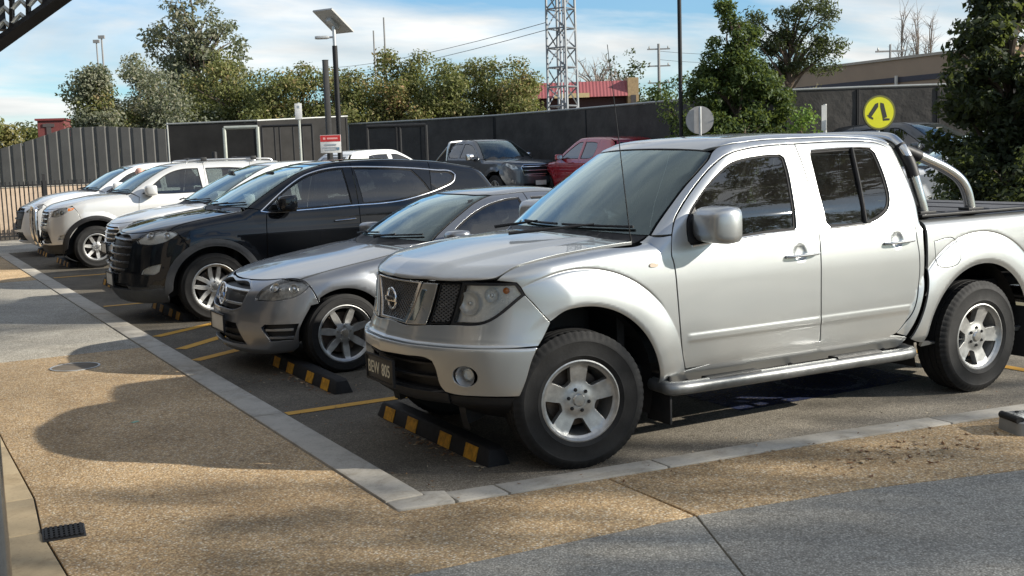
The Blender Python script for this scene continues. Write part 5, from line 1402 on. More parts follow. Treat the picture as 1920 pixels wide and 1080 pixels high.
    for nm, p, lab in (('bay_line', ((.93, -1.42), (-5, -1.40)), 'faded yellow bay line between the silver pickup and the grey sedan'),
                       ('bay_line', ((.93, -3.95), (-5, -3.9)) if False else ((-4.05, .85), (-4.05, -1.30)), 'yellow line across the end of the pickup\'s bay'),
                       ('bay_line', ((.90, -8.55), (-5, -8.55)), 'faded yellow bay line beside the black SUV on its far side'),
                       ('bay_line', ((.90, -12.9), (-5, -12.9)), 'faded yellow bay line next to the pale silver SUV')):
        tag(stripe(nm, p, YEL), lab, 'line', 'yellow parking lines')
    for i, (a, b) in enumerate((((.90, -5.60), (-1.6, -7.45)), ((.88, -4.66), (-2.2, -6.95)), ((.92, -3.95), (-2.2, -5.60)))):
        b = (-.95, a[1]+(b[1]-a[1])*.74)
        tag(stripe('hatch_line', (a, b), YEL, .004, .12), 'faded yellow diagonal hatch line between the sedan and the black SUV, '+('farthest', 'middle', 'nearest')[i]+' of three', 'line', 'yellow parking lines')
    bl = flat('accessible_bay_marking', [(-1.55, -.95), (-1.55, .38), (-3.25, .38), (-3.25, -.95)], .004, BLUEP)
    tag(bl, 'blue painted bay marking on the asphalt under the silver pickup', 'marking')
    ring = MB(); 
    v, f = [], []
    for i in range(24):
        a = 2*math.pi*i/24
        for r in (.27, .34): v.append((-2.6+r*math.cos(a), .0+r*math.sin(a), .008))
    for i in range(24): f.append((2*i, 2*i+1, (2*i+3) % 48, (2*i+2) % 48))
    mesh_obj('painted_ring', v, f, WHITEP, bl)
    # drain, cover, small finds
    dr = empty('drain_grate', (2.615, .39, .014), -.10, 'small black grated drain at the edge of the brown paving', 'drain')
    MB().box((0, 0, .0), (.19, .205, .006)).build('frame', BLACKP, dr, bevel=.002)
    for i in range(8): MB().box((-.077+.022*i, 0, .006), (.012, .18, .010)).build('bar', DARKST, dr)
    for i in range(5): MB().box((0, -.075+.037*i, .007), (.175, .008, .008)).build('cross_bar', DARKST, dr)
    mh = empty('access_cover', (1.87, -4.27, .0125), .1, 'oval concrete-filled access cover in the paving by the kerb', 'cover')
    MB().lathe([(.205, 0), (.205, .006), (.190, .006), (.190, .001)], 32, ax='z').build('rim', STEEL, mh, smooth=True)
    MB().lathe([(.188, .0), (.186, .004), (.001, .0045)], 32, ax='z').build('lid', concrete('cover_concrete', (.16, .135, .105)), mh, smooth=True)
    t_ = MB().box((0, 0, 0), (.05, .028, .002)).build('scrap_of_paper', plain('pale_green_paper', (.30, .55, .42), .8), None, loc=(1.86, -1.78, .0145), rot=(0, 0, .5))
    tag(t_, 'small scrap of pale green paper lying on the shaded paving', 'litter')
    # steel foot at the right edge
    ft = empty('post_base', (-2.56, 1.80, .012), -.35, 'grey metal post base with bolted plate at the right edge of the paving', 'post base')
    MB().loft([(0, 0, 0, .185, .13, 6), (.072, 0, 0, .180, .125, 6), (.078, 0, 0, .17, .115, 6)], 32, 'z').build('housing', plain('cast_grey_housing', (.24, .24, .23), .6, .2), ft, smooth=True)
    MB().box((-.02, 0, .090), (.30, .21, .012)).build('cover_plate', plain('brushed_plate', (.34, .35, .36), .35, .9), ft, bevel=.003)
    MB().tube([(.165, -.09, .085), (.165, .09, .085)], .022, 12).build('hinge', DARKST, ft, smooth=True)
    for sx in (-.1, .08):
        for sy in (-.07, .07): MB().lathe([(.001, .104), (.012, .102), (.012, .094)], 8, (sx, sy, 0), 'z').build('bolt', DARKST, ft)
    # leaf litter
    lm = NT('dry_leaves'); ri = lm.a('ShaderNodeNewGeometry').outputs['Random Per Island']
    lm = lm.done(lm.bsdf(lm.ramp(ri, [(0, (.10, .04, .018)), (.35, (.20, .095, .035)), (.6, (.30, .20, .10)), (.85, (.40, .34, .24)), (1, (.07, .035, .02))]), .8))
    rng = random.Random(11); v, f = [], []
    def leaf(x, y, z, s):
        a = rng.uniform(0, 6.28); c, d = math.cos(a), math.sin(a); l, w = s, s*rng.uniform(.28, .5); k = rng.uniform(.1, .5)*s
        n = len(v)
        for px_, py_, pz_ in ((-l, 0, k*.6), (0, -w, 0), (l, 0, k), (0, w, 0)): v.append((x+px_*c-py_*d, y+px_*d+py_*c, z+.002+pz_))
        f.append((n, n+1, n+2, n+3))
    for yc, n in ((-.22, 90), (-2.6, 60), (-7.28, 30)):
        for _ in range(n): leaf(.455+abs(rng.gauss(0, .05)), yc+rng.gauss(.12, .30), .002, rng.uniform(.008, .022))
    for _ in range(110): leaf(rng.gauss(-1.55, .45), rng.gauss(1.70, .13), .013, rng.uniform(.010, .030))
    for _ in range(40): leaf(rng.gauss(-.9, .9), k2(-.9)+abs(rng.gauss(.03, .05)), .013, rng.uniform(.008, .022))
    for _ in range(60): leaf(rng.uniform(-4, .9), rng.uniform(.9, 1.3), .022, rng.uniform(.006, .014))
    for _ in range(320): leaf(rng.uniform(.05, .95), rng.uniform(-8, .8), .002, rng.uniform(.005, .016))
    for _ in range(110): leaf(rng.uniform(-4, 2.6), rng.uniform(-4, 4), .0135, rng.uniform(.004, .010))
    tag(mesh_obj('leaf_litter', v, f, lm), 'dry brown leaves scattered along the wheel stops and paving', 'leaves', kind='stuff')
def wheel_stop(yc, lab, blocks=(-.58, -.23, .24, .58)):
    t = empty('wheel_stop', (.36, yc, 0), 0, lab, 'wheel stop', 'striped wheel stops along the kerb')
    b = MB(); sec = [(-.080, 0), (.080, 0), (.055, .085), (.045, .100), (-.045, .100), (-.055, .085)]
    v = []
    for y, k in ((-.79, 1.), (-.72, 1.), (.72, 1.), (.79, 1.)):
        e = abs(y) > .75
        for x, z in sec: v.append((x*(.9 if e else 1), y if z < .05 else y*(.965 if e else 1), z*(.88 if e else 1)))
    f = [tuple(range(6)), tuple(range(18, 24))]+[(i*6+k, i*6+(k+1) % 6, (i+1)*6+(k+1) % 6, (i+1)*6+k) for i in range(3) for k in range(6)]
    b.add(v, f); b.build('body', RUBBER, t, bevel=.006)
    ym = plain('reflective_yellow', (.50, .25, .02), .65, 0, .4, .45, 30)
    tl = math.atan2(.025, .085)
    for y in blocks:
        MB().box((0, 0, 0), (.004, .150, .084)).build('yellow_block', ym, t, loc=(.0700, y, .045), rot=(0, -tl, 0))
    return t
# ---------------------------------------------------------------- fences, signs, poles, buildings
def xy(u, Z):
    """plan position of photo column u at depth Z"""
    p = at(u, 283+(960-u)*.033, Z); return Vector((p.x, p.y))
def zat(u, v, Z): return at(u, v, Z).z
SHADE = NT('shade_cloth'); _g = SHADE.a('ShaderNodeNewGeometry').outputs['Position']
SHADE = SHADE.done(SHADE.bsdf(SHADE.ramp(SHADE.noise(1.6, 6, .7, _g), [(.3, (.040, .038, .036)), (.7, (.072, .068, .064))]), .9, 0, .2, SHADE.bump(SHADE.noise(3.0, 4, .6, _g), .6, .05)))
SHADE2 = plain('shade_cloth_sunlit_toned_down', (.026, .025, .024), .9, 0, .2, .3, 1.5, .4, 3.)  # same cloth, colour lowered to offset direct sun on the panels using it
def fence_run():
    gal = plain('galvanised_rail', (.30, .31, .30), .5, .5)
    pts = [(318, 33, 71), (486, 33, 72), (655, 35.5, 74.5), (656, 39.5, 60), (790, 37.5, 63), (930, 35.4, 67), (1100, 31.8, 75), (1263, 28.2, 84), (1380, 25.8, 91), (1475, 24.7, 96), (1610, 24.7, 97), (1760, 24.7, 97), (1930, 24.7, 97), (2150, 24.7, 97)]
    side = ['left of the solar lamp', 'behind the sign pole', None, 'behind the solar lamp', 'behind the white car roof', 'behind the dark utility', 'behind the red hatchback', 'left of the tall green tree', 'hidden mostly by the tall green tree', 'left of the yellow crossing sign', 'behind the yellow crossing sign', 'behind the dark leafy tree', 'at the far right behind the leafy tree']
    for i in range(len(pts)-1):
        (u0, Z0, h0), (u1, Z1, h1) = pts[i], pts[i+1]
        if i == 2: continue
        a, b = xy(u0, Z0), xy(u1, Z1)
        za, zb = 1.735+h0*Z0/2125, 1.735+h1*Z1/2125
        t = empty('screened_fence', (a.x, a.y, 0), 0, 'dark shade-cloth fence panel with pale top rail '+side[i], 'fence', 'shade-cloth fence panels')
        d = b-a; n = max(2, int(d.length/.5))
        v, f = [], []
        rng = random.Random(i)
        for k in range(n+1):
            q = d*k/n; off = rng.uniform(-.03, .03); nn = Vector((-d.y, d.x)).normalized()*off
            v += [(q.x+nn.x, q.y+nn.y, .02+hgt(a.x+q.x, a.y+q.y)), (q.x+nn.x*.5, q.y+nn.y*.5, (za+(zb-za)*k/n)*.55), (q.x, q.y, za+(zb-za)*k/n-.03)]
        for k in range(n):
            for j in (0, 1): f.append((3*k+j, 3*k+3+j, 3*k+4+j, 3*k+1+j))
        mesh_obj('shade_cloth', v, f, SHADE2 if i < 2 else SHADE, t, smooth=True)
        MB().tube([(0, 0, za), (d.x, d.y, zb)], .028, 8).build('top_rail', gal, t, smooth=True)
        MB().tube([(0, 0, 0), (0, 0, za+(.04 if i in (0, 3) else -.05))], .026, 8).build('post', gal if i in (0, 3) else DARKST, t, smooth=True)
        if i in (1, 4, 6, 8, 9, 10, 11): MB().tube([(d.x*.98, d.y*.98, 0), (d.x*.98, d.y*.98, zb-.05)], .026, 8).build('post', DARKST, t, smooth=True)
    # corrugated hoarding, left
    hg = plain('grey_steel_sheet', (.10, .097, .09), .6, .05, .35, .12, 2.)
    us = [-90, 0, 56, 130, 200, 318]; hs = [10, 35, 48, 70, 71, 62]
    a, b = xy(-90, 33), xy(318, 33); L = (b-a).length; d = (b-a)/L
    t = empty('steel_hoarding', (a.x, a.y, 0), math.atan2(d.y, d.x), 'grey ribbed steel sheet hoarding beyond the black picket fence', 'fence')
    nrm = 1
    w = L/9
    for k in range(9):
        x0 = k*w; prof = [(0, 0), (.05, .0), (.10, .022), (.42, .022), (.47, 0), (.55, 0), (.60, .022), (.92, .022), (.97, 0), (1.0, 0)]
        v, f = [], []
        for s, o in prof:
            x = x0+s*w*.995; u = -90+408*x/L
            top = 1.735+float(np.interp(u, us, hs))*33/2125
            v += [(x, -o*1.2, .2), (x, -o*1.2, top)]
        for q in range(len(prof)-1): f.append((2*q, 2*q+2, 2*q+3, 2*q+1))
        mesh_obj('steel_sheet', v, f, hg, t)
    # tan retaining wall and picket fence
    rw = empty('retaining_wall', (0, -25.2, 0), 0, 'low tan rendered wall behind the black picket fence', 'wall')
    MB().box((-1, 0, .62), (12, .25, 1.24)).build('wall_body', concrete('tan_render', (.42, .33, .25), 1.2), rw)
    MB().box((-1, 0, 1.26), (12.1, .31, .05)).build('coping', KERB, rw, bevel=.01)
    pf = empty('picket_fence', (0, -23.25, 0), 0, 'black steel picket fence at the far end of the footpath', 'fence')
    z1 = 1.40
    for zz_ in (.12, z1-.10): MB().box((.2, 0, zz_), (7.6, .03, .04)).build('rail', DARKST, pf)
    x = -3.6; k = 0
    pk = MB().box((0, 0, .72), (.028, .028, 1.36)).build('picket', DARKST, pf, loc=(x, 0, 0))
    sp = MB().lathe([(.018, 0), (.02, .03), (.001, .10)], 8, ax='z')
    while x < 4.0:
        x += .10; k += 1
        c = pk.copy(); COL.objects.link(c); c.parent = pf; c.location = (x, 0, 0)
    for x in (-1.9, -.35, 1.2, 2.75):
        MB().box((x, 0, .78), (.065, .065, 1.56)).build('post', DARKST, pf)
    # gate frames in front of the fence
    def frame(nm, lab, u0, u1, Z, v0, m, r, mids=(), grp=None, rail2=None):
        a, b = xy(u0, Z), xy(u1, Z); zt = zat(u0, v0, Z); d = b-a
        t = empty(nm, (a.x, a.y, 0), 0, lab, 'gate frame', grp)
        for q in (0, 1): MB().tube([(d.x*q, d.y*q, 0), (d.x*q, d.y*q, zt)], r, 8).build('post', m, t, smooth=True)
        MB().tube([(0, 0, zt), (d.x, d.y, zt)], r, 8).build('top_rail', m, t, smooth=True)
        for q in mids: MB().tube([(d.x*q, d.y*q, 0), (d.x*q, d.y*q, zt)], r*.8, 8).build('upright', m, t, smooth=True)
    frame('gate_frame', 'galvanised steel gate frame against the dark fence, left of the sign pole', 424, 486, 31, 240, plain('weathered_gate_steel', (.36, .38, .34), .6, .3), .05, (), 'gate frames by the fence')
    frame('gate_frame', 'thin black gate frame behind the white parking sign pole', 494, 588, 30.5, 237, DARKST, .035, (.25, .35, .62, .8), 'gate frames by the fence')
    frame('gate_frame', 'black double gate frame right of the solar lamp', 690, 800, 31.5, 238, DARKST, .055, (.50, .56), 'gate frames by the fence')
    b_ = xy(403, 30.5)
    tag(MB().lathe([(.07, 0), (.07, 1.95), (.055, 1.98), (.001, 1.985)], 14, (b_.x, b_.y, 0), 'z').build('short_post', DARKST, None, smooth=True), 'short black round post in front of the dark fence', 'post')
    # solar lamp
    Z = 24.; p = xy(638, Z); zt = zat(635, 88, Z); zp = zat(633, 45, Z)
    s = empty('solar_street_lamp', (p.x, p.y, 0), 0, 'black pole lamp with tilted solar panel and small lamp arm', 'street lamp')
    MB().tube([(0, 0, 0), (0, 0, zt)], .055, 14).build('pole', DARKST, s, smooth=True)
    MB().tube([(0, 0, zt), (0, 0, zp)], .038, 12).build('mast', plain('mast_grey', (.45, .46, .46), .4, .6), s, smooth=True)
    q = Matrix.Rotation(math.radians(28), 3, 'Z') @ Matrix.Rotation(math.radians(-32), 3, 'Y')
    pn = MB().box((0, 0, 0), (.78, .52, .035)).build('solar_panel', plain('solar_panel_backing', (.36, .36, .35), .5), s, loc=(0, 0, zp+.02)); pn.rotation_euler = q.to_euler()
    MB().box((0, 0, .020), (.73, .47, .006)).build('solar_cells', plain('solar_cells', (.02, .025, .05), .15, .3), pn)
    MB().box((0, 0, -.06), (.30, .12, .09)).build('control_box', plain('panel_box_grey', (.42, .42, .41), .5), pn, bevel=.01)
    dirv = Vector((_R.x, _R.y, 0))
    MB().loft([(-.14, 0, 0, .04, .03, 3), (-.10, 0, 0, .075, .035, 3), (.10, 0, 0, .07, .035, 3), (.16, 0, 0, .03, .02, 3)], 16, 'x').build('lamp_head', plain('lamp_head_grey', (.40, .41, .41), .4, .4), s, smooth=True, loc=tuple(-dirv*.26+Vector((0, 0, zat(612, 73, Z)))), rot=(0, 0, math.atan2(dirv.y, dirv.x)))
    MB().tube([(0, 0, zat(634, 72, Z)), tuple(-dirv*.15+Vector((0, 0, zat(620, 73, Z))))], .02, 8).build('lamp_arm', STEEL, s, smooth=True)
    p2 = xy(619, Z-.2); z2 = zat(614, 115, Z-.2)
    bp = empty('black_post', (p2.x, p2.y, 0), 0, 'plain square black post left of the solar lamp', 'post')
    MB().box((0, 0, z2/2), (.10, .10, z2)).build('shaft', DARKST, bp, bevel=.004); MB().box((0, 0, z2+.005), (.11, .11, .012)).build('cap', DARKST, bp, bevel=.002)
    # red and white notice
    fx = math.atan2(-_F.y, -_F.x)
    c = at(620, 270, Z-.35)
    sg = empty('warning_notice', tuple(c), fx, 'red and white notice fixed to the black posts', 'sign')
    MB().box((0, 0, 0), (.012, .43, .37)).build('plate', plain('sign_white', (.70, .70, .68), .5), sg, bevel=.004)
    MB().box((.0075, 0, .115), (.004, .42, .13)).build('red_band', plain('sign_red', (.48, .03, .03), .5), sg)
    gm_ = plain('sign_grey_print', (.32, .36, .40), .6); rl = plain('sign_pale_red_print', (.72, .35, .33), .6)
    for y, z, w_, h_, m_ in ((.04, .115, .22, .035, rl), (-.13, .115, .05, .045, rl), (0, -.015, .24, .03, gm_), (-.02, -.075, .28, .022, gm_), (.0, -.12, .22, .022, gm_), (.15, -.10, .06, .055, plain('sign_blue_print', (.12, .22, .30), .6))):
        MB().box((.0105, y, z), (.002, w_, h_)).build('printed_line', m_, sg)
    # parking sign
    c = at(560, 209, 26); b0 = at(563, 300, 26)
    ps = empty('parking_sign', (c.x, c.y, 0), fx, 'small white rectangular sign on a slim pole above the dark fence', 'sign')
    MB().tube([(0, 0, 0), (0, 0, c.z+.2)], .028, 8).build('pole', plain('sign_pole_grey', (.42, .44, .40), .5, .3), ps, smooth=True)
    MB().box((.036, 0, c.z), (.006, .165, .36)).build('plate', plain('sign_white', (.7, .7, .7), .5), ps, bevel=.002)
    MB().box((.0405, 0, c.z+.10), (.002, .05, .06)).build('printed_mark', gm_, ps)
    # round signs
    def disc(nm, lab, u, v, Z, r, m, back=False):
        c = at(u, v, Z)
        t = empty(nm, (c.x, c.y, 0), fx+(.12 if not back else -.05), lab, 'sign')
        MB().tube([(-.03, 0, 0), (-.03, 0, c.z+r*.95)], .030, 10).build('pole', STEEL, t, smooth=True)
        x0 = -.075 if back else .012
        if back:
            MB().lathe([(.001, .006), (r, .006), (r, -.0)], 40, (-.085, 0, c.z), 'x').build('plate', m, t, smooth=False)
            MB().lathe([(r, 0), (.001, 0)], 40, (-.085, 0, c.z), 'x').build('plate_face', m, t)
        else:
            MB().lathe([(r, -.006), (r, 0), (.001, 0)], 48, (.012, 0, c.z), 'x').build('plate', m, t, smooth=False)
        return t, c
    disc('round_sign', 'grey back of a round sign in front of the tall green tree', 1313, 225, 23.0, .282, plain('sign_back_grey', (.36, .355, .35), .55, .2), True)
    yl = plain('fluorescent_yellow', (.52, .52, .006), .5, 0, .4, .04); bk_ = plain('sign_black', (.012, .012, .01), .5)
    t, c = disc('crossing_sign', 'round yellow pedestrian crossing sign with black walking legs', 1648, 211, 20.5, .318, bk_)
    MB().lathe([(.305, .0), (.305, .004), (.275, .004), (.275, .0)], 48, (.0125, 0, c.z), 'x').build('yellow_rim', plain('sign_rim_olive', (.12, .12, .008), .5), t)
    MB().lathe([(.275, .0), (.275, .003), (.001, .003)], 48, (.0125, 0, c.z), 'x').build('yellow_field', yl, t)
    def P2(pts, nm):     # photo-side points: x right, y up, in sign radii
        MB().prism([(-a*.262*1, b*.262+c.z) for a, b in pts] if False else [(a*.315, b*.315+c.z+.02) for a, b in pts], .0165, .0185, 'x').build(nm, bk_, t)
    P2([(-.07, .50), (-.24, .44), (-.64, -.14), (-.46, -.28), (-.07, .26)], 'leg_symbol'); P2([(-.56, -.16), (-.74, -.20), (-.60, -.36), (-.38, -.46), (-.35, -.36), (-.50, -.27)], 'shoe_symbol')
    P2([(.06, .50), (.26, .44), (.47, -.34), (.22, -.42), (.06, .24)], 'leg_symbol'); P2([(.20, -.42), (.44, -.40), (.62, -.42), (.62, -.52), (.24, -.54)], 'shoe_symbol')
    c = at(1547, 221, 20.8)
    wp = empty('white_post', (c.x, c.y, 0), fx, 'white sign edge on a post beside the bright green shrub', 'sign')
    MB().tube([(0, 0, 0), (0, 0, c.z+.25)], .03, 8).build('pole', plain('post_white', (.6, .6, .57), .5), wp, smooth=True)
    MB().box((.04, -.03, c.z), (.01, .09, .46)).build('plate', plain('post_white', (0, 0, 0)), wp)
    # tall black lamp column, right of centre
    p = xy(1277.5, 23.5)
    lc = empty('lamp_column', (p.x, p.y, 0), 0, 'tall slim black lamp column rising out of the picture beside the green tree', 'street lamp')
    MB().tube([(0, 0, 0), (0, 0, 8)], .042, 12).build('pole', DARKST, lc, smooth=True)
    MB().box((0, 0, 8.05), (.5, .25, .1)).build('lamp_head', DARKST, lc, bevel=.02)
    # lattice tower
    Z = 60; tl = STEEL
    c0 = xy(1058, Z); tw = empty('lattice_tower', (c0.x, c0.y, 0), .5, 'tall galvanised lattice tower behind the fence', 'tower')
    steel2 = plain('tower_steel', (.23, .245, .26), .55, .4)
    H = 20.; wb_, wt_ = .60, .48
    def leg(sx, sy, z): k = wb_+(wt_-wb_)*z/H; return (sx*k, sy*k, z)
    for sx in (-1, 1):
        for sy in (-1, 1): MB().tube([leg(sx, sy, 0), leg(sx, sy, H)], .075, 6).build('leg', steel2, tw)
    nb = 20
    for i in range(nb):
        z0, z1_ = H*i/nb, H*(i+1)/nb
        for (a, b) in (((-1, -1), (1, -1)), ((1, -1), (1, 1)), ((1, 1), (-1, 1)), ((-1, 1), (-1, -1))):
            MB().tube([leg(*a, z0), leg(*b, z0)], .04, 4).build('girt', steel2, tw)
            q = (a, b) if i % 2 else (b, a)
            MB().tube([leg(*q[0], z0), leg(*q[1], z1_)], .042, 4).build('brace', steel2, tw)
    MB().tube([(.1, 0, 0), (.1, 0, H)], .07, 6).build('cable_ladder', plain('ladder_grey', (.30, .32, .35), .6), tw)
    MB().tube([(-.15, .05, 0), (-.15, .05, H)], .05, 6).build('cable_ladder', plain('ladder_grey', (0, 0, 0)), tw)
    # power poles and masts
    def mast(nm, lab, u, vtop, Z, r, arms=0, head=False, cat='pole', grp=None):
        p = xy(u, Z); zt = zat(u, vtop, Z)
        t = empty(nm, (p.x, p.y, 0), math.atan2(_R.y, _R.x), lab, cat, grp)
        MB().tube([(0, 0, 0), (0, 0, zt)], [r*1.3, r*.8], 8).build('pole', plain('mast_weathered', (.22, .22, .22), .7), t, smooth=True)
        for k in range(arms):
            MB().box((0, 0, zt-.5-k*1.6), (2.2, .12, .12)).build('crossarm', plain('mast_weathered', (0, 0, 0)), t)
            for s in (-.9, .9): MB().lathe([(.06, 0), (.08, .1), (.03, .25)], 8, (s, 0, zt-.45-k*1.6), 'z').build('insulator', plain('insulator_grey', (.3, .3, .28), .4), t)
        if head: MB().box((0, 0, zt), (head, .3, .35)).build('lamp_head', plain('mast_weathered', (0, 0, 0)), t)
    mast('power_pole', 'timber power pole with crossarms to the right of the tower', 1238, 84, 110, .16, 3)
    mast('radio_mast', 'thin radio mast above the shrubs, left of the taller one', 711, 60, 150, .12, grp='thin radio masts')
    mast('radio_mast', 'taller thin radio mast above the shrubs left of the tower', 731, 36, 150, .13, grp='thin radio masts')
    mast('floodlight_mast', 'thin floodlight mast with square head at the far left', 208, 72, 130, .12, 0, .7, grp='floodlight masts')
    mast('floodlight_mast', 'shorter floodlight mast next to the taller one at far left', 198, 80, 131, .10, 0, .7, grp='floodlight masts')
    mast('power_pole', 'distant power pole with crossarm in front of the brown brick building', 1668, 85, 85, .10, 1)
    for nm, a, b in (('upper', (1024, 42, 60), (560, 128, 140)), ('lower', (1024, 56, 60), (520, 150, 140))):
        A, Bq = at(*a), at(*b); pts = [A.lerp(Bq, t)-Vector((0, 0, 3.0*t*(1-t))) for t in [i/14 for i in range(15)]]
        tag(MB().tube([tuple(q) for q in pts], .018, 5).build('power_line', DARKST), nm+' power line sagging left from the lattice tower', 'power line', 'power lines')
    for k, (v0, v1) in enumerate(((96, 88), (112, 104))):
        A, Bq = at(1238, v0, 110), at(1500, v1, 120)
        tag(MB().tube([tuple(A.lerp(Bq, t)-Vector((0, 0, 2.*t*(1-t)))) for t in [i/8 for i in range(9)]], .018, 5).build('power_line', DARKST), ('upper', 'lower')[k]+' power line running right from the timber power pole', 'power line', 'power lines')
    # red-roofed building
    Z = 66; a, b = xy(985, Z), xy(1176, Z); d = (b-a); ang = math.atan2(d.y, d.x); L = d.length
    zt, ze = zat(1090, 155, Z), zat(1090, 184, Z)
    bd = empty('red_roofed_building', (a.x, a.y, 0), ang, 'low building with red metal roof and tan brick end wall behind the fence', 'building')
    rm = NT('red_metal_roof'); rp = rm.a('ShaderNodeTexCoord').outputs['Object']
    wv = rm.a('ShaderNodeTexWave', {'Scale': 1.6, 'Vector': rp}); rm = rm.done(rm.bsdf(rm.mix(.25, (.30, .09, .095), rm.ramp(rm.noise(.6, 4, .6, rp), [(.3, (.26, .075, .08)), (.7, (.36, .12, .12))])), .5, 0, .4, rm.bump(wv.outputs['Fac'], .3, .05)))
    MB().add([(-1, -1.2, ze), (L, -1.2, ze), (L, 4, zt+.4), (-1, 4, zt+.4), (-1, -1.2, ze-.12), (L, -1.2, ze-.12), (L, 4, zt+.28), (-1, 4, zt+.28)] if False else [(-1, -1.0, ze), (L, -1.0, ze), (L, -.4, zt), (-1, -.4, zt), (-1, 6, zt), (L, 6, zt), (L, 6, ze), (-1, 6, ze)], [(0, 1, 2, 3), (3, 2, 5, 4), (4, 5, 6, 7), (0, 7, 6, 1), (0, 3, 4, 7), (1, 6, 5, 2)]).build('roof', rm, bd)
    tb = plain('tan_brick', (.38, .27, .15), .85, 0, .3, .18, 9)
    MB().box((L+.32, 2.4, zt*.5), (.62, 6.6, zt+.25)).build('end_wall', tb, bd)
    MB().box(((L-1)/2, 2.6, ze*.5-.02), (L+1, 5.4, ze-.05)).build('wall', plain('maroon_wall', (.06, .03, .03), .8), bd)
    MB().box((L*.46, -1.03, ze+.10), (2.0, .12, .25)).build('fascia_board', plain('cream_board', (.55, .42, .22), .7), bd)
    MB().box((L+.32, -.93, zt*.80), (.30, .03, .5)).build('wall_vent', plain('vent_dark', (.06, .05, .05), .7), bd)
    # brown brick building at right
    Z = 70; a, b = xy(1440, Z+12), xy(1900, Z-8); d = b-a; ang = math.atan2(d.y, d.x); L = d.length
    zt = zat(1690, 112, Z)
    bb = empty('brick_building', (a.x, a.y, 0), ang, 'flat-roofed brown brick building behind the fence at right', 'building')
    br = NT('brown_brick'); bp_ = br.a('ShaderNodeTexCoord').outputs['Object']
    bt = br.a('ShaderNodeTexBrick', {'Scale': 4.5, 'Color1': (.31, .205, .13, 1), 'Color2': (.25, .165, .105, 1), 'Mortar': (.27, .215, .165, 1), 'Vector': bp_})
    br = br.done(br.bsdf(br.mix(.35, bt.outputs[0], br.ramp(br.noise(.5, 5, .6, bp_), [(.3, (.20, .135, .09)), (.7, (.33, .23, .155))])), .9))
    MB().box((L/2, 4, zt/2), (L, 8, zt)).build('wall', br, bb)
    MB().box((L/2, 4, zt+.06), (L+.2, 8.2, .16)).build('roof_edge', plain('roof_edge_grey', (.33, .30, .26), .8), bb)
    MB().box((L/2, -.03, zt-1.25), (L, .08, .32)).build('dark_band', plain('band_dark', (.035, .035, .05), .7), bb)
    x = .0
    for u, w_ in ((1645, .8), (1672, 1.3), (1725, .7), (1580, .9)):
        q = xy(u, Z); xl = (q-a).dot(d.normalized())
        f_ = MB().box((xl, -.03, zt-2.75), (w_+.16, .10, 1.0)).build('window', plain('window_frame_pale', (.4, .38, .34), .6), bb)
        MB().box((xl, -.085, zt-2.75), (w_, .02, .84)).build('pane', GLASS_D if False else plain('window_dark', (.02, .025, .03), .15, 0, .8), f_)
    MB().tube([(float((xy(1684, Z)-a).dot(d.normalized())), -.2, 0), (float((xy(1684, Z)-a).dot(d.normalized())), -.2, zt-1.0)], .1, 8).build('downpipe', plain('pipe_pale', (.5, .48, .44), .6), bb)
    # small red shed at far left
    Z = 58; p = xy(109, Z); sh = empty('red_shed', (p.x, p.y, 0), math.atan2(_R.y, _R.x)+.2, 'small dark red shed beyond the steel hoarding', 'shed')
    zt = zat(109, 227, Z)
    MB().box((0, 0, zt/2), (1.25, 2.2, zt)).build('wall', plain('shed_red', (.13, .03, .028), .7), sh); MB().box((0, 0, zt+.04), (1.45, 2.4, .1)).build('roof', plain('shed_roof', (.16, .03, .03), .6), sh)
    MB().box((-.1, -1.12, zt-.65), (.22, .05, 1.0)).build('door_slot', plain('vent_dark', (0, 0, 0)), sh); MB().box((-.1, -1.13, zt-.25), (.55, .05, .16)).build('door_slot', plain('vent_dark', (0, 0, 0)), sh)

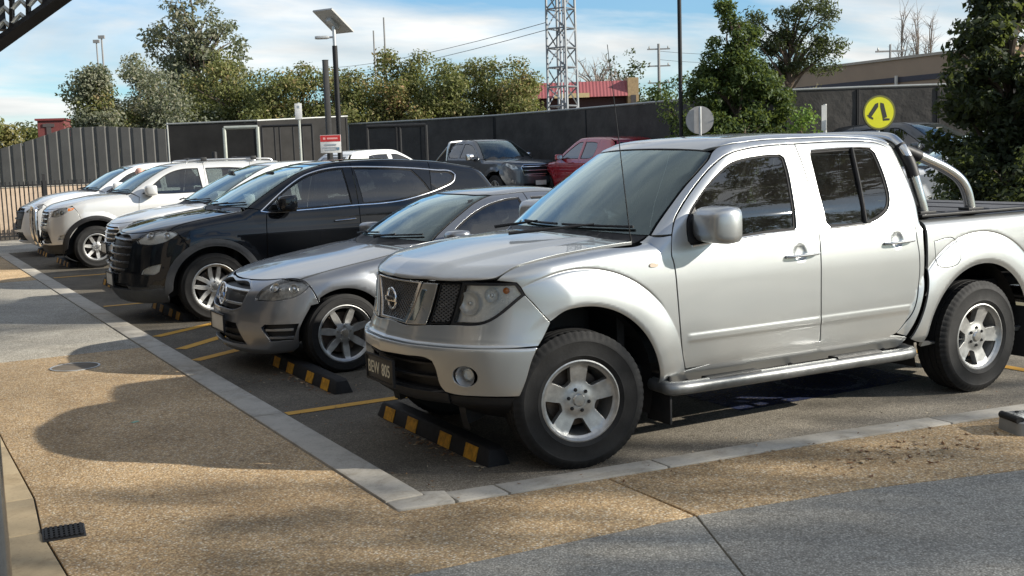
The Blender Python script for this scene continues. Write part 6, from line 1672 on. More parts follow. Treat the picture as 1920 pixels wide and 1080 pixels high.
def awning():
    """corner of the perforated screen over the footpath, top left"""
    Zs = 7.0
    A, Bp, C = at(-160, 196, Zs), at(160, -35, Zs-.2), at(-160, -240, Zs)
    t = empty('perforated_awning', tuple(A), 0, 'corner of a black perforated metal awning at top left', 'awning')
    e1 = (Bp-A); e2 = (C-A); n = e1.cross(e2).normalized()
    fr = MB().tube([(0, 0, 0), tuple(e1*1.6)], .045, 4).build('edge_beam', DARKST, t)
    L = e1.length; ux = e1.normalized(); uy = (e2-ux*e2.dot(ux)).normalized()
    # vertical slats and a laser-cut lattice between them
    Rr2 = _Rr; Uu = _Ur; LP_ = plain('pale_screen_metal', (.55, .55, .50), .6)
    for i in range(14):
        s = i/13*1.25
        p = e1*s
        MB().tube([tuple(p), tuple(p+Uu*(1.4))], .016, 4).build('slat', DARKST, t)
        for k in range(16):
            q = p+Uu*(.07+.085*k+(.03 if i % 2 else 0))
            w = e1.dot(Rr2)*1.25/13
            MB().tube([tuple(q), tuple(q+Rr2*w*.5+Uu*.05), tuple(q+Rr2*w)], .017, 4, caps=False).build('lattice_strip', LP_, t)
    q = at(-40, 12, Zs-.1)-A
    MB().box(tuple(q), (.28, .12, .28)).build('bracket_box', BLACKP, t)
    # shop front that carries the awning: it runs along the footpath, left of the picture
    sb = empty('shop_front', (4.0, -21, 0), 0, 'brown brick shop front with dark windows along the footpath, left of view', 'building')
    bw = plain('shop_brick', (.17, .145, .12), .85, 0, .3, .25, 14, .3, 40)
    MB().box((.15, 13, 2.1), (.30, 26, 4.2)).build('wall', bw, sb)
    MB().box((.10, 13, 4.25), (.5, 26.2, .12)).build('parapet', KERB, sb)
    for k in range(7):
        yy = 2.2+3.6*k
        w_ = MB().box((-.02, yy, 1.55), (.06, 2.3, 2.1)).build('window', DARKST, sb)
        for q in (-.56, .56): MB().box((-.055, yy+q, 1.55), (.012, 1.06, 1.96)).build('pane', plain('shop_window', (.015, .018, .02), .08, 0, .8), w_)
    # slim steel column at the left edge
    b = gat(10, 1190)
    c = empty('steel_column', (b.x, b.y, .012), 0, 'round stainless steel column at the left edge of the paving', 'column')
    MB().tube([(0, 0, 0), (0, 0, 3.0)], .042, 20).build('shaft', plain('stainless_steel', (.50, .50, .49), .2, .95), c, smooth=True)
    MB().lathe([(.09, 0), (.09, .012), (.05, .014)], 24, ax='z').build('base_plate', STEEL, c, smooth=True)
# ---------------------------------------------------------------- trees and shrubs
def leafmat(name, cols, trans=.35, big=.35):
    t = NT(name)
    g = t.a('ShaderNodeNewGeometry'); ri = g.outputs['Random Per Island']
    n = t.noise(big, 4, .6, g.outputs['Position'])
    f = t.math('ADD', t.math('MULTIPLY', ri, .36), t.math('MULTIPLY', n, .72))
    c = t.ramp(f, [(.15+.75*i/(len(cols)-1), k) for i, k in enumerate(cols)])
    d = t.bsdf(c, .6, 0, .35)
    tr = t.a('ShaderNodeBsdfTranslucent'); t.l.new(t.mix(.5, c, (.25, .30, .06)), tr.inputs[0])
    m = t.a('ShaderNodeMixShader', {0: trans}); t.l.new(d, m.inputs[1]); t.l.new(tr.outputs[0], m.inputs[2])
    return t.done(m.outputs[0])
BARK = plain('bark', (.11, .085, .065), .95, 0, .2, .35, 8, .6, 18)
PALEBARK = plain('pale_bark', (.26, .22, .19), .95, 0, .2, .3, 8, .5, 18)
OLIVE = leafmat('olive_leaves', [(0.044, 0.056, 0.024), (0.11, 0.126, 0.044), (0.19, 0.195, 0.07), (0.32, 0.185, 0.1)])
GREYG = leafmat('grey_green_leaves', [(0.05, 0.065, 0.045), (0.12, 0.14, 0.095), (0.213, 0.22, 0.155), (0.325, 0.288, 0.213)])
FRESH = leafmat('fresh_green_leaves', [(.014, .028, .009), (.034, .062, .017), (.062, .10, .024), (.11, .14, .035)])
BRIGHT = leafmat('bright_green_leaves', [(0.048, 0.096, 0.019), (0.112, 0.208, 0.032), (0.208, 0.32, 0.048)])
DARKL = leafmat('dark_leaves', [(.010, .016, .008), (.022, .034, .015), (.040, .056, .026), (.075, .085, .05)])
RUSTY = leafmat('rusty_tipped_leaves', [(0.05, 0.063, 0.024), (0.12, 0.139, 0.044), (0.2, 0.185, 0.07), (0.4, 0.167, 0.1)])
STRAW = leafmat('straw_leaves', [(0.096, 0.096, 0.032), (0.208, 0.184, 0.064), (0.32, 0.272, 0.128)])
def tree(name, label, p, H, lobes, mat, nleaf, leaf, cat='tree', group=None, trunk=.14, seed=1, bark=None, aspect=.5, bare=False, clump=.5, base=0.):
    """lobes: (dx, dy, z, rx, rz) ellipsoids holding the leaf clumps; limbs run from the trunk to the clumps"""
    rng = random.Random(seed); nr = np.random.RandomState(seed)
    t = empty(name, (p[0], p[1], base), rng.uniform(0, 6), label, cat, group)
    t.rotation_euler = (0, 0, math.atan2(_R.y, _R.x))
    tb = MB(); top = max(l[2] for l in lobes)
    stem = [(0, 0, -.05)]
    z = 0; x = y = 0
    n = 6
    for i in range(1, n+1):
        x += rng.uniform(-.05, .05)*H*.15; y += rng.uniform(-.05, .05)*H*.15
        stem.append((x, y, top*.92*i/n))
    tb.tube(tubular(stem, 3), [trunk*(1-.85*i/(3*n)) for i in range(3*n+1)], 8)
    cl = []
    for (dx, dy, zc, rx, rz_) in lobes:
        k = max(4, int(12*rx*rx*rz_/(clump**3)*.16)) if not bare else max(6, int(10*rx))
        k = min(k, 90)
        for _ in range(k):
            d = nr.normal(size=3); d /= np.linalg.norm(d); r = nr.uniform(.35, 1.)**.5
            cl.append((dx+d[0]*rx*r, dy+d[1]*rx*r, zc+d[2]*rz_*r))
    for i, c in enumerate(cl):
        if i % (1 if bare else 3): continue
        za = min(max(.15*H, c[2]-rng.uniform(.2, .45)*H*.5), top*.85); k = za/(top*.92)*n
        a = Vector(stem[min(n, int(k))]); a.z = za
        m_ = a.lerp(Vector(c), .55)+Vector((rng.uniform(-.1, .1), rng.uniform(-.1, .1), rng.uniform(.05, .25)*H*.1))
        tb.tube(tubular([a, m_, c], 4), [trunk*(.42-.045*q) if bare else trunk*(.36-.038*q) for q in range(9)], 5, caps=False)
        if bare:
            for _ in range(7):
                s_ = Vector(m_).lerp(Vector(c), rng.uniform(0, 1)); e = s_+Vector((rng.uniform(-.5, .5), rng.uniform(-.5, .5), rng.uniform(.1, .9)))*H*.13
                tb.tube([s_, s_.lerp(e, .5)+Vector((rng.uniform(-.1, .1), rng.uniform(-.1, .1), 0)), e], [trunk*.10, trunk*.06, trunk*.03], 4, caps=False)
    tb.build('trunk', bark or BARK, t, smooth=True)
    if nleaf:
        C = np.array(cl); idx = nr.randint(0, len(C), nleaf)
        d = nr.normal(size=(nleaf, 3)); d /= np.linalg.norm(d, axis=1)[:, None]
        pos = C[idx]+d*(clump*nr.uniform(.1, 1., nleaf)**.6)[:, None]*[1, 1, .75]
        nrm = d*.6+nr.normal(size=(nleaf, 3))*.6+[0, 0, .35]; nrm /= np.linalg.norm(nrm, axis=1)[:, None]
        a = np.cross(nrm, nr.normal(size=(nleaf, 3))); a /= np.maximum(np.linalg.norm(a, axis=1), 1e-6)[:, None]
        b = np.cross(nrm, a)
        s = leaf*nr.uniform(.55, 1.25, nleaf)
        L = a*(s*.5)[:, None]; Wd = b*(s*.5*aspect)[:, None]; bend = nrm*(s*.12)[:, None]
        V = np.empty((nleaf, 4, 3)); V[:, 0] = pos-L-bend; V[:, 1] = pos-Wd; V[:, 2] = pos+L-bend; V[:, 3] = pos+Wd
        V = V.reshape(-1, 3); F = np.arange(nleaf*4).reshape(-1, 4)
        V[:, 2] = np.maximum(V[:, 2], .02)
        me = bpy.data.meshes.new('crown'); me.vertices.add(len(V)); me.vertices.foreach_set('co', V.ravel().astype(np.float32))
        me.loops.add(nleaf*4); me.loops.foreach_set('vertex_index', F.ravel().astype(np.int32))
        me.polygons.add(nleaf); me.polygons.foreach_set('loop_start', np.arange(0, nleaf*4, 4, dtype=np.int32))
        me.update(calc_edges=True); me.materials.append(mat)
        o = bpy.data.objects.new('crown', me); COL.objects.link(o); o.parent = t
    return t
def shrub_from_px(name, label, Z, u0, u1, vtop, mat, nleaf, leaf, seed, group=None, vbase=None, clump=.55, lob=4, cat='tree', trunk=.10, fill=1., aspect=.5):
    """upright mass that spans photo columns u0..u1 with its top at row vtop, standing at depth Z"""
    uc = (u0+u1)/2; p = xy(uc, Z); W_ = (u1-u0)/2125*Z; ht = zat(uc, vtop, Z); rng = random.Random(seed*7+1)
    lobes = []
    r = W_*.66-clump*.3
    for k in range(lob):
        f = (k+.5)/lob
        z = ht*(.22+.58*f); rr_ = r*(1-.42*f**2)*.66
        for q in (-1, 1):
            lobes.append((q*r*rng.uniform(.22, .40)*(1-.5*f), rng.uniform(-1, 1)*r*.35, z+rng.uniform(-.1, .1)*ht*.3, rr_, ht*.17))
    lobes.append((rng.uniform(-.2, .2)*r, 0, ht*.88, r*.45, ht*.10))
    lobes.append((rng.uniform(-.4, .4)*r, rng.uniform(-.4, .4)*r, ht*.22, r*.9, ht*.2))
    return tree(name, label, (p.x, p.y), ht, lobes, mat, nleaf, leaf, cat, group, trunk, seed, clump=clump, aspect=aspect, base=0.)
def build_trees():
    g = 'trees and shrubs behind the fence'
    S = shrub_from_px
    S('shrub_tree', 'pale olive shrub at the left end of the trees, beyond the steel hoarding', 40, 138, 250, 118, GREYG, 23490, .14, 1, g)
    S('shrub_tree', 'dark grey-green shrub just left of the tallest tree', 42, 225, 345, 100, GREYG, 23490, .14, 2, g)
    S('shrub_tree', 'wide olive shrub in front of the tallest tree', 42, 330, 545, 92, OLIVE, 38171, .14, 3, g)
    S('shrub_tree', 'olive shrub with reddish tips behind the white parking sign', 42, 515, 640, 118, RUSTY, 23490, .14, 4, g)
    S('shrub_tree', 'narrow rusty-tipped shrub behind the solar lamp pole', 43, 600, 715, 122, RUSTY, 20553, .14, 5, g)
    S('shrub_tree', 'round olive shrub with reddish tips right of the solar lamp', 42, 685, 850, 90, RUSTY, 32298, .14, 6, g)
    S('shrub_tree', 'dark olive shrub in the middle of the hedge, left of the last shrub', 43, 785, 925, 102, OLIVE, 26426, .14, 7, g)
    S('shrub_tree', 'dense olive shrub nearest the lattice tower', 42, 870, 1035, 98, OLIVE, 32298, .14, 8, g)
    for i, (u0, u1, v, m_, lab) in enumerate(((125, 270, 165, OLIVE, 'low yellow-green bush at the left end of the hedge'), (240, 420, 150, GREYG, 'low dark bush under the left side of the tallest tree'), (440, 580, 140, OLIVE, 'low olive bush left of the parking sign'), (560, 700, 150, OLIVE, 'low bush behind the black posts'), (660, 790, 145, RUSTY, 'low rusty bush just right of the black posts'), (770, 900, 140, OLIVE, 'low olive bush above the double gate frame'), (900, 1040, 150, RUSTY, 'low bush at the right end of the hedge'))):
        S('hedge_bush', lab, 40.5, u0, u1, v-14, m_, 19000, .14, 110+i, g, cat='shrub')
    # the tall sparse tree
    Z = 47; p = xy(378, Z); ht = zat(378, -22, Z)
    tree('tall_tree', 'tallest grey-green tree standing above the shrubs at left', (p.x, p.y), ht, [(0, 0, ht*.90, 1.0, .9), (-.9, .3, ht*.74, 1.3, 1.0), (1.0, -.2, ht*.72, 1.35, 1.0), (.2, .4, ht*.60, 1.7, .9), (-1.2, 0, ht*.50, 1.3, .9), (1.3, .2, ht*.47, 1.3, .9), (0, 0, ht*.38, 1.5, .8)], GREYG, 11000, .22, 'tree', g, .17, 21, clump=.42, aspect=.45)
    # green tree in front of the fence
    Z = 23.8; p = xy(1385, Z); ht = zat(1380, -6, Z); b = hgt(p.x, p.y)
    tree('green_tree', 'dense fresh green conical tree in front of the dark fence', (p.x, p.y), ht, [(-.1, 0, ht*.94, .30, .25), (-.05, 0, ht*.82, .48, .40), (-.25, .1, ht*.70, .55, .45), (.25, -.1, ht*.66, .55, .45), (-.45, .1, ht*.58, .66, .45), (.50, .1, ht*.52, .66, .45), (-.60, -.1, ht*.42, .66, .45), (.70, .2, ht*.36, .66, .45), (0, 0, ht*.28, 1.0, .4), (-.7, 0, ht*.18, .66, .4), (.7, 0, ht*.18, .66, .4)], FRESH, 56000, .10, 'tree', None, .11, 31, clump=.24, aspect=.42, base=0)
    S('bright_shrub', 'bright yellow-green shrub right of the conical green tree', 23.2, 1462, 1548, 186, BRIGHT, 5500, .085, 33, None, clump=.22, cat='shrub', trunk=.04)
    S('leafy_shrub', 'mid-green shrub left of the conical green tree, behind the lamp column', 25.0, 1235, 1325, 128, FRESH, 5000, .09, 34, None, clump=.25, cat='shrub', trunk=.05)
    S('leafy_shrub', 'low green shrub at the foot of the conical green tree', 23.0, 1300, 1480, 200, FRESH, 6000, .09, 35, None, clump=.25, cat='shrub', trunk=.05)
    # dark eucalypt behind
    Z = 38; p = xy(1480, Z); ht = zat(1480, -25, Z)
    tree('eucalypt', 'dark open-crowned tree behind the conical green tree', (p.x, p.y), ht, [(-.6, .2, ht*.80, .9, .7), (.7, -.4, ht*.84, .9, .65), (.2, 0, ht*.68, 1.1, .7), (1.1, -.6, ht*.66, .7, .55), (-.9, .4, ht*.56, .8, .6)], DARKL, 9000, .15, 'tree', None, .15, 41, clump=.36, aspect=.35)
    # big dark tree at right
    Z = 13.2; p = xy(1890, Z); ht = zat(1870, -60, Z)
    tree('broadleaf_tree', 'big dark broad-leaved tree filling the right edge', (p.x, p.y), ht, [(.0, .0, ht*.92, .40, .35), (-.35, .1, ht*.97, .30, .2), (-.25, .1, ht*.76, .50, .35), (.3, .3, ht*.85, .5, .3), (-.2, -.1, ht*.62, .60, .36), (-.25, .1, ht*.48, .52, .34), (-.2, 0, ht*.35, .55, .32), (-.15, .1, ht*.22, .55, .30), (.5, -.3, ht*.55, .6, .8), (.5, -.3, ht*.3, .6, .6)], DARKL, 30000, .105, 'tree', None, .10, 51, clump=.22, aspect=.48)
    S('leafy_shrub', 'dark shrub under the big broad-leaved tree at right', 12.6, 1745, 2040, 268, DARKL, 16000, .08, 52, None, clump=.22, cat='shrub', trunk=.04)
    # far things
    S('far_tree', 'dark round tree behind the red-roofed building', 88, 1105, 1222, 92, DARKL, 4000, .34, 61, None, clump=.8, trunk=.2)
    Z = 84; p = xy(1120, Z)
    tree('bare_tree', 'leafless tree with thin branches right of the lattice tower', (p.x, p.y), 9, [(0, 0, 7.2, 2.0, 1.6), (1.2, .2, 5.8, 1.8, 1.2), (-1.0, 0, 5.6, 1.6, 1.2)], None, 0, .1, 'tree', None, .22, 62, bark=PALEBARK, bare=True)
    for i, u in enumerate((1694, 1716, 1742)):
        Z = 105; p = xy(u, Z); ht = zat(u, -12+10*i, Z)
        tree('poplar', ('leftmost', 'middle', 'rightmost')[i]+' of three leafless poplars above the brick building', (p.x, p.y), ht, [(0, 0, ht*.82, .5, 2.0), (0, 0, ht*.6, .9, 2.4), (0, 0, ht*.4, .9, 2.0)], None, 0, .1, 'tree', 'leafless poplars', .20, 70+i, bark=PALEBARK, bare=True)
    Z = 55; p = xy(1545, Z)
    tree('bare_shrub', 'straw-coloured leafless shrub in front of the brick building', (p.x, p.y), 4.5, [(0, 0, 3.4, 1.8, 1.0), (1.2, 0, 3.2, 1.4, .9)], STRAW, 900, .10, 'shrub', None, .10, 75, bark=PALEBARK, bare=True, clump=.5)
    S('far_shrub', 'yellowish bush beyond the steel hoarding at far left', 62, -30, 62, 230, STRAW, 4500, .26, 81, None, clump=.7, cat='shrub')
    S('far_shrub', 'green-brown bush left of the red shed', 64, 35, 100, 236, OLIVE, 3500, .26, 82, None, clump=.7, cat='shrub')
    Z = 45; p = xy(-60, Z); ht = zat(-30, 160, Z)
    tree('far_tree', 'tree reaching in from the left edge of the picture', (p.x, p.y), ht, [(0, 0, ht*.85, 1.2, .4), (.5, 0, ht*.68, 1.2, .4), (-.2, 0, ht*.5, 1.2, .5)], OLIVE, 3500, .22, 'tree', None, .14, 83, clump=.4)
    S('far_shrub', 'green bush between the power pole and the tall lamp column', 45, 1195, 1270, 152, FRESH, 4000, .18, 84, None, clump=.5, cat='shrub')
    # across the street behind the camera: these stand in the window reflections
    for lab, x, y, h, r in (('small rounded street tree across the road', -19, 23, 6.4, 2.6), ('tallest of the low street trees across the road', -27, 19, 7.0, 2.8), ('street tree across the road at the far end', -35, 20, 6.6, 2.8), ('street tree directly across the road', -6, 27, 7.0, 2.8)):
        tree('street_tree', lab, (x, y), h, [(0, 0, h*.78, r*.6, h*.18), (-r*.5, .3, h*.58, r*.6, h*.2), (r*.5, -.2, h*.56, r*.62, h*.2), (0, 0, h*.35, r*.8, h*.2)], DARKL, 5500, .22, 'tree', 'trees across the street', .16, 90+int(h*10), clump=.5)
    tr = tree('street_pine', 'very tall high-branched pine across the road', (-19.5, 9.2), 18, [(1.0, 3.2, 13.2, 1.5, .4), (2.6, 4.6, 13.8, 1.4, .4), (.2, 1.6, 14.4, 1.6, .45), (2.0, 3.0, 15.2, 1.6, .4), (.6, 1.0, 16.4, 1.5, .45), (-1.0, -.2, 15.0, 1.3, .4), (3.6, 5.6, 14.9, 1.2, .35)], DARKL, 12000, .26, 'tree', 'trees across the street', .16, 99, clump=.42, aspect=.25)
    tr.rotation_euler = (0, 0, 0)
    # open-crowned row whose thin shade falls over the foreground
    for lab, x, y, n_ in (('open-crowned plane tree across the road, right of three', -19.8, 15.9, 1300), ('open-crowned plane tree across the road, middle of three', -16.0, 15.6, 1300), ('open-crowned plane tree across the road, left of three', -12.4, 15.7, 1300), ('open-crowned plane tree standing behind the others', -15.0, 18.6, 1100), ('open-crowned plane tree in front of the row across the road', -13.0, 15.1, 1000)):
        h = 10.2
        tree('plane_tree', lab, (x, y), h, [(0, 0, 9.3, 1.5, .7), (-1.3, .2, 8.7, 1.3, .7), (1.3, -.2, 8.7, 1.3, .7), (.2, .9, 8.2, 1.3, .6), (-.3, -.7, 8.4, 1.3, .6)], DARKL, n_, .20, 'tree', 'trees across the street', .12, int(-x*10), clump=.6, aspect=.6)
# ---------------------------------------------------------------- vehicles parked in the background, person
def bg_cars():
    G = 'vehicles parked by the fence'
    def sbody(L=3.6, h=1.70, hw=.90, belt=1.10, hood=1.05, nose=.85, wsx=(-.30, -1.25), taper=.1, tail=-3.6, rsx=.35, rearz=1.05, hoodz=None):
        return Body(sec=[(.15, hw-.2), (.3, hw-.06), (.45, hw-.02), (.7, hw), (.95, hw-.005), (belt, hw-.03), (belt+.1, hw-.07), (belt+.3, hw-.17), (h-.1, hw-.27), (h, hw-.32), (h+.4, hw-.5)],
            plan=[(-4.6, .18), (tail, .08), (-2.6, .02), (-.4, 0), (.1, .015), (.4, .05), (.9, .16)],
            top=[(-5, rearz), (-.9, belt+.02), (-.4, belt+.02), (0, hood+.02), (.4, hood-.04), (.65, hood-.10), (.9, hood-.22)],
            nose=[(.15, nose-.15), (.3, nose-.05), (.5, nose), (.7, nose-.01), (hood-.15, nose-.05), (hood-.02, nose-.14), (hood+.1, nose-.3)],
            nplan=[(0, 0), (.3, .03), (.5, .09), (.65, .17), (.78, .29), (.9, .46), (1.1, .9), (1.3, 1.4)],
            tail=[(.15, tail+.1), (.4, tail), (1.0, tail), (2, tail+.1)], tplan=[(0, 0), (.6, .04), (.85, .13), (1.2, .6)],
            roof=[(tail-.3, h-.28), (tail+.2, h-.12), (tail+.9, h-.02), (-1.9, h), (-1.5, h-.01), (wsx[1], h-.05), (wsx[1]+.4, h-.16)],
            ws=(wsx[0], belt+.01, wsx[1], h-.05), rs=(tail+.03, rearz, tail+rsx, h-.12), flares=[(0, .37, .46, .6, .025, 2)], crown=.05, wsc=.3, rsc=.15, r_top=.08, r_corner=.09)
    def std(b, belt, h, tailx, x3=True):
        w1 = [(-.80, belt+.05), (-1.0, belt+.20), (-1.25, belt+.34), (-1.55, h-.135), (-1.74, h-.13), (-1.78, belt+.04)]
        w2 = [(-1.88, h-.13), (-2.3, h-.14), (-2.52, h-.17), (-2.62, belt+.16), (-2.45, belt+.06), (-1.90, belt+.04)]
        return w1, w2
    def com(belt, hood):
        return dict(joint=((58, hood-.04), (64, hood-.12), (69, hood-.25)), lead=((0, hood-.10), (20, hood-.095), (38, hood-.08), (52, hood-.05)), rs=2., lod=True,
                    headlight=[(36, hood-.24), (40, hood-.14), (50, hood-.09), (57, hood-.06), (57, hood-.13), (46, hood-.25)], grille=[(0, hood-.13), (28, hood-.13), (32, hood-.2), (27, hood-.42), (0, hood-.44)],
                    intake=[(0, .50), (28, .50), (32, .36), (0, .35)], low=.27)
    fwd = math.atan2(-_F.y, -_F.x)
    # dark utility with sports bar: nearly facing the viewer
    Z = 31.5; p = xy(975, Z)
    DG = paint('charcoal_paint', (.075, .083, .095), .5, .3, .04)
    b = sbody(h=1.76, hw=.93, belt=1.17, hood=1.17, nose=.90, wsx=(-.35, -1.15), tail=-2.55, rsx=.10, rearz=1.17)
    b.top = table([(-6, 1.17), (-.9, 1.19), (-.4, 1.19), (0, 1.17), (.4, 1.14), (.65, 1.09), (.9, .98)])
    b.tail = table([(.15, -4.3), (.4, -4.42), (1.2, -4.42), (2, -4.42)])
    b.plan = table([(-6, .02), (-.4, 0), (.1, .015), (.4, .05), (.9, .16)])
    w1 = [(-.80, 1.24), (-1.0, 1.39), (-1.25, 1.55), (-1.55, 1.625), (-1.72, 1.63), (-1.74, 1.23)]; w2 = [(-1.82, 1.63), (-2.2, 1.625), (-2.32, 1.60), (-2.40, 1.36), (-2.28, 1.24), (-1.84, 1.23)]
    base = hgt(p.x, p.y)
    ut = build_car('parked_utility', 'charcoal dual-cab utility with chrome grille and sports bar, parked by the fence', G, b, DG, (p.x, p.y, base), fwd+math.radians(36), wb=3.1, R=.375, Wd=.25, rr=.22, ra=.47, style='five', sill=.42,
              shuts=(-.7, -1.78, -2.42), belt=1.16, wins=(w1, w2), cowlx=(-.28, -.46), gbars=3, gframe=CHROME, mirror=((-.95, .88, 1.25), (.22, .2, .09), CHROME, .04), cat='pickup truck', rearglass=False, hw_axle=.79, plate=.52, **com(1.16, 1.14))
    MB().box((-3.4, 0, 1.165), (1.9, 1.5, .03)).build('tonneau_cover', BLACKP, ut)
    MB().tube(tubular([(-2.60, .74, 1.17), (-2.56, .68, 1.60), (-2.56, .5, 1.70), (-2.56, -.5, 1.70), (-2.56, -.68, 1.60), (-2.60, -.74, 1.17)], 4), .04, 8).build('sports_bar', DULLCH, ut, smooth=True)
    for s in (1, -1): MB().tube([(-2.58, s*.68, 1.58), (-3.15, s*.74, 1.17)], .035, 8).build('sports_bar_stay', DULLCH, ut, smooth=True)
    # red hatchback seen from its side, tail to the right
    Z = 31.5; p = xy(1078, Z); base = hgt(p.x, p.y)
    hd = lambda a, sg=1: (lambda v: math.atan2(v.y, v.x))(Vector((_R.x, _R.y))*sg*math.cos(a)+Vector((_F.x, _F.y)).normalized()*math.sin(a))
    RD = paint('red_paint', (.30, .010, .018), .2, .3, .04)
    b = sbody(h=1.66, hw=.90, belt=1.05, hood=1.02)
    c = com(1.05, 1.02)
    w1, w2 = std(b, 1.06, 1.66, -3.6)
    rc = build_car('parked_hatchback', 'dark red hatchback with dark windows, mostly hidden behind the silver pickup', G, b, RD, (p.x, p.y, base), hd(math.radians(66), -1), wb=2.6, R=.35, ra=.43, shuts=(-.6, -1.83, -2.5), belt=1.04, wins=(w1, w2), cowlx=(-.24, -.42), sill=.32, wins_m=(GLASS_D, GLASS_D), gbars=3, mirror=((-.92, .85, 1.15), (.2, .16, .09), RD, .03), **c)
    # white car roof behind the black SUV
    Z = 30.5; p = xy(790, Z); base = .26
    b = sbody(h=1.64, hw=.88, belt=1.06, hood=1.04, nose=.85, wsx=(-.45, -1.35), tail=-3.5, rsx=.45)
    w1, w2 = std(b, 1.06, 1.64, -3.5)
    WH = paint('white_paint', (0, 0, 0))
    build_car('parked_hatchback', 'white car behind the black SUV with only its roof showing', G, b, WH, (p.x, p.y, base), hd(math.radians(50)), wb=2.6, R=.32, rr=.2, ra=.38, shuts=(-.6, -1.83, -2.5), belt=1.05, wins=(w1, w2), cowlx=(-.36, -.54), sill=.28, gbars=3, mirror=((-.98, .83, 1.16), (.2, .15, .09), WH, .03), **com(1.05, 1.04))
    # dark SUV and white car behind the pickup's cab
    Z = 22.5; p = xy(1850, Z); base = hgt(p.x, p.y)
    b = sbody(h=1.72, hw=.92, belt=1.10, hood=1.08)
    w1, w2 = std(b, 1.10, 1.72, -3.6)
    DS = paint('dark_grey_paint', (.07, .075, .08), .5, .3, .04)
    build_car('parked_suv', 'dark grey SUV showing its roof and windscreen behind the yellow crossing sign', G, b, DS, (p.x, p.y, base-.02), hd(math.radians(-52)), wb=2.7, R=.36, ra=.45, shuts=(-.6, -1.83, -2.55), belt=1.09, wins=(w1, w2), cowlx=(-.24, -.42), sill=.34, wins_m=(GLASS_D, GLASS_D), gbars=3, cat='suv', mirror=((-.92, .88, 1.2), (.2, .17, .09), DS, .03), **com(1.10, 1.08))
    Z = 17.5; p = xy(1665, Z); base = hgt(p.x, p.y)
    b = sbody(h=1.66, hw=.90, belt=1.08, hood=1.06)
    w1, w2 = std(b, 1.08, 1.66, -3.6)
    build_car('parked_suv', 'white car partly hidden by the dark leafy tree at right', G, b, WH, (p.x, p.y, base-.02), hd(math.radians(12), -1), wb=2.65, R=.35, ra=.44, shuts=(-.6, -1.83, -2.5), belt=1.07, wins=(w1, w2), cowlx=(-.24, -.42), sill=.33, wins_m=(GLASS_D, GLASS_D), gbars=3, cat='suv', mirror=((-.92, .86, 1.18), (.2, .17, .09), WH, .03), **com(1.08, 1.06))

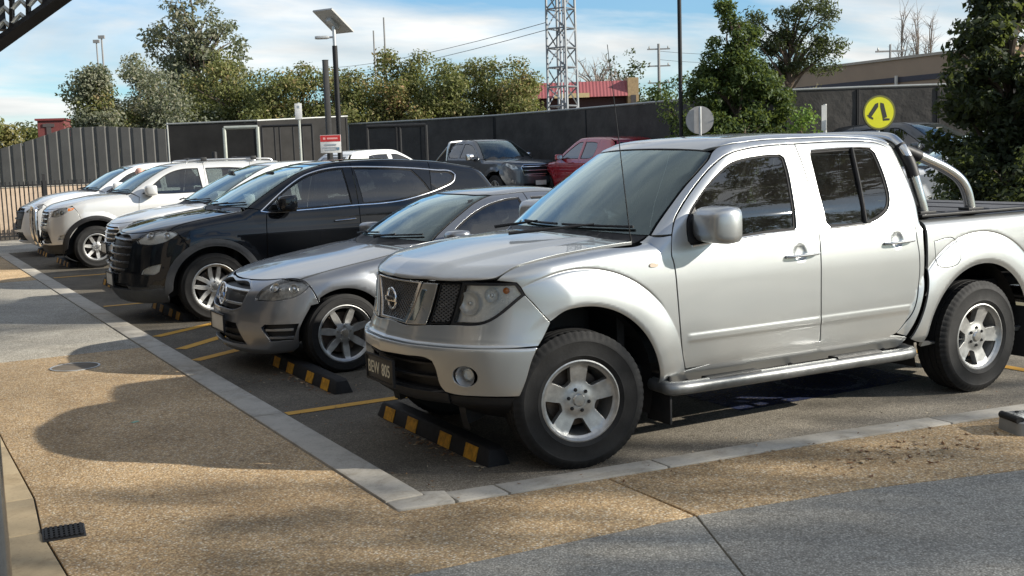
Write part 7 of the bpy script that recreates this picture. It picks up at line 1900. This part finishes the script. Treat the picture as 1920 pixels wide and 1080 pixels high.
def build_person():
    """bald man standing between the two farthest cars, seen from behind his right shoulder; one continuous skin surface"""
    t = empty('person', (-1.28, -16.72, 0), -2.2, 'bald person standing between the pale silver SUV and the farthest white SUV', 'person')
    V = [(0, 0, .95), (0, 0, 1.10), (0, .0, 1.28), (-.01, 0, 1.40), (.0, 0, 1.47), (.015, 0, 1.54), (.02, 0, 1.62),
         (.0, .19, 1.38), (-.02, .25, 1.12), (.06, .26, .90), (.09, .26, .82), (.0, -.19, 1.38), (-.02, -.25, 1.12), (.06, -.26, .90), (.09, -.26, .82),
         (0, .10, .90), (.01, .11, .50), (-.02, .11, .10), (.10, .12, .04), (.17, .12, .03), (0, -.10, .90), (.01, -.11, .50), (-.02, -.11, .10), (.10, -.12, .04), (.17, -.12, .03), (.02, 0, 1.655)]
    E = [(0, 1), (1, 2), (2, 3), (3, 4), (4, 5), (5, 6), (6, 25), (3, 7), (7, 8), (8, 9), (9, 10), (3, 11), (11, 12), (12, 13), (13, 14), (0, 15), (15, 16), (16, 17), (17, 18), (18, 19), (0, 20), (20, 21), (21, 22), (22, 23), (23, 24)]
    R = [(.13, .16), (.12, .155), (.13, .18), (.10, .15), (.058, .058), (.088, .075), (.092, .078), (.06, .06), (.05, .05), (.036, .036), (.03, .04), (.06, .06), (.05, .05), (.036, .036), (.03, .04), (.09, .09), (.06, .06), (.042, .042), (.042, .042), (.03, .04), (.09, .09), (.06, .06), (.042, .042), (.042, .042), (.03, .04), (.05, .045)]
    me = bpy.data.meshes.new('body'); me.from_pydata(V, E, []); o = bpy.data.objects.new('body', me); COL.objects.link(o); o.parent = t
    m = o.modifiers.new('skin', 'SKIN'); 
    for i, r in enumerate(R): me.skin_vertices[0].data[i].radius = r
    me.skin_vertices[0].data[0].use_root = True
    o.modifiers.new('sub', 'SUBSURF').levels = 2; o.modifiers['sub'].render_levels = 2; m.use_smooth_shade = True
    k = NT('person_skin_and_clothes'); sz = k.a('ShaderNodeSeparateXYZ', {0: k.a('ShaderNodeTexCoord').outputs['Object']}).outputs['Z']
    c = k.ramp(k.math('DIVIDE', sz, 1.75), [(0, (.02, .02, .02)), (.05, (.03, .04, .07)), (.545, (.03, .04, .07)), (.555, (.16, .17, .19)), (.845, (.16, .17, .19)), (.852, (.62, .36, .29)), (1, (.66, .40, .33))])
    for e in [n for n in k.n if n.type == 'VALTORGB'][0].color_ramp.elements: pass
    me.materials.append(k.done(k.bsdf(c, .55, 0, .4)))
    sk = plain('skin', (.60, .34, .27), .5, 0, .4, .1, 30)
    for s in (1, -1):
        MB().loft([(-.008, 0, 0, .022, .034, 2), (.012, .004, 0, .016, .026, 2)], 12, 'y').build('ear', sk, o, smooth=True, loc=(.005, s*.080, 1.575))
        MB().lathe([(.001, .012), (.008, .009), (.012, 0)], 10, ax='x').build('eye', plain('eye_dark', (.03, .025, .02), .3), o, smooth=True, loc=(.104, s*.032, 1.590))
    MB().loft([(-.03, 0, 0, .018, .012, 2), (0, .008, 0, .024, .016, 2), (.035, 0, 0, .010, .010, 2)], 12, 'z').build('nose', sk, o, smooth=True, loc=(.108, 0, 1.565))
    MB().box((0, 0, 0), (.008, .05, .008)).build('mouth', plain('lip', (.42, .18, .15), .5), o, loc=(.100, 0, 1.512))
build_ground()
for yc, lab in ((-.22, 'black and yellow wheel stop in front of the silver pickup'), (-2.60, 'black and yellow wheel stop in front of the grey sedan'), (-7.28, 'black and yellow wheel stop under the nose of the black SUV'),
                (-10.6, 'black and yellow wheel stop in front of the white crossover'), (-15.35, 'black and yellow wheel stop under the pale silver SUV'), (-18.05, 'black and yellow wheel stop under the farthest white SUV')):
    wheel_stop(yc, lab)
fence_run()
awning()
build_pickup()
make_row()
bg_cars()
build_trees()
build_person()
